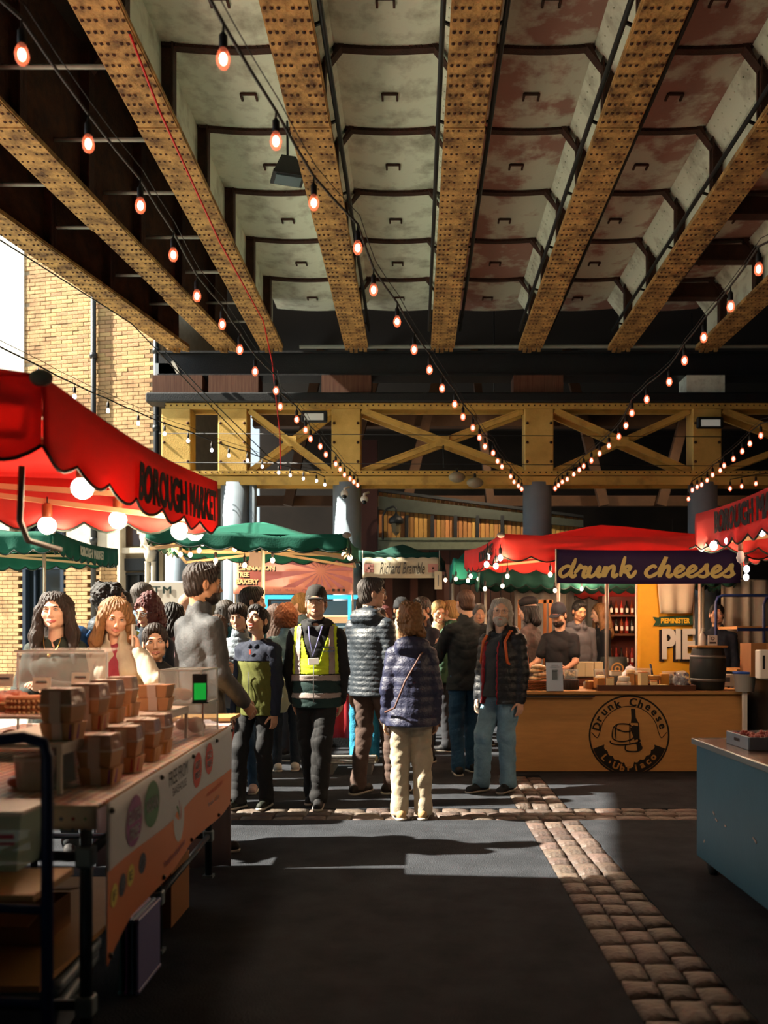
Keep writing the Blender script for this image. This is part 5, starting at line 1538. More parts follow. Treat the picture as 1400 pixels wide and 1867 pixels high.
# goods on the counter
zt = .853
M_RIND = mat('cheese_rind', 'c8924a', .6, noise=.25, objrand=.2); M_CHS = mat('cheese_paste', 'e8d29a', .5, noise=.12, objrand=.15); M_WHT = mat('cheese_white', 'ece4d0', .6, noise=.08)
M_BRD2 = mat('dark_board', '5a3018', .5, noise=.3); M_GL = mat('clear_glass', 'e8f2f2', .05, alpha=.28, spec=.9)
def at(px, Y): return P(px, 0, Y).x
t = thing('wooden_tray', 'dark wooden tray under the cheeses', 'tray', (at(1172, 9.35), 9.36, zt))
w_ = at(1258, 9.35) - at(1085, 9.35)
MB().box((0, 0, .015), (w_, .34, .02)).build('base', M_BRD2, t)
for s in (-1, 1): MB().box((0, s * .17, .03), (w_, .018, .06)).build('side', M_BRD2, t); MB().box((s * w_ / 2, 0, .03), (.018, .34, .06)).build('side', M_BRD2, t)
def block(px, w, d, h, z, Y, lab, m=M_CHS, rz=0, rind=True):
    t = thing('cheese_block', lab, 'cheese', (at(px, Y), Y, z), rz)
    MB().box((0, 0, h / 2), (w, d, h), bev=.008).build('paste', m, t)
    if rind: MB().box((0, 0, h + .002), (w * 1.01, d * 1.01, .008), bev=.003).build('rind', M_RIND, t)
def wheel(px, r, h, z, Y, lab, m=M_WHT, cutw=False, rz=0):
    t = thing('cheese_wheel', lab, 'cheese', (at(px, Y), Y, z), rz)
    MB().lathe([(r * .96, 0), (r, .008), (r, h - .008), (r * .96, h)], n=22).build('rind', m, t)
    MB().lathe([(r * .9, h), (r * .88, h + .004), (.001, h + .004)], n=22).build('top', M_CHS, t)
def wedge(px, r, h, z, Y, lab, rz, m=M_CHS):
    t = thing('cheese_wedge', lab, 'cheese', (at(px, Y), Y, z), rz)
    n = 6; A_ = 1.1; p = [(0, 0)] + [(r * math.cos(A_ * i / n), r * math.sin(A_ * i / n)) for i in range(n + 1)]
    vs = [(a, b, 0) for a, b in p] + [(a, b, h) for a, b in p]; k = len(p)
    MB().add(vs, [tuple(range(k - 1, -1, -1)), tuple(range(k, 2 * k)), (0, 1, k + 1, k), (k - 1, 0, k, 2 * k - 1)]).build('paste', m, t)
    MB().add(vs, [(i, i + 1, k + i + 1, k + i) for i in range(1, k - 1)]).build('rind', M_RIND, t)
zc = zt + .027
block(1092, .09, .1, .10, zc, 9.3, 'amber cheese block at the left end of the dark tray', M_RIND, .2)
block(1112, .075, .09, .11, zc, 9.28, 'tall cut cheese block standing by the white pole', M_CHS, -.1)
wheel(1137, .075, .06, zc, 9.32, 'round pale cheese wheel below another, right of the pole')
wheel(1137, .062, .05, zc + .066, 9.32, 'small white cheese wheel on top of the round wheel', M_WHT)
block(1122, .12, .08, .05, zc + .12, 9.45, 'white cheese slab lying behind the small wheels', M_WHT, .2)
block(1172, .085, .09, .16, zc, 9.36, 'tallest pale cheese block in the middle of the tray', M_CHS, .1)
block(1192, .07, .07, .07, zc, 9.27, 'small cube of pale cheese in front of the glass jar', M_CHS, -.2)
wheel(1190, .08, .045, zc + .08, 9.42, 'brown rinded wheel behind the small cheese cube', M_RIND)
wedge(1196, .13, .035, zc, 9.22, 'flat yellow cheese wedge at the front right of the tray', .1)
wedge(1205, .11, .14, zc, 9.40, 'upright orange wedge beside the wrapped grapes', .4, mat('cheese_orange', 'd99a3a', .5, noise=.1))
block(1078, .10, .09, .08, zt + .008, 9.42, 'wrapped brown cheese piece left of the dark tray', mat('brown_paste', '8a5a34', .5), .3)
for i, (px, z, m_) in enumerate(((1094, .11, M_WHT), (1150, .17, M_CHS), (1162, .16, M_WHT))):
    wheel(px, .05, .035, zt + z, 9.52, ('little pale cheese behind the amber block', 'little yellow cheese between wheel and tall block', 'little white cheese peeking over the tall block')[i], m_)
    MB_ = thing('riser', ('small wooden riser under the little pale cheese', 'small wooden riser under the little yellow cheese', 'small wooden riser under the little white cheese')[i], 'riser', (at(px, 9.52), 9.52, zt)); MB().box((0, 0, z / 2 - .002), (.09, .08, z - .004), bev=.004).build('block', M_PLYT, MB_); MB().box((0, 0, .006), (.1, .09, .012)).build('foot', M_BRD2, MB_)
# grapes in film
t = thing('grape_bag', 'bag of dark grapes wrapped in shiny film', 'fruit', (at(1243, 9.35), 9.36, zc))
r_ = np.random.RandomState(4); g = MB()
for i in range(46): 
    a = r_.rand() * 6.3; q = r_.rand() ** .5 * .07; g.ball((q * math.cos(a), q * math.sin(a), .02 + r_.rand() * .13), .017, 7, 5)
g.build('grapes', mat('grape_dark', '3a1a2c', .2), t, kind='stuff')
gf = Field([-.11, -.11, -.01], [.11, .11, .2], .01); gf.ell((0, 0, .08), (.09, .09, .10), .02); gf.wrinkle(.006, 3, 60, 6, 1); V_, Q_ = gf.net()
link('film', fast_mesh('film', V_, Q_), t, M_GL)
# jar, tub, bottle-like items
def jar(px, py0, r, h, Y, z, lab, fill, lid=None, name='glass_jar', cat_='jar'):
    t = thing(name, lab, cat_, (at(px, Y), Y, z))
    MB().lathe([(r * .9, 0), (r, .01), (r, h * .85), (r * .85, h * .95), (r * .85, h)], n=16).build('glass', M_GL, t)
    MB().lathe([(r * .86, .004), (r * .92, .012), (r * .92, h * .7)], n=14).build('contents', fill, t)
    if lid: MB().lathe([(r * .9, h), (r * .9, h + .02), (.001, h + .022)], n=16).build('lid', lid, t)
jar(1214, 0, .045, .10, 9.55, zt, 'clear jar with a white and blue label behind the wedges', mat('milk_blue', 'b9c8dc', .4), M_WHITE)
jar(1072, 0, .055, .08, 9.62, zt, 'glass bowl with snacks beside the dark pot', mat('snack_brown', '9a6a3a', .7, noise=.4, nscale=40))
# lidded plastic punnets
def punnet(px, Y, z, w, d, h, lab, fillc):
    t = thing('plastic_punnet', lab, 'container', (at(px, Y), Y, z))
    MB().add([(-w * .4, -d * .4, 0), (w * .4, -d * .4, 0), (w * .4, d * .4, 0), (-w * .4, d * .4, 0), (-w / 2, -d / 2, h), (w / 2, -d / 2, h), (w / 2, d / 2, h), (-w / 2, d / 2, h)],
             [(0, 3, 2, 1), (0, 1, 5, 4), (1, 2, 6, 5), (2, 3, 7, 6), (3, 0, 4, 7)]).build('tub', M_GL, t)
    MB().box((0, 0, h + .004), (w * 1.04, d * 1.04, .006), bev=.002).build('lid', M_GL, t)
    g = MB(); r = np.random.RandomState(int(px))
    for i in range(14): g.ball((r.uniform(-.35, .35) * w, r.uniform(-.35, .35) * d, r.uniform(.15, .7) * h + .01), h * .17, 6, 4)
    g.build('contents', mat('fill_' + fillc, fillc, .5), t, kind='stuff')
punnet(1040, 9.55, zt + .115, .16, .12, .09, 'clear plastic tub with cheese cubes on the dark pot', 'd8c49a')
punnet(1096, 9.72, zt, .15, .12, .20, 'large clear tub left of the pole at the back', '8a6a4a')
punnet(1172, 9.78, zt, .16, .12, .21, 'clear tub with blue rim behind the tall cheese', '9a8a6a')
punnet(1228, 9.62, zt, .22, .14, .18, 'wide clear tub of crumbs behind the grapes', 'a89a90')
# dark wooden pot
t = thing('wooden_pot', 'dark ribbed wooden pot near the left end of the counter', 'pot', (at(1040, 9.45), 9.45, zt))
MB().lathe([(.082, 0), (.09, .01), (.092, .10), (.086, .108), (.075, .108)], n=24).build('body', mat('dark_ribbed', '2e2722', .6, noise=.4, nscale=10, stretch=(6, 6, .5)), t)
m = MB()
for k in range(16):
    a = 2 * PI * k / 16; m.bar((.0915 * math.cos(a), .0915 * math.sin(a), .01), (.0915 * math.cos(a), .0915 * math.sin(a), .1), .006)
m.build('stave_edge', mat('dark_ribbed'), t)
# leaflet sign
t = thing('leaflet_stand', 'pale blue leaflet stand with a jar picture on the counter', 'sign', (at(1010, 9.2), 9.17, zt), .05)
R_ = rotm(-.16)
MB().box((0, .0, .15), (.175, .008, .30), R_).build('card', mat('leaflet_blue', '9fb4c8', .5), t)
MB().box((0, -.004, .045), (.176, .01, .09), R_).build('dark_band', mat('leaflet_dark', '14181f', .5), t)
MB().box((0, -.008, .165), (.055, .004, .09), R_).box((0, -.012, .215), (.06, .004, .014), R_).build('jar_picture', mat('leaflet_ink', '4a5a64', .5), t)
for z, w_ in ((.25, .1), (.27, .07), (.06, .1), (.045, .09), (.03, .1)):
    MB().box((0, -.012 + (z - .15) * .0, z), (w_, .003, .006), R_).build('printed_line', mat('leaflet_ink' if z > .1 else 'cam_white'), t)
MB().bar((0, .03, .2), (0, .11, 0), .03, .004).build('easel', M_PLYT, t)
# wicker basket with packets
t = thing('wicker_basket', 'wicker basket at the left end of the counter', 'basket', (at(979, 9.35), 9.36, zt))
m = MB()
for k in range(6): m.lathe([(.10 + .004 * k - .006, .008 + k * .016), (.106 + .004 * k, .014 + k * .016), (.10 + .004 * k - .004, .022 + k * .016)], n=20, sx=1.05, sy=.8)
m.build('weave', mat('wicker', '8a5228', .7, noise=.3, nscale=40), t)
MB().lathe([(.001, .006), (.10, .006)], n=20, sx=1.05, sy=.8).build('bottom', mat('wicker'), t)
for i in range(6):
    t = thing('crisp_packet', ['cellophane packet lowest in the basket', 'cellophane packet leaning left in the basket', 'cellophane packet leaning right in the basket', 'cellophane packet in the middle of the basket pile', 'cellophane packet second from the top of the basket pile', 'cellophane packet topmost of the basket pile'][i], 'packet',
              (at(979, 9.35) + random.uniform(-.04, .05), 9.36 + random.uniform(-.02, .03), zt + .03 + .042 * i), random.uniform(-.6, .6))
    pf = Field([-.10, -.07, -.03], [.10, .07, .05], .008); pf.ell((0, 0, .005), (.085, .055, .026), .02); pf.wrinkle(.004, i, 70, 6, 1); V_, Q_ = pf.net()
    link('wrap', fast_mesh('wrap', V_, Q_), t, mat('cellophane', 'd8c4a0', .2, col2='b98a52', nscale=25))
    MB().box((0, -.0, .03), (.07, .05, .004), rotm(.1)).build('tag', M_WHITE, t)
# flatbread boards leaning behind basket
t = thing('flatbread_pack', 'stack of wrapped flatbreads behind the basket', 'food', (at(998, 9.7), 9.75, zt), 0)
for k in range(5): MB().box((0, .0, .04 + .045 * k), (.26, .2, .035), rotm(0, random.uniform(-.05, .05), random.uniform(-.1, .1)), bev=.012).build('pack', mat('flatbread', 'd8b07c', .5, noise=.3, nscale=20), t)
# barrel
t = thing('small_barrel', 'small black wooden barrel at the right end of the counter', 'barrel', (at(1290, 9.4), 9.40, zt))
MB().lathe([(.155, 0), (.168, .02), (.183, .14), (.190, .22), (.186, .32), (.165, .43), (.160, .45), (.14, .45), (.14, .43), (.001, .43)], n=28).build('staves', mat('barrel_black', '1e2422', .5, noise=.3, nscale=6, stretch=(6, 6, .3)), t)
for z, r in ((.11, .1815), (.355, .1815)): MB().lathe([(r - .004, z - .016), (r + .004, z - .014), (r + .004, z + .014), (r - .006, z + .016)], n=28).build('hoop', mat('hoop_steel', '7a7c78', .4, metal=.7), t)
zb = zt + .452
t = thing('round_board', 'thin wooden board lying on the small barrel', 'board', (at(1290, 9.4), 9.40, zb)); MB().box((0, 0, .01), (.33, .30, .02), bev=.006).build('board', M_PLYT, t); MB().box((0, -.15, .01), (.331, .006, .008)).build('edge', M_RIND, t)
t = thing('sanitiser_bottle', 'white pump sanitiser bottle standing on the barrel board', 'bottle', (at(1279, 9.4), 9.38, zb + .021))
MB().lathe([(.03, 0), (.034, .01), (.034, .10), (.015, .13), (.012, .14)], n=16).build('body', mat('bottle_white', 'dcd8cc', .3), t)
MB().tube([(0, 0, .14), (0, 0, .18), (.0, -.0, .185), (.03, 0, .18)], .006, 6).lathe([(.014, .14), (.014, .155), (.006, .158)], n=10).build('pump', mat('bottle_white'), t)
t = thing('framed_card', 'small white card with a black print on the barrel board', 'card', (at(1299, 9.4), 9.40, zb + .021), -.05)
MB().box((0, 0, .055), (.10, .012, .11), bev=.002).build('frame', M_WHITE, t); ring_ = MB(); ring(ring_, .016, .007, -.0075, 0, .075, 16); ring_.box((0, -.007, .03), (.07, .002, .018)).build('print', M_BK, t)
# dark pan and wrapped paper bundle at the back of the counter
t = thing('paper_bundle', 'crumpled white paper bundle at the back of the counter', 'paper', (at(1147, 9.8), 9.88, zt))
pf = Field([-.16, -.12, -.01], [.16, .12, .3], .01); pf.cap((0, 0, .08), (.03, 0, .18), .10, .05, .02); pf.wrinkle(.012, 9, 35, 6, 1); pf.cut((0, 0, -1), (0, 0, 0)); V_, Q_ = pf.net(); link('paper', fast_mesh('paper', V_, Q_), t, mat('paper_white', 'cfd0d4', .7)); MB().tube([(.0, 0, .22), (.04, 0, .25)], .01, 5).build('twist', mat('paper_white'), t)
t = thing('dark_scoop', 'dark blue scoop with its handle up behind the cheeses', 'scoop', (at(1200, 9.85), 9.9, zt))
MB().lathe([(.001, .0), (.07, .02), (.085, .08), (.08, .13), (.074, .13), (.078, .08), (.001, .01)], n=18).build('bowl', mat('navy_plastic', '1c2c44', .4), t); MB().tube([(-.05, 0, .12), (-.075, 0, .26)], .012, 8).build('handle', mat('navy_plastic'), t)
# ------------------------------------------------------------------ behind the cheese stall
M_CRATE = mat('crate_wood', '6a4228', .7, noise=.3, nscale=5, objrand=.2)
labs = ['lowest slatted wooden crate behind the cheese counter', 'middle slatted wooden crate behind the cheese counter', 'top slatted wooden crate behind the cheese counter']
for k in range(3):
    t = thing('wooden_crate', labs[k], 'crate', (at(1078, 10.7), 10.8, .31 * k + .0))
    for s in range(4):
        for y in (-.17, .17): MB().box((0, y, .04 + s * .075), (.48, .015, .06)).build('slat', M_CRATE, t)
    for sx in (-1, 1):
        for y in (-.155, .155): MB().box((sx * .225, y, .15), (.03, .03, .30)).build('corner_post', M_CRATE, t)
        MB().box((sx * .24, 0, .15), (.012, .33, .28)).build('end_panel', M_CRATE, t)
    MB().box((0, 0, .012), (.47, .32, .012)).build('bottom', M_CRATE, t)
for k, px in enumerate((1058, 1074, 1091)):
    t = thing('cream_box', ('leftmost', 'middle', 'rightmost')[k] + ' of three cream boxes on the wooden crates', 'box', (at(px, 10.7), 10.78, .935))
    MB().box((0, 0, .085), (.105, .2, .17), bev=.004).build('carton', mat('carton_cream', 'c8b890', .7), t); MB().box((0, 0, .172), (.108, .204, .01)).build('lid', mat('carton_cream'), t)
t = thing('pie_banner', 'yellow banner with big white letters and a green ribbon', 'banner', (at(1213, 11), 11.0, 0))
MB().grid(lambda u, v: ((u - .5) * .70, .02 * math.sin(7 * u + 2 * v), .75 + v * 1.42), 14, 8).build('cloth', mat('yellow_banner', 'e0a422', .7, noise=.1), t)
solidify(t.children[0], .01)
MB().box((.12, -.04, 1.62), (.42, .008, .12), rotm(0, -.05, 0)).add([(-.09, -.04, 1.66), (-.17, -.04, 1.67), (-.13, -.04, 1.61), (-.17, -.04, 1.55), (-.09, -.04, 1.56)], [(0, 1, 2, 3, 4)]).build('ribbon', mat('ribbon_green', '22442c', .7), t)
text('ribbon_lettering', 'PIEMINISTER', .09, mat('yellow_letter', 'e6b82c', .6), t, (.11, -.05, 1.62), width=.36, height=.065, bold=.004)
text('shadow_lettering', 'PIE', .4, M_BK, t, (.12, -.034, 1.31), width=.42, height=.40, bold=.02)
text('lettering', 'PIE', .4, M_WHITE, t, (.15, -.055, 1.33), width=.42, height=.38, bold=.02)
for s in (-1, 1): MB().tube([(s * .36, .02, 0), (s * .36, .02, 2.2)], .015, 6).build('pole', M_POLE, t)
t = thing('white_drape', 'white cloth draped over the top of the yellow banner', 'cloth', (at(1232, 10.9), 10.88, 1.71))
MB().grid(lambda u, v: ((u - .5) * (.40 + .08 * v), .03 * math.sin(14 * u) * (1 - .5 * v) - .01, v * .42), 16, 5).build('drape', mat('drape_white', 'cdbfa4', .8, transl=.2), t); solidify(t.children[0], .006); MB().tube([(-.25, .02, .42), (.25, .02, .42)], .012, 6).build('rail', M_POLE, t)
def sheet(lab, px0, px1, py0, py1, Y, col, name='sheet_wall', folds=10):
    a, b = P(px0, py1, Y), P(px1, py0, Y); t = thing(name, lab, 'sheet', ((a.x + b.x) / 2, Y, 0)); w, z0, z1_ = b.x - a.x, max(a.z, .02), b.z
    MB().grid(lambda u, v: ((u - .5) * w, .025 * math.sin(folds * u * 2) + .01 * math.sin(31 * u), z0 + v * (z1_ - z0)), 24, 6).build('sheet', mat('sheet_' + col, col, .8, transl=.25, noise=.1), t); solidify(t.children[0], .005)
    m = MB(); m.tube([(-w / 2, .03, 0), (-w / 2, .03, z1_)], .014, 6).tube([(w / 2, .03, 0), (w / 2, .03, z1_)], .014, 6).tube([(-w / 2, .03, z1_), (w / 2, .03, z1_)], .014, 6); m.build('frame', M_POLE, t)
sheet('grey white tarpaulin wall left of the cheese stall', 940, 1030, 1062, 1300, 12.8, 'b0aaa4')
sheet('pale tarpaulin wall above the vendor in grey', 1032, 1092, 1070, 1300, 13.0, '9c9690')
sheet('tall white sheet wall behind the blue cart', 1318, 1400, 1058, 1300, 11.6, 'c4bcae')
sheet('far right white sheet wall behind the cardboard box', 1402, 1480, 1058, 1300, 11.7, 'b8b0a2')
t = thing('display_rack', 'light wooden display rack left of the grey column', 'frame', (at(972, 11.4), 11.4, 0))
for px in (-.28, .05, .12): MB().box((px + .1, 0, .95), (.04, .04, 1.9)).build('post', mat('pine', 'b9773a', .6, noise=.2), t)
for z in (1.88, 1.2): MB().box((.03, 0, z), (.45, .04, .05)).build('rail', mat('pine'), t)
t = thing('bottle_shelf', 'dark shelf of bottles glowing red behind the crates', 'shelf', (at(1137, 12.5), 12.55, 0))
MB().box((0, .15, 1.0), (.62, .02, 2.0)).build('back_panel', mat('red_back', '5a1c18', .6), t)
for z in (.5, 1.0, 1.45, 1.72): MB().box((0, 0, z), (.62, .28, .03)).build('shelf_board', M_BRD2, t)
for s in (-1, 1): MB().box((s * .31, 0, 1.0), (.03, .3, 2.0)).build('side_panel', M_BRD2, t)
bt = None
cl = [mat('glass_dark', '1c1a16', .15), mat('glass_amber', '6a2c14', .15), mat('glass_red', '8a2a24', .2)]
for zi, z in enumerate((1.015, 1.465, 1.735)):
    for k in range(8):
        m_ = cl[(k * 7 + zi) % 3]
        tb = thing('bottle', ('first', 'second', 'third', 'fourth', 'fifth', 'sixth', 'seventh', 'eighth')[k] + ' bottle from the left on the ' + ('lower', 'middle', 'upper')[zi] + ' board of the red lit shelf', 'bottle', (at(1137, 12.5) - .26 + k * .074, 12.48, z), 0, 'bottles on the shelf behind the crates')
        h = .25 if zi < 2 else .2
        me = MB().lathe([(.026, 0), (.028, .01), (.028, h * .6), (.011, h * .75), (.011, h)], n=8).build('glass', m_, tb); MB().box((0, -.028, h * .3), (.035, .004, .06)).build('label', M_WHITE, tb)
l = bpy.data.lights.new('shelf_light', 'POINT'); l.energy = 10; l.color = (1, .5, .3); l.shadow_soft_size = .05; o = bpy.data.objects.new('shelf_light', l); COL.objects.link(o); o.location = (at(1137, 12), 12.1, 1.95)
t = thing('black_cask', 'dark cask with a round emblem behind the crates', 'cask', (at(1122, 11.6), 11.7, 0))
MB().lathe([(.17, 0), (.2, .3), (.21, .55), (.2, .85), (.17, 1.15), (.001, 1.15)], n=20).build('body', mat('barrel_black'), t); rr = MB(); ring(rr, .075, .02, -.215, 0, 1.0, 20); ring(rr, .03, .02, -.215, 0, 1.0, 16); rr.build('emblem', mat('emblem_tan', 'b98a4a', .5), t)
t = thing('white_box', 'small white notice box behind the barrel', 'box', (at(1340, 9.6), 9.9, 0)); MB().box((0, 0, .93), (.17, .12, .14), bev=.006).box((0, 0, .43), (.03, .03, .86)).box((0, 0, .01), (.2, .2, .02)).build('body', M_WHITE, t); MB().box((0, -.062, .94), (.06, .004, .05)).build('print', mat('leaflet_ink'), t)
# right end: black counter, box, cart
t = thing('black_counter', 'black counter standing behind the grey cabinet at the right', 'counter', (4.15, 8.72, 0)); 
MB().box((0, 0, .50), (1.2, 1.6, .98), bev=.01).build('body', mat('black_panel', '101214', .5), t); MB().box((0, 0, 1.0), (1.26, 1.66, .03), bev=.008).build('worktop', mat('grey_worktop', '5a5854', .4), t)
t = thing('cardboard_box', 'brown cardboard box on the black counter', 'box', (P(1398, 0, 8.9).x, 9.0, 1.016)); MB().box((0, 0, .17), (.36, .3, .34)).build('carton', mat('cardboard', 'a06e42', .8, noise=.1), t); MB().box((0, -.152, .17), (.05, .003, .34)).build('tape', mat('tape', 'b98a5a', .4), t)
t = thing('napkin_dispenser', 'white napkin dispenser with a black slot on the black counter', 'dispenser', (P(1388, 0, 8.5).x, 8.45, 1.016)); MB().box((0, 0, .14), (.12, .12, .28), bev=.01).build('shell', mat('bottle_white'), t); MB().box((-.02, -.062, .16), (.022, .006, .13)).build('slot', M_BLACK, t)
t = thing('white_bucket', 'white bucket with a blue rim beside the barrel', 'bucket', (P(1335, 0, 9.35).x + .0, 9.0, 0)); MB().lathe([(.001, .86), (.09, .86), (.11, 1.05), (.112, 1.05)], n=20).box((0, 0, .42), (.04, .04, .86)).box((0, 0, .01), (.2, .2, .02)).build('bucket_body', mat('bottle_white'), t); MB().lathe([(.112, 1.04), (.118, 1.05), (.118, 1.065), (.108, 1.065)], n=20).build('rim', mat('rim_blue', '2450a0', .4), t)
M_BLUE = mat('blue_paint', '182c5c', .4, noise=.2)
t = thing('blue_cart', 'tall blue tube cart with shelves at the right', 'cart', (P(1352, 0, 10.2).x, 10.2, 0))
def loop(m, x0, x1, y, z1_, r=.018):
    pts = [(x0, y, 0), (x0, y, z1_ - .08), (x0 + .025, y, z1_ - .02), (x0 + .08, y, z1_), (x1 - .08, y, z1_), (x1 - .025, y, z1_ - .02), (x1, y, z1_ - .08), (x1, y, 0)]
    m.tube(pts, r, 8)
m = MB(); loop(m, -.30, .62, -.0, 1.90); m.build('rear_hoop', M_BLUE, t); m = MB(); loop(m, .02, .9, -.6, 1.86); m.build('front_hoop', M_BLUE, t)
for z in (1.05, 1.52): MB().box((.3, -.3, z), (1.15, .6, .03)).build('shelf_board', M_PLYT, t); MB().box((.3, -.61, z - .02), (1.15, .02, .035)).build('shelf_rail', M_BLUE, t)
# grey cabinet in the right foreground
M_CAB = mat('cabinet_grey_blue', '3e6a80', .45, noise=.15, nscale=3, metal=.2, bump=.05)
t = thing('grey_cabinet', 'grey blue metal cabinet on castors in the right foreground', 'cabinet', (2.2, 4.45, 0))
MB().box((0, 0, .43), (.98, 1.78, .68), bev=.008).build('body', M_CAB, t)
MB().box((0, 0, .785), (1.02, 1.82, .03), bev=.006).build('steel_top', mat('steel_top', '8a6a5c', .22, metal=.8, noise=.15), t)
MB().box((-.508, 0, .785), (.012, 1.83, .034), bev=.003).box((0, .914, .785), (1.02, .012, .034)).build('edge_strip', mat('edge_steel', '9aa4a8', .3, metal=.7), t)
for sx in (-1, 1):
    for sy in (-1, 1):
        c = MB().lathe([(.045, 0)] * 1 + [(.045, .0)], n=3) if False else MB()
        c.tube([(sx * .42 - .018, sy * .80, .045), (sx * .42 + .018, sy * .80, .045)], .045, 14); c.box((sx * .42, sy * .80, .075), (.05, .06, .05)); c.build('castor', M_BLACK, t)
m = MB()
for (px, py, w_, rz) in ((1296, 1483, .03, .4), (1301, 1495, .035, .2), (1317, 1506, .02, 0), (1279, 1534, .02, -.9), (1370, 1532, .05, .35)):
    Y = .0; Yc = 1.692 * FPX / (px - VX); z = CH + (VY - py) * Yc / FPX
    m.box((-.4925, Yc - 4.45, z), (.003, w_, .010), rotm(rz))
m.build('scratch', mat('scratch_pale', 'b9a49a', .6), t)
t = thing('metal_tray', 'grey tray with slotted ends full of pink sweets on the cabinet', 'tray', (P(1400, 0, 5.05).x + .02, 4.95, .802), 0)
w_, d_ = .46, .34
MB().box((0, 0, .006), (w_, d_, .01)).box((-w_ / 2, 0, .035), (.01, d_, .07)).box((w_ / 2, 0, .035), (.01, d_, .07)).box((0, -d_ / 2, .035), (w_, .01, .07)).box((0, d_ / 2, .035), (w_, .01, .07)).build('tray_body', mat('tray_metal', '8a98a4', .35, metal=.3), t)
MB().box((-w_ / 2 - .006, -.0, .04), (.004, .08, .018)).box((-.1, -d_ / 2 - .006, .04), (.06, .004, .018)).build('slot', M_BLACK, t)
g = MB()
for i in range(140): g.ball((random.uniform(-.21, .21), random.uniform(-.15, .15), .04 + random.uniform(0, .03)), .013, 5, 4)
g.build('sweets', mat('sweet_pink', 'b05a50', .5, col2='7a2c30', nscale=60), t, kind='stuff')

# ------------------------------------------------------------------ bakery banner stall in the middle
bn = thing('bakery_banner', 'pink banner with a sunburst and cream lettering of the cinnamon bakery', 'banner', (P(535, 0, 10.3).x, 10.3, 0), .04)
bw_, z0_, z1_ = 1.40, P(0, 1083, 10.3).z, P(0, 1011, 10.3).z
solidify(MB().grid(lambda u, v: ((u - .5) * bw_, .015 * math.sin(8 * u) + .006 * math.sin(20 * u + 4 * v), z0_ + (z1_ - z0_) * v), 18, 5).build('cloth', mat('pink_banner', 'e8a494', .75, transl=.1), bn), .006)
bc = (P(585, 0, 10.3).x - bn.location.x, P(0, 1041, 10.3).z)
m = MB()
for k in range(16):
    if k in (1000,): continue
    a = 2 * PI * (k + .25) / 16; da = .085
    def hit(a):
        d = (math.cos(a), math.sin(a)); ts = []
        for (c, lo, hi, q) in ((bc[0], -bw_ / 2 + .01, bw_ / 2 - .01, d[0]), (bc[1], z0_ + .075, z1_ - .01, d[1])):
            if q > 1e-6: ts.append((hi - c) / q)
            elif q < -1e-6: ts.append((lo - c) / q)
        t_ = min(min(ts), .85); return (bc[0] + d[0] * t_, -.024, bc[1] + d[1] * t_)
    d0 = (bc[0] + .04 * math.cos(a), -.024, bc[1] + .04 * math.sin(a))
    m.add([d0, hit(a - da), hit(a), hit(a + da)], [(0, 1, 2, 3)])
m.build('sunburst', mat('sun_mauve', 'a8686c', .75), bn)
M_CRM = mat('cream_letter', 'f0d8b0', .7)
for i, (b_, px, py, ww) in enumerate((('THE', 442, 1026, 18), ('CINNAMON', 468, 1036, 68), ('TREE', 444, 1048, 22), ('BAKERY', 452, 1061, 40))):
    x = P(px, 0, 10.3).x - bn.location.x; z = P(0, py, 10.3).z
    text('letter_shadow', b_, .08, M_BK, bn, (x + .012, -.026, z - .012), width=ww * 10.3 / 1600, height=.062, bold=.006)
    text('lettering', b_, .08, M_CRM, bn, (x, -.034, z), width=ww * 10.3 / 1600, height=.058, bold=.004)
text('small_print', 'Cakes & Bakes  ·  Retail  ·  Markets  ·  Wholesale  ·  Events', .03, mat('sun_mauve'), bn, (-.05, -.03, z0_ + .045), width=.95, height=.028)
for dx in (.47, .53, .59): MB().box((dx, -.028, z0_ + .045), (.03, .004, .03), bev=.0).build('icon', M_BK, bn)
for s in (-1, 1): MB().tube([(s * .69, .03, 0), (s * .69, .03, z1_)], .014, 6).build('pole', M_POLE, bn)
t = thing('paper_notice', 'grey paper notice hanging in front of the pink banner', 'paper', P(468, 1020, 9.9), .1); MB().box((0, 0, 0), (.17, .004, .16), rotm(0, .12)).build('sheet', mat('paper_grey', 'b49c90', .7), t); MB().box((0, 0, .085), (.03, .01, .02)).build('clip', M_BLACK, t); MB().tube([(0, 0, .09), (0, 0, .5)], .003, 4).build('string', M_SOCK, t)
t = thing('lit_kiosk', 'glass kiosk edged with blue light below the pink banner', 'kiosk', (P(572, 0, 11.4).x, 11.5, 0))
MB().box((0, 0, .45), (1.25, .5, .9)).build('base', M_BLACK, t)
M_NEON = mat('neon_blue', '4ad0ff', .4, emit=1.0, ecol='38b8f0')
for px in (-.6, .48): MB().box((px, -.25, 1.42), (.05, .04, 1.05)).build('light_strip', M_NEON, t)
MB().box((0, -.25, 1.93), (1.2, .04, .05)).build('light_strip', M_NEON, t)
MB().box((0, .2, 1.4), (1.2, .03, 1.0)).build('back_panel', mat('kiosk_back', '2a4a5c', .5), t)
for z in (1.2, 1.55): MB().box((.1, 0, z), (.9, .35, .015)).build('shelf', M_GL, t)
MB().box((.30, -.02, 1.65), (.40, .2, .10), bev=.02).box((.30, -.02, 1.30), (.38, .2, .08), bev=.02).build('bread_tray', mat('bread_glow', 'd8a878', .6, emit=.15), t)  # slight glow put into the bread material
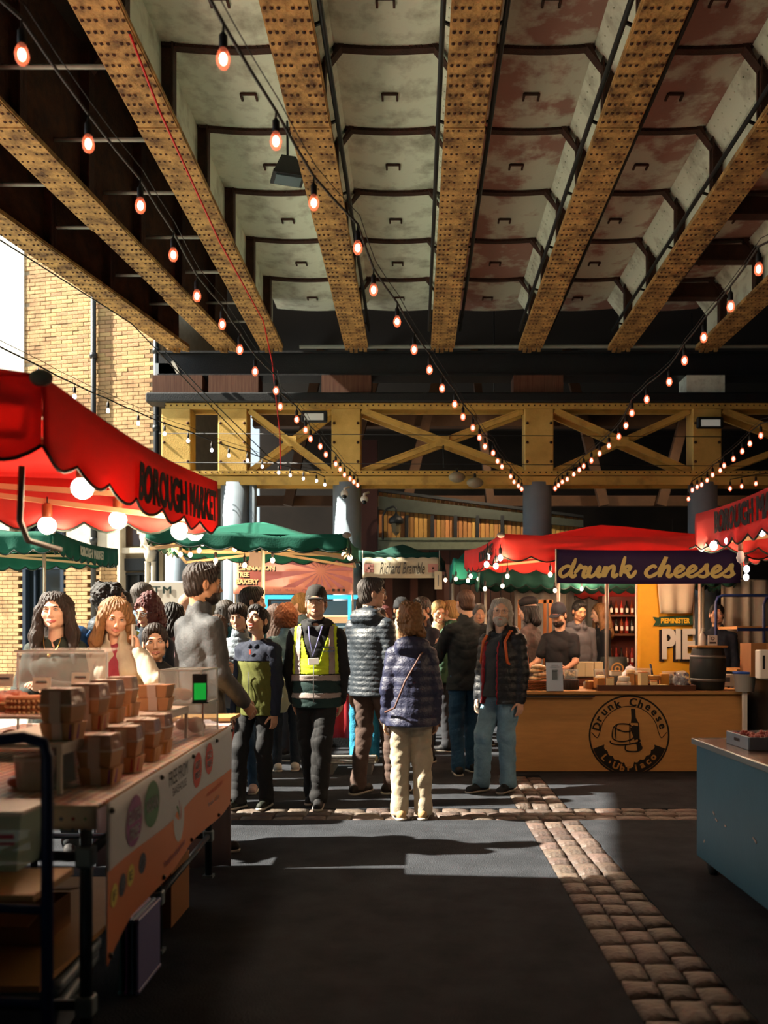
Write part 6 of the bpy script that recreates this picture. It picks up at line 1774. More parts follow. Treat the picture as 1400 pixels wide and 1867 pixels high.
for k, (px, py, Y) in enumerate(((640, 1200, 9.9),)):
    t = thing('red_cloth', 'red tablecloth hanging between the vest man and the puffer man', 'cloth', (P(628, 0, 9.9).x, 9.9, 0)); MB().grid(lambda u, v: ((u - .5) * .5, .02 * math.sin(20 * u), .28 + v * .55), 12, 4).build('drape', mat('red_cloth', 'a01c28', .8), t); solidify(t.children[0], .006)
    MB().box((0, .25, .84), (.5, .5, .03)).build('table_board', M_PLYT, t)
    for sx in (-1, 1):
        for y in (.03, .47): MB().box((sx * .22, y, .415), (.03, .03, .83)).build('leg', M_BLACK, t)
# small benches/pallet lines behind
t = thing('pallet', 'dark slatted pallet on the ground behind the puffer man', 'pallet', (P(640, 0, 9.3).x, 9.35, 0))
for k in range(4): MB().box((0, -.25 + k * .17, .11), (.5, .09, .02)).build('slat', mat('pallet_grey', '6a6a68', .8), t)
for sx in (-.2, .2): MB().box((sx, 0, .05), (.06, .6, .10)).build('bearer', mat('pallet_grey'), t)
# cream valance with handwritten name
t = thing('cream_valance', 'cream cloth banner with handwritten lettering under the dark green canopy', 'banner', P(731, 1036, 12.85))
wv, hv = 140 * 12.85 / 1600, 36 * 12.85 / 1600
solidify(MB().grid(lambda u, v: ((u - .5) * wv, .015 * math.sin(12 * u), (v - .5) * hv - .03 * math.sin(PI * u) * (1 - v) * 0 + (.015 * abs(math.sin(PI * u * 7)) if v == 1 else 0)), 28, 4).build('cloth', mat('cream_cloth', 'cfc4a8', .8, transl=.2), t), .005)
me = text('lettering', 'Richard Bramble', .15, M_BK, t, (.02, -.03, .0), width=.66, height=.17, shear=.35, bold=-.001)
for s in (-1, 1):
    m = MB(); x = s * .47; m.box((x, -.024, 0), (.14, .003, .03)).box((x, -.024, 0), (.03, .003, .12)).bar((x - .065, -.022, -.05), (x + .065, -.022, .05), .003, .016).bar((x - .065, -.022, .05), (x + .065, -.022, -.05), .003, .016).box((x, -.020, 0), (.15, .002, .125))
    m.build('flag_mark', mat('flag_pink', 'c08a80', .8), t)
for s in (-1, 1): MB().tube([(s * wv / 2, .02, hv / 2), (s * wv / 2, .02, hv / 2 + .12)], .006, 5).build('tie', M_POLE, t)
t = thing('hanging_tag', 'tall cream tag hanging right of the handwritten banner', 'tag', P(799, 1058, 12.7)); MB().box((0, 0, 0), (.11, .01, .26), bev=.0).build('card', mat('cream_cloth'), t); MB().tube([(0, 0, .13), (0, 0, .42)], .004, 4).build('string', M_SOCK, t); MB().box((0, -.008, .0), (.012, .003, .16)).build('print', mat('leaflet_ink'), t)
t = thing('timber_kiosk', 'brown timber kiosk under the handwritten banner', 'kiosk', (-.2, 14.2, 0))
MB().box((0, .3, 1.2), (1.3, .1, 2.4)).build('back_panel', mat('oak_dark', '3e2214', .6, noise=.3), t)
for s in (-.6, -.22, .18, .6): MB().box((s, -.2, 1.2), (.12, .06, 2.4)).build('door_panel', mat('oak_red', '5c2e1a', .6, noise=.3, nscale=3), t)
MB().box((0, -.25, .45), (1.3, .06, .9)).build('front_panel', mat('oak_red'), t)
for k in range(3): MB().box((-.02, -.22, 1.5 + .12 * k), (.3, .03, .03)).build('rack_rail', mat('tie_rod'), t)

for (x, y0_, y1__, lab) in ((-3.05, -.8, 4.6, 'dark tarpaulin added to block light behind the bakery stall, outside the frame'), (3.1, -.5, 3.4, 'dark tarpaulin added to block light beside the grey cabinet, outside the frame')):  # unseen sheets added to keep side light off the near floor
    t = thing('sheet_wall', lab, 'sheet', (x, 0, 0)); MB().grid(lambda u, v: (.02 * math.sin(30 * u), y0_ + (y1__ - y0_) * u, .02 + 2.25 * v), 30, 4).build('sheet', mat('shade_tarp', '22262a', .8), t); solidify(t.children[0], .006)
    m = MB(); m.tube([(0.03, y0_, 0), (.03, y0_, 2.28)], .02, 6).tube([(.03, y1__, 0), (.03, y1__, 2.28)], .02, 6).tube([(.03, y0_, 2.28), (.03, y1__, 2.28)], .02, 6); m.build('frame', M_POLE, t)
# ------------------------------------------------------------------ bakery table on the left
def TX(Y, off=0): return -.985 - .0484 * (Y - 2.72) + off
TZ = .90
tb = thing('market_table', 'long trestle table with blue tube legs under the bakery goods', 'table', (-1.65, 4.0, 0))
O = Vector((-1.65, 4.0, 0)); MT = Matrix.Translation(-O)
def tm(): m = MB(); m.M = MT; return m
m = tm(); m.add([(x, y, z) for z in (TZ - .03, TZ - .006) for (x, y) in ((-2.35, 2.74), (TX(2.74, -.02), 2.74), (TX(5.28, -.02), 5.28), (-2.35, 5.28))], [(0, 3, 2, 1), (4, 5, 6, 7), (0, 1, 5, 4), (1, 2, 6, 5), (2, 3, 7, 6), (3, 0, 4, 7)]); m.build('table_board', M_PLYT, tb)
M_LEG = mat('leg_blue_grey', '2c3a44', .4, metal=.3); M_CLAMP = mat('clamp_grey', '7c8a90', .5, metal=.3)
LEGS = [(-1.05, 2.80), (-1.16, 3.95), (-1.22, 5.18), (-2.25, 2.80), (-2.25, 3.95), (-2.25, 5.18)]
for (x, y) in LEGS:
    m = tm(); m.tube([(x, y, 0), (x, y, TZ - .03)], .021, 8); lg_ = m.build('leg', M_LEG, tb)
    for z in (.245, .72): tm().box((x, y, z), (.055, .055, .065), bev=.006).build('clamp', M_CLAMP, lg_)
    tm().box((x, y, .008), (.06, .06, .016)).build('foot_pad', M_CLAMP, lg_)
for (a, b_) in ((0, 1), (1, 2), (3, 4), (4, 5), (0, 3), (1, 4), (2, 5)):
    for z in ((.245, .72) if a != 0 or b_ != 1 else (.72,)):
        m = tm(); m.tube([(*LEGS[a], z), (*LEGS[b_], z)], .017, 6); m.build('rail', M_LEG, tb)
m = tm(); m.box((-1.72, 3.5, .275), (1.0, 1.3, .02)); m.build('under_shelf', M_PLYT, tb)
# dotted cloth
def dots_mat():
    m = bpy.data.materials.new('dotted_cloth'); m.use_nodes = True; N, L = m.node_tree.nodes, m.node_tree.links; b = N['Principled BSDF']
    tc = N.new('ShaderNodeTexCoord'); v = N.new('ShaderNodeTexVoronoi'); v.inputs['Scale'].default_value = 27; v.inputs['Randomness'].default_value = 0.0
    L.new(tc.outputs['Object'], v.inputs['Vector'])
    lt = N.new('ShaderNodeMath'); lt.operation = 'LESS_THAN'; lt.inputs[1].default_value = .30; L.new(v.outputs['Distance'], lt.inputs[0])
    sep = N.new('ShaderNodeSeparateColor'); L.new(v.outputs['Color'], sep.inputs[0])
    cr = N.new('ShaderNodeValToRGB'); cr.color_ramp.interpolation = 'CONSTANT'
    for p, c in ((0, 'b03a3c'), (.35, '5a6a8c'), (.55, 'c07a4a'), (.75, '7a9a6a'), (.88, 'a04a70')):
        e = cr.color_ramp.elements.new(p) if p > 0 else cr.color_ramp.elements[0]; e.color = (*srgb(c), 1)
    L.new(sep.outputs[0], cr.inputs[0])
    mx = N.new('ShaderNodeMix'); mx.data_type = 'RGBA'; mx.inputs['A'].default_value = (*srgb('e0c8b8'), 1); L.new(lt.outputs[0], mx.inputs['Factor']); L.new(cr.outputs[0], mx.inputs['B']); L.new(mx.outputs['Result'], b.inputs['Base Color']); b.inputs['Roughness'].default_value = .45
    return m
M_DOT = dots_mat()
cl = thing('dotted_tablecloth', 'pale oilcloth with coloured dots over the bakery table', 'tablecloth', (-1.65, 4.0, TZ - .006))
m = MB(); h = .004
xs = [(-2.36, 2.725), (TX(2.725, .002), 2.725), (TX(5.29, .002), 5.29), (-2.36, 5.29)]
def L3(p, z): return (p[0] + 1.65, p[1] - 4.0, z)
m.add([L3(p, .0) for p in xs] + [L3(p, h) for p in xs], [(0, 3, 2, 1), (4, 5, 6, 7), (0, 1, 5, 4), (1, 2, 6, 5), (2, 3, 7, 6), (3, 0, 4, 7)]); m.build('cloth_top', M_DOT, cl)
m = MB(); m.grid(lambda u, v: (-2.36 + 1.65 + (xs[1][0] + 2.36) * u, 2.722 - 4.0 - .006 - .004 * math.sin(22 * u) * v, h - .075 * v), 40, 4); solidify(m.build('near_overhang', M_DOT, cl), .002)
# printed banner along the side
M_BAN = mat('banner_white', 'cfd6dc', .55, transl=.1, bump=.03); M_ORG = mat('banner_orange', 'cf7a44', .55)
bn = thing('side_banner', 'printed white and orange bakery banner hung along the table side', 'banner', (TX(4, .03), 4.0, TZ))
Bo = Vector((TX(4, .03), 4.0, TZ)); BA = math.atan2(-.0484, 1)
def bp(Y, z, off=0.0): 
    f = (TZ - z) / .46
    return Vector((TX(Y, .03) + off + .012 * math.sin(5.5 * Y + 1) * f, Y, z)) - Bo
def zbot(Y): return .445 + .03 * math.sin(1.25 * (Y - 2.7)) - .05 * max(0, 1 - (Y - 2.72) / .3)
m = MB(); m.grid(lambda u, v: bp(2.72 + 2.42 * u, .903 + (zbot(2.72 + 2.42 * u) - .903) * v), 60, 8); solidify(m.build('sheet', M_BAN, bn), .003)
def wave(Y): return .685 - .012 * math.sin(2.2 * Y) - .05 * max(0, (Y - 4.2)) 
m = MB(); m.grid(lambda u, v: bp(2.722 + 2.415 * u, wave(2.72 + 2.42 * u) + (zbot(2.72 + 2.42 * u) + .001 - wave(2.72 + 2.42 * u)) * v, .0025), 60, 8); m.build('orange_print', M_ORG, bn)
def btext(name, body, Y, z, w, hgt, m_, off=.0055, **k):
    def fn(c):
        for i in range(len(c)):
            q = bp(c[i][1] + 4.0, c[i][2] + TZ, 0); c[i][0] = q.x + off
        return c
    text(name, body, .1, m_, bn, (0, Y - 4.0, z - TZ), face='+X', width=w, height=hgt, fn=fn, extrude=.0005, **k)
def bell(name, Y, z, ry, rz, m_, off=.004, n=24):
    vs = [bp(Y + ry * math.cos(2 * PI * i / n), z + rz * math.sin(2 * PI * i / n), off) for i in range(n)]
    MB().add(vs, [tuple(range(n))]).build(name, m_, bn)
M_PUR = mat('print_purple', '8a4a86', .6); M_GRE = mat('print_green', '3a7a50', .6); M_RDP = mat('print_red', 'c8483c', .6); M_NVY = mat('print_navy', '22344c', .6); M_YLW = mat('print_yellow', 'd8c85a', .6)
bell('purple_roundel', 3.03, .785, .10, .088, M_PUR); bell('green_roundel', 3.26, .80, .105, .085, M_GRE)
btext('lettering', 'GLUTEN', 3.03, .805, .165, .045, M_BAN, bold=.003); btext('lettering', 'FREE', 3.03, .745, .11, .045, M_BAN, bold=.003); btext('lettering', 'VEGAN', 3.26, .80, .17, .05, M_BAN, bold=.003)
btext('lettering', 'FREE FROM', 3.70, .845, .36, .060, M_NVY); btext('lettering', 'BAKEHOUSE', 3.72, .785, .28, .034, M_NVY)
bell('red_roundel', 4.12, .795, .10, .082, M_RDP); bell('red_roundel', 4.40, .81, .095, .078, M_RDP)
for Y, a, b_ in ((4.12, 'NUT', 'FREE'), (4.40, 'EGG', 'FREE')): btext('lettering', a, Y, .82 if Y < 4.2 else .83, .11, .038, M_BAN, bold=.003); btext('lettering', b_, Y, .772 if Y < 4.2 else .785, .12, .034, M_BAN, bold=.003)
bell('leaf_disc', 3.70, .655, .115, .095, M_BAN)
for i, (c, a) in enumerate(((M_ORG, 2.2), (M_GRE, 1.75), (M_PUR, 1.2), (M_RDP, .6))):
    pts = []
    for t_ in range(9):
        u = t_ / 8; r = .012 + .085 * u; pts.append((r * math.cos(a + .5 * u), r * math.sin(a + .5 * u), .016 * math.sin(PI * u)))
    vs = []
    for (y, z, w_) in pts: vs += [bp(3.70 + y, .64 + z + w_, .0055), bp(3.70 + y, .64 + z - w_, .0055)]
    MB().add(vs, [(2 * k, 2 * k + 1, 2 * k + 3, 2 * k + 2) for k in range(8)]).build('leaf_print', c, bn)
btext('lettering', 'freefrombakehouse', 3.62, .535, .42, .030, M_PUR); btext('lettering', 'cakes and bakes', 4.55, .64, .38, .028, M_RDP); btext('lettering', 'fresh daily', 4.5, .58, .26, .03, M_BAN)
for i, (Y, z, c) in enumerate(((2.80, .595, M_YLW), (2.90, .60, M_NVY), (3.00, .605, M_YLW), (3.14, .61, M_NVY))):
    bell('badge', Y, z, .042, .037, c); btext('lettering', ('F', 'VG', 'E', 'GF')[i], Y, z, .035, .03, M_NVY if c is M_YLW else M_BAN)
for Y in (2.75, 3.4, 4.0, 4.6, 5.1):
    for z in (.875, zbot(Y) + .02):
        m = MB(); m.M = Matrix.Translation(bp(Y, z, .006)); m.ball((0, 0, 0), .010, 7, 5); m.build('eyelet', mat('eyelet', '4a4a48', .4, metal=.6), bn)
# end cloth hanging behind
t = thing('white_end_cloth', 'pinkish white cloth hanging to the ground at the far end of the table', 'cloth', (-1.4, 5.36, 0))
MB().grid(lambda u, v: (-.55 + .82 * u, .03 * math.sin(15 * u) * (1 - v * .7), .015 + v * .9), 24, 6).build('drape', mat('end_cloth', 'c4b4b4', .7, transl=.2), t); solidify(t.children[0], .005)
MB().box((-.14, .16, .915), (.82, .32, .02)).build('board', M_PLYT, t)
# white riser shelf
M_WPL = mat('white_plastic', 'd8d2c8', .4)
rs = thing('riser_shelf', 'white riser shelf carrying cake boxes on the bakery table', 'shelf', (-1.34, 3.7, TZ))
MB().box((0, 0, .160), (.34, 1.62, .012), bev=.003).box((.172, 0, .148), (.008, 1.62, .036)).box((-.172, 0, .148), (.008, 1.62, .036)).build('top', M_WPL, rs)
for sx in (-1, 1):
    for y in (-.80, -.05, .80): MB().box((sx * .165, y, .077), (.014, .018, .154)).build('leg', M_WPL, rs)
# kraft boxes
M_KR = mat('kraft', 'cf9d72', .7, noise=.1, nscale=20); M_FILM = mat('box_film', 'd8c8c4', .12, alpha=.30, spec=1.0); M_BAND = mat('box_band', 'd8c8c0', .5)
def kraft(px, Y, z, lab, tag, film, rz=0.0, w=.125, d=.105):
    t = thing('cake_box', lab, 'box', (P(px, 0, Y).x, Y, z), rz); a = .86
    h = .056
    vs = [(-w / 2 * a, -d / 2 * a, 0), (w / 2 * a, -d / 2 * a, 0), (w / 2 * a, d / 2 * a, 0), (-w / 2 * a, d / 2 * a, 0), (-w / 2, -d / 2, h), (w / 2, -d / 2, h), (w / 2, d / 2, h), (-w / 2, d / 2, h)]
    fs = [(0, 3, 2, 1), (0, 1, 5, 4), (1, 2, 6, 5), (2, 3, 7, 6), (3, 0, 4, 7), (4, 5, 6, 7)]
    MB().add(vs, fs).build('tray', M_KR, t)
    MB().box((0, 0, h + .002), (w * 1.02, d * 1.02, .004)).build('rim', M_KR, t)
    H = h + .004
    if film:
        f = .052
        vs = [(-w / 2, -d / 2, H), (w / 2, -d / 2, H), (w / 2, d / 2, H), (-w / 2, d / 2, H), (-w * .45, -d * .45, H + f), (w * .45, -d * .45, H + f), (w * .45, d * .45, H + f), (-w * .45, d * .45, H + f)]
        MB().add(vs, fs).build('lid', mat('wrapped_lid', 'b8917e', .16, noise=.2, nscale=14, spec=1.0, bump=.5, bscale=18), t)
        MB().box((0, 0, H - .002), (w * 1.05, d * 1.05, .007), bev=.002).build('lid_lip', M_BAND, t)
        m = MB(); m.box((0, 0, H + f + .0015), (w * .86, d * .86, .002)).box((0, -d / 2 - .003, H * .5 + .02), (w * .34, .002, H + .05), rotm(-.02)); m.build('band', M_BAND, t)
        m = MB(); m.box((0, 0, H + f + .0030), (.005, d * .88, .001)).build('band_line', M_BK, t)
        H += f + .003
    else:
        MB().box((0, 0, H + .001), (w * .28, d * 1.03, .002)).box((0, -d / 2 - .001, H * .5), (w * .28, .002, H), rotm(.12)).build('band', M_BAND, t)
    if tag:
        MB().box((w / 2 - .01, -d / 2 + .02, .03), (.003, .045, .05), rotm(0, .12, -.3)).build('price_tag', mat('tag_' + tag, tag, .5), t)
    return t.location.z + H
SP, RD, YL = '8c4a9c', 'c03a54', 'c89048'
for px, Y, tag, where in ((184, 3.12, SP, 'nearest stack on the dotted cloth'), (227, 3.40, RD, 'second stack on the dotted cloth'), (262, 3.68, YL, 'third stack on the dotted cloth'), (285, 3.92, YL, 'farthest stack on the dotted cloth')):
    z = kraft(px, Y, TZ + .0, 'closed kraft box with a tag, bottom of the ' + where, tag, False, random.uniform(-.1, .1))
    kraft(px - 1, Y + .005, z + .001, 'film topped kraft cake box, top of the ' + where, None, True, random.uniform(-.12, .12))
for px, Y, tag, where in ((116, 3.02, SP, 'nearest stack on the white riser'), (165, 3.33, RD, 'second stack on the white riser'), (196, 3.62, YL, 'third stack on the white riser'), (224, 3.90, YL, 'farthest stack on the white riser')):
    z = kraft(px, Y, TZ + .168, 'closed kraft box with a tag, bottom of the ' + where, tag, False, random.uniform(-.1, .1), w=.12)
    kraft(px - 1, Y + .005, z + .001, 'film topped kraft cake box, top of the ' + where, None, True, random.uniform(-.12, .12), w=.115)
z = kraft(284, 4.24, TZ + .168, 'flat kraft box with a white band, lower one at the far end of the riser', None, False, .05, w=.15, d=.12)
kraft(284, 4.24, z + .001, 'flat kraft box with a white band, upper one at the far end of the riser', None, False, -.05, w=.15, d=.12)
for i, (px, Y) in enumerate(((318, 4.30), (322, 4.36))):
    pass
# acrylic display cases at the far end
def acry(lab, x, Y, z, w, d, h, frame=True, name='display_case'):
    t = thing(name, lab, 'case', (x, Y, z)); p = MB(); th = .005
    p.box((-w / 2, 0, h / 2), (th, d, h)).box((w / 2, 0, h / 2), (th, d, h)).box((0, -d / 2, h / 2), (w, th, h)).box((0, d / 2, h / 2), (w, th, h)).box((0, 0, h), (w, d, th)); p.build('acrylic_shell', M_GL, t)
    e = MB()
    for sx in (-1, 1):
        for sy in (-1, 1): e.box((sx * w / 2, sy * d / 2, h / 2), (.008, .008, h))
        e.box((sx * w / 2, 0, h), (.008, d, .008))
    e.box((0, -d / 2, h), (w, .008, .008)).box((0, d / 2, h), (w, .008, .008)); e.build('edges', mat('acrylic_edge', 'c4c8c4', .2), t)
    return t
t = acry('clear acrylic drawers of pastries at the far end of the table', P(350, 0, 4.75).x, 4.75, TZ, .20, .34, .17)
for k in range(5): MB().ball((random.uniform(-.06, .06), -.12 + .06 * k, .045), .04, 9, 6, 1, 1, .8).build('pastry', mat('pastry_brown', 'a06c40', .7, noise=.3, nscale=30, objrand=.2), t)
t = acry('clear acrylic case with pastries on top of the drawers', P(345, 0, 4.75).x, 4.75, TZ + .175, .22, .36, .17)
for k in range(4): MB().ball((random.uniform(-.06, .06), -.12 + .08 * k, .04), .04, 9, 6, 1, 1, .8).build('pastry', mat('pastry_brown'), t)
t = thing('payment_screen', 'small dark payment screen glowing green on the acrylic case', 'screen', (P(366, 0, 4.52).x, 4.50, TZ + .18), .35); MB().box((0, 0, .075), (.075, .012, .15), bev=.004).build('frame', M_BLACK, t); MB().box((0, -.008, .06), (.06, .004, .085)).build('display', mat('screen_green', '1ca83c', .3, emit=.7), t); MB().box((0, 0, .003), (.08, .05, .006)).build('foot', M_BLACK, t)
# cake stand with big cakes
cs = thing('cake_stand', 'low white two level cake stand on the left of the table', 'stand', (-1.86, 3.95, TZ)); MB().box((0, 0, .185), (.84, .62, .014), bev=.004).build('upper_board', M_WPL, cs); MB().box((0, 0, .05), (.84, .62, .014), bev=.004).build('lower_board', M_WPL, cs)
for sx in (-.38, 0, .38):
    for sy in (-.28, .28): MB().box((sx, sy, .09), (.02, .02, .18)).build('post', M_GL if sx == 0 else M_WPL, cs)
zt2 = TZ + .192
t = thing('layer_cookie_cake', 'big round sandwich cookie cake with crimped edges on the cake stand', 'cake', (P(64, 0, 3.85).x, 3.82, zt2))
M_CK = mat('cookie', 'b8784e', .8, noise=.3, nscale=12); M_CRU = mat('crust_cream', 'd8b080', .7)
for k in range(3): 
    MB().lathe([(.10, .002 + .024 * k), (.104, .008 + .024 * k), (.104, .016 + .024 * k), (.10, .022 + .024 * k), (.001, .023 + .024 * k)], n=30).build('biscuit', M_CK, t)
    m = MB()
    for q in range(34): a = 2 * PI * q / 34; m.ball((.103 * math.cos(a), .103 * math.sin(a), .004 + .024 * k), .0075, 5, 4)
    m.build('crimped_edge', M_CRU, t, kind='stuff')
def pie(px, Y, r, z, lab):
    t = thing('pie', lab, 'pie', (P(px, 0, Y).x, Y, z)); MB().lathe([(r * .85, 0), (r, .035), (r * 1.02, .04), (r * .96, .045)], n=24).build('crust', M_CRU, t)
    g = Field([-r, -r, .02], [r, r, .12], .008); g.ell((0, 0, .045), (r * .9, r * .9, .03), .01); g.wrinkle(.004, int(px), 70, 6, 1); V_, Q_ = g.net(); link('topping', fast_mesh('topping', V_, Q_), t, mat('apple_topping', 'b4602c', .5, col2='8a3c1c', nscale=18))
pie(-8, 3.9, .11, zt2, 'golden fruit pie cut by the left edge of the photograph'); pie(137, 4.05, .10, zt2, 'golden fruit pie right of the cookie cake'); pie(20, 4.15, .09, zt2, 'smaller pie behind the cookie cake at the left')
for i, (px, Y) in enumerate(((20, 3.74), (50, 3.74), (80, 3.74))):
    t = thing('muffin', ('left', 'middle', 'right')[i] + ' muffin on the lower level of the cake stand', 'muffin', (P(px, 0, Y).x, Y, TZ + .058)); MB().lathe([(.026, 0), (.036, .035)], n=14).build('paper_case', M_CRU, t); MB().ball((0, 0, .042), .042, 12, 8, 1, 1, .6).build('top', M_CK, t)
t = thing('bread_roll', 'pale roll beside the muffins on the lower stand level', 'bread', (P(104, 0, 3.74).x, 3.74, TZ + .058)); MB().ball((0, 0, .035), .05, 14, 8, 1.2, .8, .7).build('crumb', mat('roll_pale', 'd8b890', .7), t); MB().box((0, -.02, .062), (.05, .004, .003)).build('slash', M_CRU, t)
t = thing('sneeze_guard', 'clear acrylic sneeze guard standing over the cakes', 'guard', (P(108, 0, 4.3).x, 4.32, TZ)); w_ = .44
MB().box((0, 0, .36), (w_, .006, .18), rotm(-.2)).box((0, .1, .45), (w_, .20, .006), rotm(.1)).build('screen', M_GL, t); MB().tube([(-w_ / 2, .02, 0), (-w_ / 2, .02, .44)], .006, 6).tube([(w_ / 2, .02, 0), (w_ / 2, .02, .44)], .006, 6).build('rods', mat('acrylic_edge'), t); MB().box((0, -.02, .45), (w_, .008, .008)).box((0, .02, .004), (w_, .05, .008)).build('edge', mat('acrylic_edge'), t)
for i, (px, py, Y, lab) in enumerate(((8, 1240, 4.1, 'white price card at the left photograph edge'), (76, 1247, 4.1, 'white price card in the middle of the acrylic guard'), (147, 1238, 4.1, 'white price card right of the middle under the acrylic guard'))):
    z = P(px, py, Y).z; t = thing('price_card', lab, 'card', (P(px, 0, Y).x, Y, zt2)); MB().box((0, 0, z - zt2), (.085, .003, .06), rotm(-.15)).build('card', M_WHITE, t); MB().box((0, .008, (z - zt2) / 2), (.008, .008, z - zt2)).box((0, .008, .003), (.04, .04, .006)).build('holder', M_GL, t)
    MB().box((0, -.004, z - zt2 + .01), (.05, .002, .006), rotm(-.15)).build('printed_line', mat('leaflet_ink'), t)
# near end items
t = thing('white_tub', 'white plastic tub at the near end of the dotted cloth', 'tub', (P(62, 0, 2.98).x, 3.0, TZ)); MB().lathe([(.055, 0), (.062, .005), (.070, .10), (.073, .10), (.073, .108), (.066, .108), (.06, .01), (.001, .008)], n=22).build('body', mat('frost_white', 'd8d4cc', .3), t); MB().lathe([(.073, .108), (.074, .114), (.001, .114)], n=22).build('lid', mat('frost_white'), t)
for i, (px, Y, rz) in enumerate(((118, 3.02, .9), (106, 3.12, .7))):
    t = thing('acrylic_sign_holder', ('near', 'rear')[i] + ' clear acrylic sign holder standing edge on near the table corner', 'sign', (P(px, 0, Y).x, Y, TZ), rz); MB().box((0, 0, .085), (.085, .004, .17), rotm(-.12)).box((0, .012, .004), (.085, .07, .005)).build('acrylic', M_GL, t); MB().box((0, .006, .09), (.075, .002, .14), rotm(-.12)).build('leaflet', mat('leaflet_print', '8c98a8', .5), t)
t = thing('blue_label_tin', 'small white pot with a blue label behind the sign holders', 'pot', (P(97, 0, 3.28).x, 3.28, TZ)); MB().lathe([(.032, 0), (.035, .005), (.035, .075), (.001, .078)], n=16).build('body', M_WPL, t); MB().lathe([(.0355, .02), (.0355, .06)], n=16).build('label', mat('label_blue', '2a3a8c', .5), t)
t = thing('striped_tub', 'clear tub with red printed stripes at the left edge', 'tub', (P(0, 0, 2.48).x - .02, 2.50, .77)); MB().add([(-.09, -.07, 0), (.09, -.07, 0), (.09, .07, 0), (-.09, .07, 0), (-.11, -.09, .16), (.11, -.09, .16), (.11, .09, .16), (-.11, .09, .16)], [(0, 3, 2, 1), (0, 1, 5, 4), (1, 2, 6, 5), (2, 3, 7, 6), (3, 0, 4, 7)]).build('tub_body', mat('mint_plastic', 'b8d4c4', .3, alpha=.75), t); MB().box((0, 0, .164), (.235, .195, .012), bev=.003).build('lid', mat('frost_white'), t); MB().box((.03, -.088, .10), (.12, .003, .012), rotm(-.12)).box((.03, -.086, .08), (.12, .003, .008), rotm(-.12)).build('stripes', mat('tag_' + RD), t)
# blue trolley
bt_ = thing('blue_trolley', 'blue tube trolley with a wooden shelf in the left foreground', 'trolley', (-1.3, 2.2, 0))
def btr(x, y): return (x + 1.3, y - 2.2)
x1_ = P(86, 0, 2.2).x
def TP(l, r=.016): return MB().tube([(*btr(x, y), z) for x, y, z in l], r, 8)
TP([(x1_, 2.2, 0.06), (x1_, 2.2, 1.12), (x1_ - .01, 2.2, 1.155), (x1_ - .05, 2.18, 1.17), (-1.70, 1.9, 1.12)]).build('handle_tube', M_BLUE, bt_)
TP([(-1.72, 2.3, .06), (-1.72, 2.3, 1.1)]).build('upright', M_BLUE, bt_)
for z in (.22, .50, .735):
    TP([(x1_, 2.2, z), (-1.72, 2.3, z)], .012).build('rail', M_BLUE, bt_)
MB().box((*btr(-1.36, 2.36), .755), (.78, .26, .018)).build('shelf_board', M_PLYT, bt_)
for (x, y) in ((x1_, 2.2), (-1.72, 2.3)): MB().tube([(btr(x, y)[0] - .012, btr(x, y)[1], .045), (btr(x, y)[0] + .012, btr(x, y)[1], .045)], .045, 14).build('wheel', M_BLACK, bt_)
# under the table
def tub_(lab, x, y, z, w, d, h, rz, m_):
    t = thing('storage_tub', lab, 'tub', (x, y, z), rz); r = .03
    def ringp(a, zz, n=6):
        pts = []
        for cx_, cy_, a0 in ((w / 2 - r, d / 2 - r, 0), (-w / 2 + r, d / 2 - r, PI / 2), (-w / 2 + r, -d / 2 + r, PI), (w / 2 - r, -d / 2 + r, 1.5 * PI)):
            for i in range(n): q = a0 + PI / 2 * i / (n - 1); pts.append(((cx_ + r * math.cos(q)) * a, (cy_ + r * math.sin(q)) * a, zz))
        return pts
    R = [ringp(.84, 0), ringp(.85, .01), ringp(.97, h - .03), ringp(1.03, h - .03), ringp(1.03, h), ringp(.95, h), ringp(.83, .015)]
    vs = sum(R, []); k = len(R[0]); fs = [tuple(range(k - 1, -1, -1)), tuple((len(R) - 1) * k + i for i in range(k))]
    for j in range(len(R) - 1):
        for i in range(k): fs.append((j * k + i, j * k + (i + 1) % k, (j + 1) * k + (i + 1) % k, (j + 1) * k + i))
    MB().add(vs, fs, True).build('body', m_, t); m = MB(); m.box((w * .5, 0, h - .05), (.02, .08, .02)).box((-w * .5, 0, h - .05), (.02, .08, .02)); m.build('handle', m_, t)
M_TUBC = mat('frosted_tub', 'aebcc4', .35, alpha=.8)
tub_('lowest of three nested frosted tubs under the table', -1.52, 3.15, .0, .62, .48, .20, .1, M_TUBC); tub_('middle of three nested frosted tubs under the table', -1.50, 3.17, .055, .58, .44, .20, .04, M_TUBC); tub_('top of three nested frosted tubs under the table', -1.49, 3.18, .115, .54, .40, .12, .0, M_TUBC)
for i, c in enumerate(('7a7aa8', '5a7a9a', '8a5a9c', '4a8a8c')):
    t = thing('tub_lid', ('lilac', 'blue', 'purple', 'teal')[i] + ' plastic tub lid standing on edge under the table', 'lid', (-1.10 - .022 * i, 3.62, .002)); MB().box((0, 0, .15), (.010, .30, .28), bev=.004).build('panel', mat('lid_' + c, c, .4), t); MB().box((0, 0, .29), (.018, .31, .018), bev=.004).box((0, 0, .010), (.018, .31, .016), bev=.004).build('rim', mat('lid_' + c), t)
t = thing('cardboard_tray', 'open brown cardboard box on the under shelf', 'box', (-1.55, 3.35, .287)); MB().box((0, 0, .005), (.36, .26, .008)).box((-.18, 0, .06), (.006, .26, .12)).box((.18, 0, .06), (.006, .26, .12)).box((0, -.13, .06), (.36, .006, .12)).box((0, .13, .06), (.36, .006, .12)).build('walls', mat('cardboard'), t); [MB().box((0, q * .19, .118), (.36, .12, .006), rotm(-q * .2)).build('flap', mat('cardboard'), t) for q in (-1, 1)]
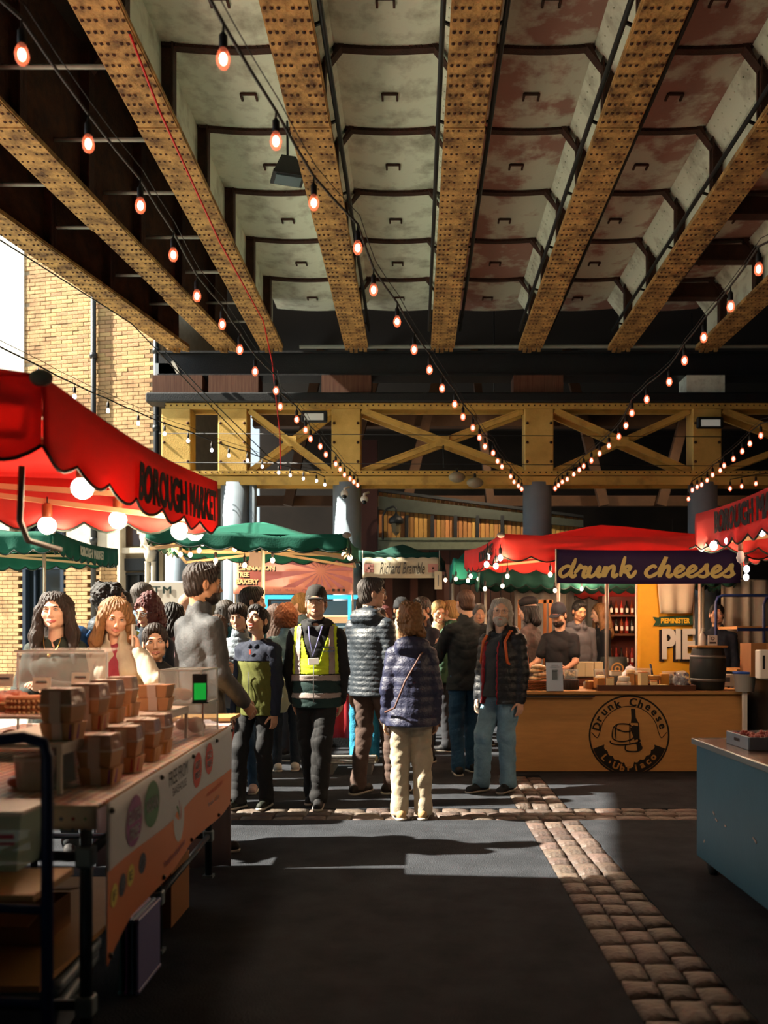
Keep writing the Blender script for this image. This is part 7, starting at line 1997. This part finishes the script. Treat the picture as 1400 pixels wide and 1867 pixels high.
for i, (x, y, c) in enumerate(((-1.95, 3.6, 'cardboard'), (-1.35, 4.45, 'cardboard'))):
    t = thing('cardboard_carton', ('carton at the back left of the under shelf', 'carton on the ground under the far half of the table')[i], 'box', (x, y, .287 if i == 0 else 0)); MB().box((0, 0, .15), (.32, .34, .30)).build('carton', mat(c), t); MB().box((0, 0, .302), (.05, .34, .004)).box((0, -.172, .2), (.05, .003, .2)).build('tape', mat('tape'), t)
t = thing('black_crate', 'black plastic crate hanging shelf high behind the near leg', 'crate', (-1.45, 3.2, .287 + .135)); 
bpy.data.objects.remove(t)
# ------------------------------------------------------------------ people
def GP(px, Y): return (px - VX) * Y / FPX
rad = math.radians
R_ = person('woman with long brown hair smiling in a dark green top behind the cakes', GP(42, 5.25), 5.72, 1.70, PI + .05, 'e0b59a', ('long', 'dark'), (4, 2, 3), (((-.25, .25, -1), (.75, .8, .25)), ((.25, .25, -1), (-.75, .8, .15))),
       top=('cloth', '26302a'), bottom=('cloth', '1c2428'), female=True, smile=True, collar=False, vneck=True, det=2, palms=((0, 0, -1), (0, 0, -1)))
m = MB(); T_ = R_['nk']
m.tube([tuple(T_ + np.array([.055 * math.cos(a), .045 + .05 * math.sin(a), .02 - .12 * max(0, math.sin(a))])) for a in [PI * k / 10 for k in range(11)]], .002, 5).ball(tuple(T_ + np.array([0, .112, -.11])), .012, 8, 6)
m.build('necklace', mat('gold', 'c8a050', .3, metal=.8), R_['root'])
W2 = person('blonde woman in a cream coat holding a phone to her ear', GP(190, 5.55), 5.78, 1.66, PI + .12, 'd6a88c', ('long', 'light'), (18, -14, -4), (((-.50, .62, -.55), (.62, -.42, .95), (.12, -.12, 1)), ((.25, .1, -1), (-.15, .6, -.55))),
       top=('coat', 'aea491'), inner=('tee', '8a3040'), bottom=('cloth', '2c3848'), female=True, open_front=(0, .065), girth=1.12, det=2, palms=((.9, .1, .2), (-.9, -.2, 0)), curl=(.8, .4), top_len=.06)
# phone against her left ear
A0 = W2['A'][0]; t = thing('phone', 'white phone held to the ear of the woman in cream', 'phone', (0, 0, 0))
root = W2['root']; wrx = Vector(A0[2]) + Vector((.028, -.005, .105)); Mr = Matrix.Translation(root.location) @ Matrix.Rotation(root.rotation_euler.z, 4, 'Z')
t.location = Mr @ wrx; t.rotation_euler = (0, 0, root.rotation_euler.z + PI / 2 - .2)
MB().box((0, 0, 0), (.072, .009, .145), bev=.008).build('shell', mat('phone_white', 'd8d4cc', .25), t); MB().box((-.018, .006, .05), (.026, .004, .03), bev=.002).box((-.018, -.0055, 0), (.001, .001, .001)).build('lens_block', M_BLACK, t)
G3 = person('girl with tied dark hair in a black tee with a red and white print', GP(278, 5.95), 6.02, 1.50, PI + .15, 'd6a88c', ('medium', 'dark'), (8, 0, 3), top=('cloth', '14161a'), bottom=('cloth', '22303c'), female=True, child=True, collar=False, sleeve=1, det=2)
g = MB(); s_ = G3['s']
for (x, z, r) in ((-.05, 1.08, .032), (.03, 1.10, .026), (-.01, 1.04, .028), (.06, 1.05, .022), (-.07, 1.02, .02)): g.ball((x * s_, .135 * s_, z * s_), r * s_, 10, 6, 1, .35, 1)
g.build('shirt_print', mat('print_dots', 'c83a40', .7, col2='e8e0d8', nscale=28, contrast=(.5, .54)), G3['root'])
P4 = person('tall man in a grey leather jacket turned to the right', GP(362, 5.75), 5.80, 1.90, -rad(48), 'b88662', ('short', 'dark'), (-12, -4, 0), (((-.16, .1, -1), (.1, .55, -.9)), ((.14, .12, -1), (-.12, .7, -.7))),
       top=('leather', '3a3c3e'), bottom=('cloth', '5c5434'), beard=('dark', 'short'), girth=1.06, det=2)
g = MB(); g.M = P4['T']
for sd in (-1, 1): g.ball((sd * .032, .055, .108), .022, 10, 6, 1, .5, .7); g.tube([(sd * .055, .05, .10), (sd * .08, -.02, .07)], .002, 5)
g.build('sunglasses_on_head', mat('glasses_frame'), P4['root'])
P5 = person('man with curly black hair, glasses and a blue backpack facing right', GP(178, 6.5), 6.75, 1.82, -rad(75), 'd6a88c', ('afro', 'black'), (-10, 0, 0), top=('puffer', '1c2a34'), bottom=('cloth', '20242c'), glasses='clear', hood=True, det=1, girth=1.05)
def backpack(P_, lab, col, sc=1.0):
    s = P_['s']; root = P_['root']; t = thing('backpack', lab, 'bag', root.location, root.rotation_euler.z)
    f = Field([-.2 * s, -.36 * s, .9 * s], [.2 * s, -.05 * s, 1.50 * s], .011)
    f.cap((0, -.225 * s, 1.06 * s), (0, -.22 * s, 1.30 * s), .145 * s * sc, .13 * s * sc, .03, (1, 1.35, 1)); f.cap((0, -.29 * s, 1.04 * s), (0, -.29 * s, 1.14 * s), .09 * s * sc, k=.02, sq=(1, 1.4, 1)); f.wrinkle(.003, 3, 30)
    V_, Q_ = f.net(); link('pack_body', fast_mesh('pack_body', V_, Q_), t, cloth(col, 'puffer'))
    for sd in (-1, 1): MB().tube([(sd * .10 * s, -.15 * s, 1.36 * s), (sd * .10 * s, -.09 * s, 1.45 * s), (sd * .11 * s, .03 * s, 1.455 * s), (sd * .115 * s, .13 * s, 1.36 * s), (sd * .14 * s, .13 * s, 1.18 * s), (sd * .17 * s, .0, 1.06 * s), (sd * .12 * s, -.16 * s, 1.0 * s)], .015, 6).build('strap', cloth(col, 'puffer'), t)
    MB().tube([(-.11 * s, -.27 * s, 1.26 * s), (0, -.345 * s, 1.25 * s), (.11 * s, -.27 * s, 1.26 * s)], .004, 5).build('zip', M_BLACK, t)
backpack(P5, 'blue backpack on the curly haired man', '1c4470', 1.15)
person('steward in a black cap and yellow vest half hidden behind the curly haired man', GP(217, 7.7), 7.75, 1.80, PI - .7, 'd6a88c', ('short', 'grey'), (0, 0, 0), top=('cloth', 'b8c83a'), bottom=('cloth', '14161a'), cap=('cap', '14181c'), det=1)
person('man with short grey hair and a pale blue hood seen from behind', GP(258, 8.3), 8.35, 1.93, -rad(30), 'c99a7c', ('buzz', 'greydark'), (-20, 0, 0), top=('denim', '5c7890'), bottom=('cloth', '2a3038'), hood=True, det=1)
person('woman with curly dark red hair and a navy coat looking right', GP(268, 7.3), 7.35, 1.74, PI - .25, 'c99a7c', ('curly', 'red'), (-10, -10, 0), top=('coat', '1a2430'), bottom=('cloth', '16181c'), female=True, glasses='clear', det=1)
person('woman with straight black hair seen from behind, left of the leather jacket', GP(312, 7.6), 7.65, 1.70, -rad(20), 'c99a7c', ('bob', 'black'), (0, -8, 0), top=('cloth', 'a8868c'), bottom=('cloth', '22242c'), female=True, det=1)
person('bald man behind the woman with straight black hair', GP(336, 8.9), 9.0, 1.86, -rad(50), 'c99a7c', ('bald', 'grey'), (0, -10, 0), top=('cloth', '3a3a40'), bottom=('cloth', '22242c'), det=0)
P10 = person('woman with a short dark fringe in a grey puffer jacket behind the boy', GP(433, 7.85), 7.95, 1.71, PI - .15, 'd6a88c', ('fringe', 'dark'), (0, -6, 4), (((-.2, .2, -1), (.55, .9, .25)), ((.2, .1, -1), (0, .5, -.8))),
       top=('puffer', '74808a'), bottom=('denim', '3a5a78'), shoes='b8a098', female=True, det=2, legs=((0, -.1), (0, .05)))
P11 = person('man with wavy dark hair and a dark jacket, profile to the right', GP(452, 8.6), 8.75, 1.90, -rad(80), 'c99a7c', ('medium', 'dark'), (-4, -4, 0), top=('puffer', '2a3a40'), bottom=('cloth', '20242c'), hood=True, det=1)
backpack(P11, 'teal backpack on the man with wavy dark hair', '2a6a78')
P12 = person('boy in a navy and olive fleece looking up with his mouth open', GP(468, 7.35), 7.38, 1.675, PI - .35, 'c99a7c', ('medium', 'black'), (-2, 22, 8), (((-.10, .0, -1), (-.02, .12, -1)), ((.14, -.02, -1), (.06, .2, -1))),
       top=('fleece', '55591e'), bottom=('cloth', '111317'), shoes='1a2018', child=True, mouth_open=True, det=3, legs=((.0, .02, -.2), (0, .16, .25)), legw=1.1, collar=False, head_s=.93)
# navy yoke, sleeves and hood of the fleece
def overlay(P_, name, col, kind, fn, h=.0095, t=.002, seed=1):
    """a second skin just outside the garment, limited by fn(X, Y, Z)"""
    me = P_['top'].data; n = len(me.vertices); co = np.empty(n * 3, np.float32); me.vertices.foreach_get('co', co); co = co.reshape(-1, 3)
    no = np.empty(n * 3, np.float32); me.vertex_normals.foreach_get('vector', no); no = no.reshape(-1, 3)
    q = np.empty(len(me.polygons) * 4, np.int32); me.polygons.foreach_get('vertices', q); q = q.reshape(-1, 4)
    keep = fn(co[:, 0], co[:, 1], co[:, 2]); kq = keep[q].all(1); q = q[kq]
    use = np.unique(q); mp = np.full(n, -1); mp[use] = np.arange(len(use))
    o = link(name, fast_mesh(name, co[use] + no[use] * t, mp[q]), P_['root'], cloth(col, kind)); solidify(o, .003); return o
s = P12['s']; shz = P12['A'][0][0][2]
overlay(P12, 'navy_yoke', '161f33', 'cloth', lambda X, Y, Z: (Z > shz - .085 * s) | (np.abs(X) > .158 * s + .12 * np.maximum(0, shz - Z) * .15))
f = Field(P12['nk'] - .2, P12['nk'] + .2, .0095); nk = P12['nk']; V = P12['V']
f.cap(nk + V(-.07, -.06, -.03), nk + V(.07, -.06, -.03), .05 * s, k=.03)
for sd in (-1, 1): f.cap(nk + V(sd * .075, -.03, -.03), nk + V(sd * .03, .075, -.05), .028 * s, .022 * s, .02)
f.cap(nk + V(0, .0, .0), nk + V(0, .015, .12), .052 * s, .075 * s, .01, op='s'); V_, Q_ = f.net(); link('hood', fast_mesh('hood', V_, Q_), P12['root'], cloth('161f33'))
MB().box(tuple(nk + V(.0, .125, -.10)), (.012, .008, .04)).build('zip_pull', mat('zip_red', 'd0483a', .5), P12['root'])
MB().tube([tuple(V(0, .152, z)) for z in (1.18, 1.05, .92, .84)], .003, 5).build('zip', M_BLACK, P12['root'])
t = thing('red_bag', 'crumpled salmon red carrier bag hanging from the boy\'s hand', 'bag', P12['root'].location, P12['root'].rotation_euler.z)
w_ = P12['A'][1][2]; f = Field(w_ - np.array([.12, .12, .40]), w_ + np.array([.12, .12, 0]), .009); f.cap(w_ + np.array([.0, .02, -.12]), w_ + np.array([.01, .03, -.30]), .018, .060, .02, (1, 1.6, 1)); f.wrinkle(.007, 4, 50, 6, .7); V_, Q_ = f.net(); link('bag_body', fast_mesh('bag_body', V_, Q_), t, mat('salmon_bag', 'd0604c', .5, transl=.2, bump=.2)); MB().tube([tuple(w_ + np.array([0, .02, -.06])), tuple(w_ + np.array([.0, .02, -.15]))], .008, 6).build('handle', mat('salmon_bag'), t)
# steward
P13 = person('steward in a yellow high visibility vest, cap and glasses walking towards us', GP(576, 7.4), 7.42, 1.83, PI, 'c99a7c', ('short', 'grey'), (0, 2, 0), (((-.17, -.05, -1), (.10, -.22, -1)), ((.17, -.05, -1), (-.10, -.22, -1))),
       top=('jacket', '101216'), bottom=('cloth', '0c0d10'), shoes='121316', cap=('cap', '26231f'), glasses='clear', hood=True, legw=1.25, det=3, legs=((.07, .10, -.05), (-.06, -.14, .1)), girth=1.05)
s = P13['s']
hv = P13['root']
def trunk(P_, zlo, zhi, shrink=0): 
    s = P_['s']
    return lambda X, Y, Z: (np.abs(X) < .175 * s + .06 * np.clip((1.3 * s - Z), 0, .4)) & (Z > zlo * s) & (Z < zhi * s) & ~((np.abs(X) < (.03 + .32 * (Z / s - 1.15)) * s) & (Y > 0) & (Z > 1.15 * s)) & ~((np.abs(X) < .085 * s) & (Z > 1.40 * s))
overlay(P13, 'yellow_vest', 'c9e02a', 'cloth', trunk(P13, 1.055, 1.46), t=.008)
overlay(P13, 'dark_green_vest_half', '12302e', 'cloth', trunk(P13, .78, 1.055), t=.008)
def band(zlo, zhi, tilt=0): return lambda X, Y, Z: (np.abs(X) < .20 * s) & (Z > zlo * s) & (Z < zhi * s)
overlay(P13, 'reflective_band', '9a8e88', 'cloth', band(1.005, 1.055), t=.013); overlay(P13, 'reflective_band', '9a8e88', 'cloth', band(.865, .915), t=.013)
for sd in (-1, 1): overlay(P13, 'reflective_band', '9a8e88', 'cloth', (lambda sd: lambda X, Y, Z: (np.abs(X - sd * (.128 + .03 * 0) * s) < .022 * s) & (Z > 1.055 * s) & (Z < 1.44 * s))(sd), t=.013)
hv_y = .165
MB().tube([tuple(V_) for V_ in (np.array([.0, .185, .84]) * s, np.array([0, .185, 1.0]) * s, np.array([.0, .175, 1.15]) * s)], .004, 5).build('zip', mat('zip_grey', '6a6a68', .4), hv)
MB().tube([tuple(np.array(q) * s) for q in ((.05, .10, 1.44), (.035, .155, 1.34), (.008, .178, 1.20), (-.035, .155, 1.34), (-.06, .10, 1.44))], .006, 5).build('lanyard', mat('lanyard', '5a5a8a', .6), hv)
MB().box((-.002 * s, .195 * s, 1.165 * s), (.088, .006, .055), rotm(0, .06, 0), bev=.003).build('badge', mat('phone_white'), hv)
for z, w_, h_ in ((1.275, .10, .010), (1.245, .10, .016)):
    text('vest_lettering', 'MARKET' if h_ < .012 else 'SECURITY', .02, mat('print_navy'), hv, (-.115 * s, .185 * s, z * s), face='+Y', width=w_, height=h_, bold=.001)
P14 = person('tall man in a dark ribbed puffer jacket and glasses looking right', GP(676, 7.85), 7.9, 1.94, -rad(38), 'd6a88c', ('short', 'greydark'), (-38, 0, 0), (((-.12, -.05, -1), (-.02, .12, -1)), ((.12, .05, -1), (-.25, .6, -.8))),
       top=('puffer', '2c343c'), bottom=('cloth', '54423a'), shoes='2e2620', glasses='clear', hood=True, det=2, girth=1.08, puff_pitch=.042, legs=((0, -.05, -.1), (0, .14, .3)), legw=1.1)
P15 = person('woman with curly light brown hair in a navy quilted jacket seen from behind', GP(750, 6.85), 6.85, 1.64, rad(4), 'd6a88c', ('curly', 'light'), (0, 0, 0), (((-.20, -.08, -1), (-.06, .14, -1)), ((.20, -.08, -1), (.02, .16, -1))),
       top=('puffer', '262a44'), bottom=('cloth', 'b4a890'), shoes='c4a070', female=True, hood=True, det=2, girth=1.16, legw=1.35, puff_pitch=.085, top_len=.02)
MB().tube([tuple(V_) for V_ in (np.array([.13, -.02, 1.36]), np.array([.06, -.15, 1.28]), np.array([-.06, -.185, 1.08]), np.array([-.14, -.19, .88]), np.array([-.21, -.10, .84]))], .008, 6).build('bag_strap', mat('strap_brown', '5a3a30', .6), P15['root'])
P16 = person('man with cropped brown hair in a black jacket and blue jeans seen from behind', GP(850, 9.0), 9.1, 1.90, rad(18), 'd6a88c', ('buzz', 'brown'), (8, -6, 0), (((-.35, .35, -1), (.3, .95, .45)), ((.14, -.0, -1), (.02, .12, -1))),
       top=('jacket', '141c20'), bottom=('denim', '1f4a68'), shoes='16181a', det=2, legs=((0, -.06, .2), (0, .1, 0)), legw=1.1, girth=1.05)
P17 = person('old man with long white hair and beard in an open black quilted jacket', GP(915, 8.1), 8.12, 1.77, PI - rad(38), 'd6a88c', ('shoulder', 'white'), (32, 0, -4), (((-.14, .0, -1), (-.02, .15, -1)), ((.16, .05, -1), (.04, .22, -1))),
       top=('puffer', '14181e'), inner=('cloth', '2c343a'), bottom=('denim', '7fa6bc'), shoes='2a2c30', beard=('white', 'full'), glasses='clear', hood=True, open_front=(.03, .085), girth=1.16, det=2, legw=1.25, legs=((.02, .02, -.1), (.02, .16, .15)), puff_pitch=.07)
overlay(P17, 'red_lining', '8a1a28', 'cloth', lambda X, Y, Z: (np.abs(X - .03 * P17['s']) < .10 * P17['s']) & (np.abs(X - .03 * P17['s']) > .045 * P17['s']) & (Y > .10) & (Z < 1.36 * P17['s']), t=.003)
backpack(P17, 'orange backpack on the old man with white hair', 'c85a22')
person('bearded man in sunglasses looking down at food in his hands', GP(772, 9.9), 9.95, 1.86, PI - rad(55), 'c08a68', ('short', 'greydark'), (15, -14, 0), (((-.2, .3, -1), (.5, .9, .5)), ((.2, .3, -1), (-.5, .9, .5))), top=('jacket', '2a2c38'), bottom=('cloth', '2a2c30'), beard=('dark', 'full'), glasses='sun', det=1)
person('fair haired person in a pale jacket behind the bearded man', GP(800, 10.9), 10.95, 1.86, PI + rad(10), 'd6a88c', ('medium', 'blonde'), (0, -18, 0), (((-.2, .3, -1), (.5, .9, .5)), ((.2, .3, -1), (-.5, .9, .5))), top=('cloth', 'b89a78'), bottom=('cloth', '2a2c30'), det=1)
person('blonde woman with a ponytail, profile to the left, behind the steward', GP(546, 10.0), 10.1, 1.91, rad(75), 'e0b59a', ('pony', 'blonde'), (0, 0, 0), top=('denim', '7a98a8'), bottom=('denim', '24384c'), female=True, det=1)
P21 = person('woman with curly ginger hair and a denim jacket seen from behind', GP(520, 9.25), 9.3, 1.74, rad(15), 'd6a88c', ('curlylong', 'ginger'), (0, 0, 0), (((-.2, 0, -1), (-.1, .1, -1)), ((.2, .0, -1), (.1, .1, -1))), top=('denim', '6a8c9c'), bottom=('denim', '1c2a3a'), shoes='c8c4bc', female=True, det=1)
t = thing('tote_bag', 'pale cloth tote bag hanging between the boy and the steward', 'bag', (GP(507, 8.45), 8.45, 0)); f = Field([-.16, -.08, .68], [.16, .08, 1.08], .01); f.cap((0, 0, .80), (0, 0, .94), .125, .09, .02, (1, 2.6, 1)); f.wrinkle(.005, 5, 30); V_, Q_ = f.net(); link('bag_body', fast_mesh('bag_body', V_, Q_), t, mat('tote', 'b4b49a', .8, bump=.2))
MB().tube([(-.05, 0, 1.0), (-.03, 0, 1.22), (.0, .0, 1.34), (.03, 0, 1.22), (.05, 0, 1.0)], .010, 6).build('strap', mat('tote'), t)
person('woman with long light brown hair seen from behind, left of the ginger hair', GP(500, 10.3), 10.5, 1.80, rad(-5), 'd6a88c', ('long', 'brown'), (0, 0, 0), top=('cloth', '7a6a60'), bottom=('cloth', '2a2c34'), female=True, det=0)
person('person in a dark hat seen above the puffer man\'s shoulder', GP(731, 11.2), 11.3, 1.90, PI + .2, 'c08a68', ('short', 'black'), (0, -6, 0), top=('cloth', 'b8a890'), bottom=('cloth', '22242a'), cap=('beanie', '14161a'), det=1)
person('person in a green coat facing left behind the cropped hair man', GP(824, 10.6), 10.9, 1.86, rad(60), 'd6a88c', ('short', 'blonde'), (0, 0, 0), top=('coat', '2a4a34'), bottom=('cloth', '22242a'), det=1)
person('woman in a black beret and grey knit behind the old man', GP(966, 10.9), 10.95, 1.88, rad(60), 'd6a88c', ('bob', 'black'), (0, -8, 0), top=('fleece', '5e5450'), bottom=('cloth', '22242a'), cap=('beret', '121216'), female=True, det=1)
person('vendor in a black tee shirt and cap serving behind the cheese counter', GP(1020, 10.45), 10.45, 1.80, PI - rad(30), 'c99a7c', ('short', 'dark'), (-6, -20, 0), (((-.2, .35, -1), (.1, 1, -.3)), ((.25, .35, -1), (.2, 1, -.35))), top=('tee', '15181c'), bottom=('cloth', '22242a'), cap=('cap', '23262e'), sleeve=.7, det=1, girth=1.05, collar=False, beard=('dark', 'short'))
person('dark haired vendor in a grey hoodie behind the cheese vendor', GP(1056, 11.9), 11.95, 1.90, PI + rad(15), 'c08a68', ('short', 'black'), (0, -16, 0), top=('cloth', '5c5a60'), bottom=('cloth', '22242a'), hood=True, det=1)
person('woman in black with long fair hair behind the crates', GP(1096, 12.4), 12.45, 1.88, rad(100), 'd6a88c', ('long', 'light'), (0, -8, 0), top=('cloth', '15161a'), bottom=('cloth', '22242a'), female=True, det=0)
person('person in dark blue and yellow beside the blue cart', GP(1312, 10.9), 11.0, 1.82, PI - rad(20), 'c99a7c', ('short', 'black'), (0, 0, 0), top=('cloth', '141c2a'), bottom=('cloth', '22242a'), det=0)
person('person with short dark hair behind the grey puffer jacket shoulder', GP(662, 9.6), 9.9, 1.88, rad(10), 'd6a88c', ('medium', 'black'), (0, 0, 0), top=('cloth', '8a8e90'), bottom=('denim', '2a90b8'), shoes='d8c890', det=1)
crowd = [(872, 11.6, 1.84, 'medium', 'grey', '4a4c50', 190, 'grey haired person just right of the cropped hair man'), (700, 12.2, 1.84, 'bob', 'red', '7a4a44', 170, 'red haired person in the far crowd under the handwritten banner'), (752, 12.6, 1.80, 'short', 'brown', '5a3a3a', 10, 'brown haired person in the far crowd by the kiosk'),
         (852, 12.8, 1.92, 'short', 'black', '2a2a30', 150, 'dark haired person far behind the cropped hair man'), (410, 9.9, 1.82, 'bob', 'black', '2e5a70', 40, 'person in a teal jacket between leather jacket and wavy haired man'), (565, 11.0, 1.84, 'medium', 'dark', '2a3a44', 170, 'dark haired customer at the blue lit kiosk'),
         (690, 11.5, 1.78, 'medium', 'dark', '3a2a28', 200, 'person in brown behind the puffer man\'s face'), (396, 8.6, 1.62, 'long', 'brown', '8a3a44', 10, 'girl in dark red behind the leather jacket man'), (230, 9.9, 1.7, 'short', 'dark', '44505a', 120, 'person in grey blue behind the steward at the left')]
for (px, Y, H, hs_, hc_, col, yaw, lab) in crowd:
    person(lab, GP(px, Y), Y, H, rad(yaw), 'c99a7c', (hs_, hc_), (0, -4, 0), top=('cloth', col), bottom=('cloth', '24262c'), female=hs_ in ('bob', 'long'), det=0)
PV = person('vendor in an olive top reaching over the near end of the bakery table', -1.98, 2.38, 1.74, -rad(42), 'd6a88c', ('short', 'brown'), (0, -15, 0), (((-.1, .55, -.75), (.1, 1, -.25)), ((.2, .2, -1), (.0, .9, -.2))), top=('cloth', '4a4428'), bottom=('cloth', '24262c'), det=1, palms=((0, 0, -1), (0, 0, -1)), curl=(.7, .5))
t = thing('pastry_in_hand', 'round pink glazed pastry being set down by the vendor', 'pastry', (P(34, 0, 3.0).x, 3.05, TZ + .0)); MB().lathe([(.04, 0), (.055, .01), (.058, .02), (.05, .032), (.03, .038), (.001, .038)], n=18).build('glazed_top', mat('glaze', 'c07860', .4), t); MB().lathe([(.042, 0), (.048, .008)], n=18).build('base', M_CRU, t)
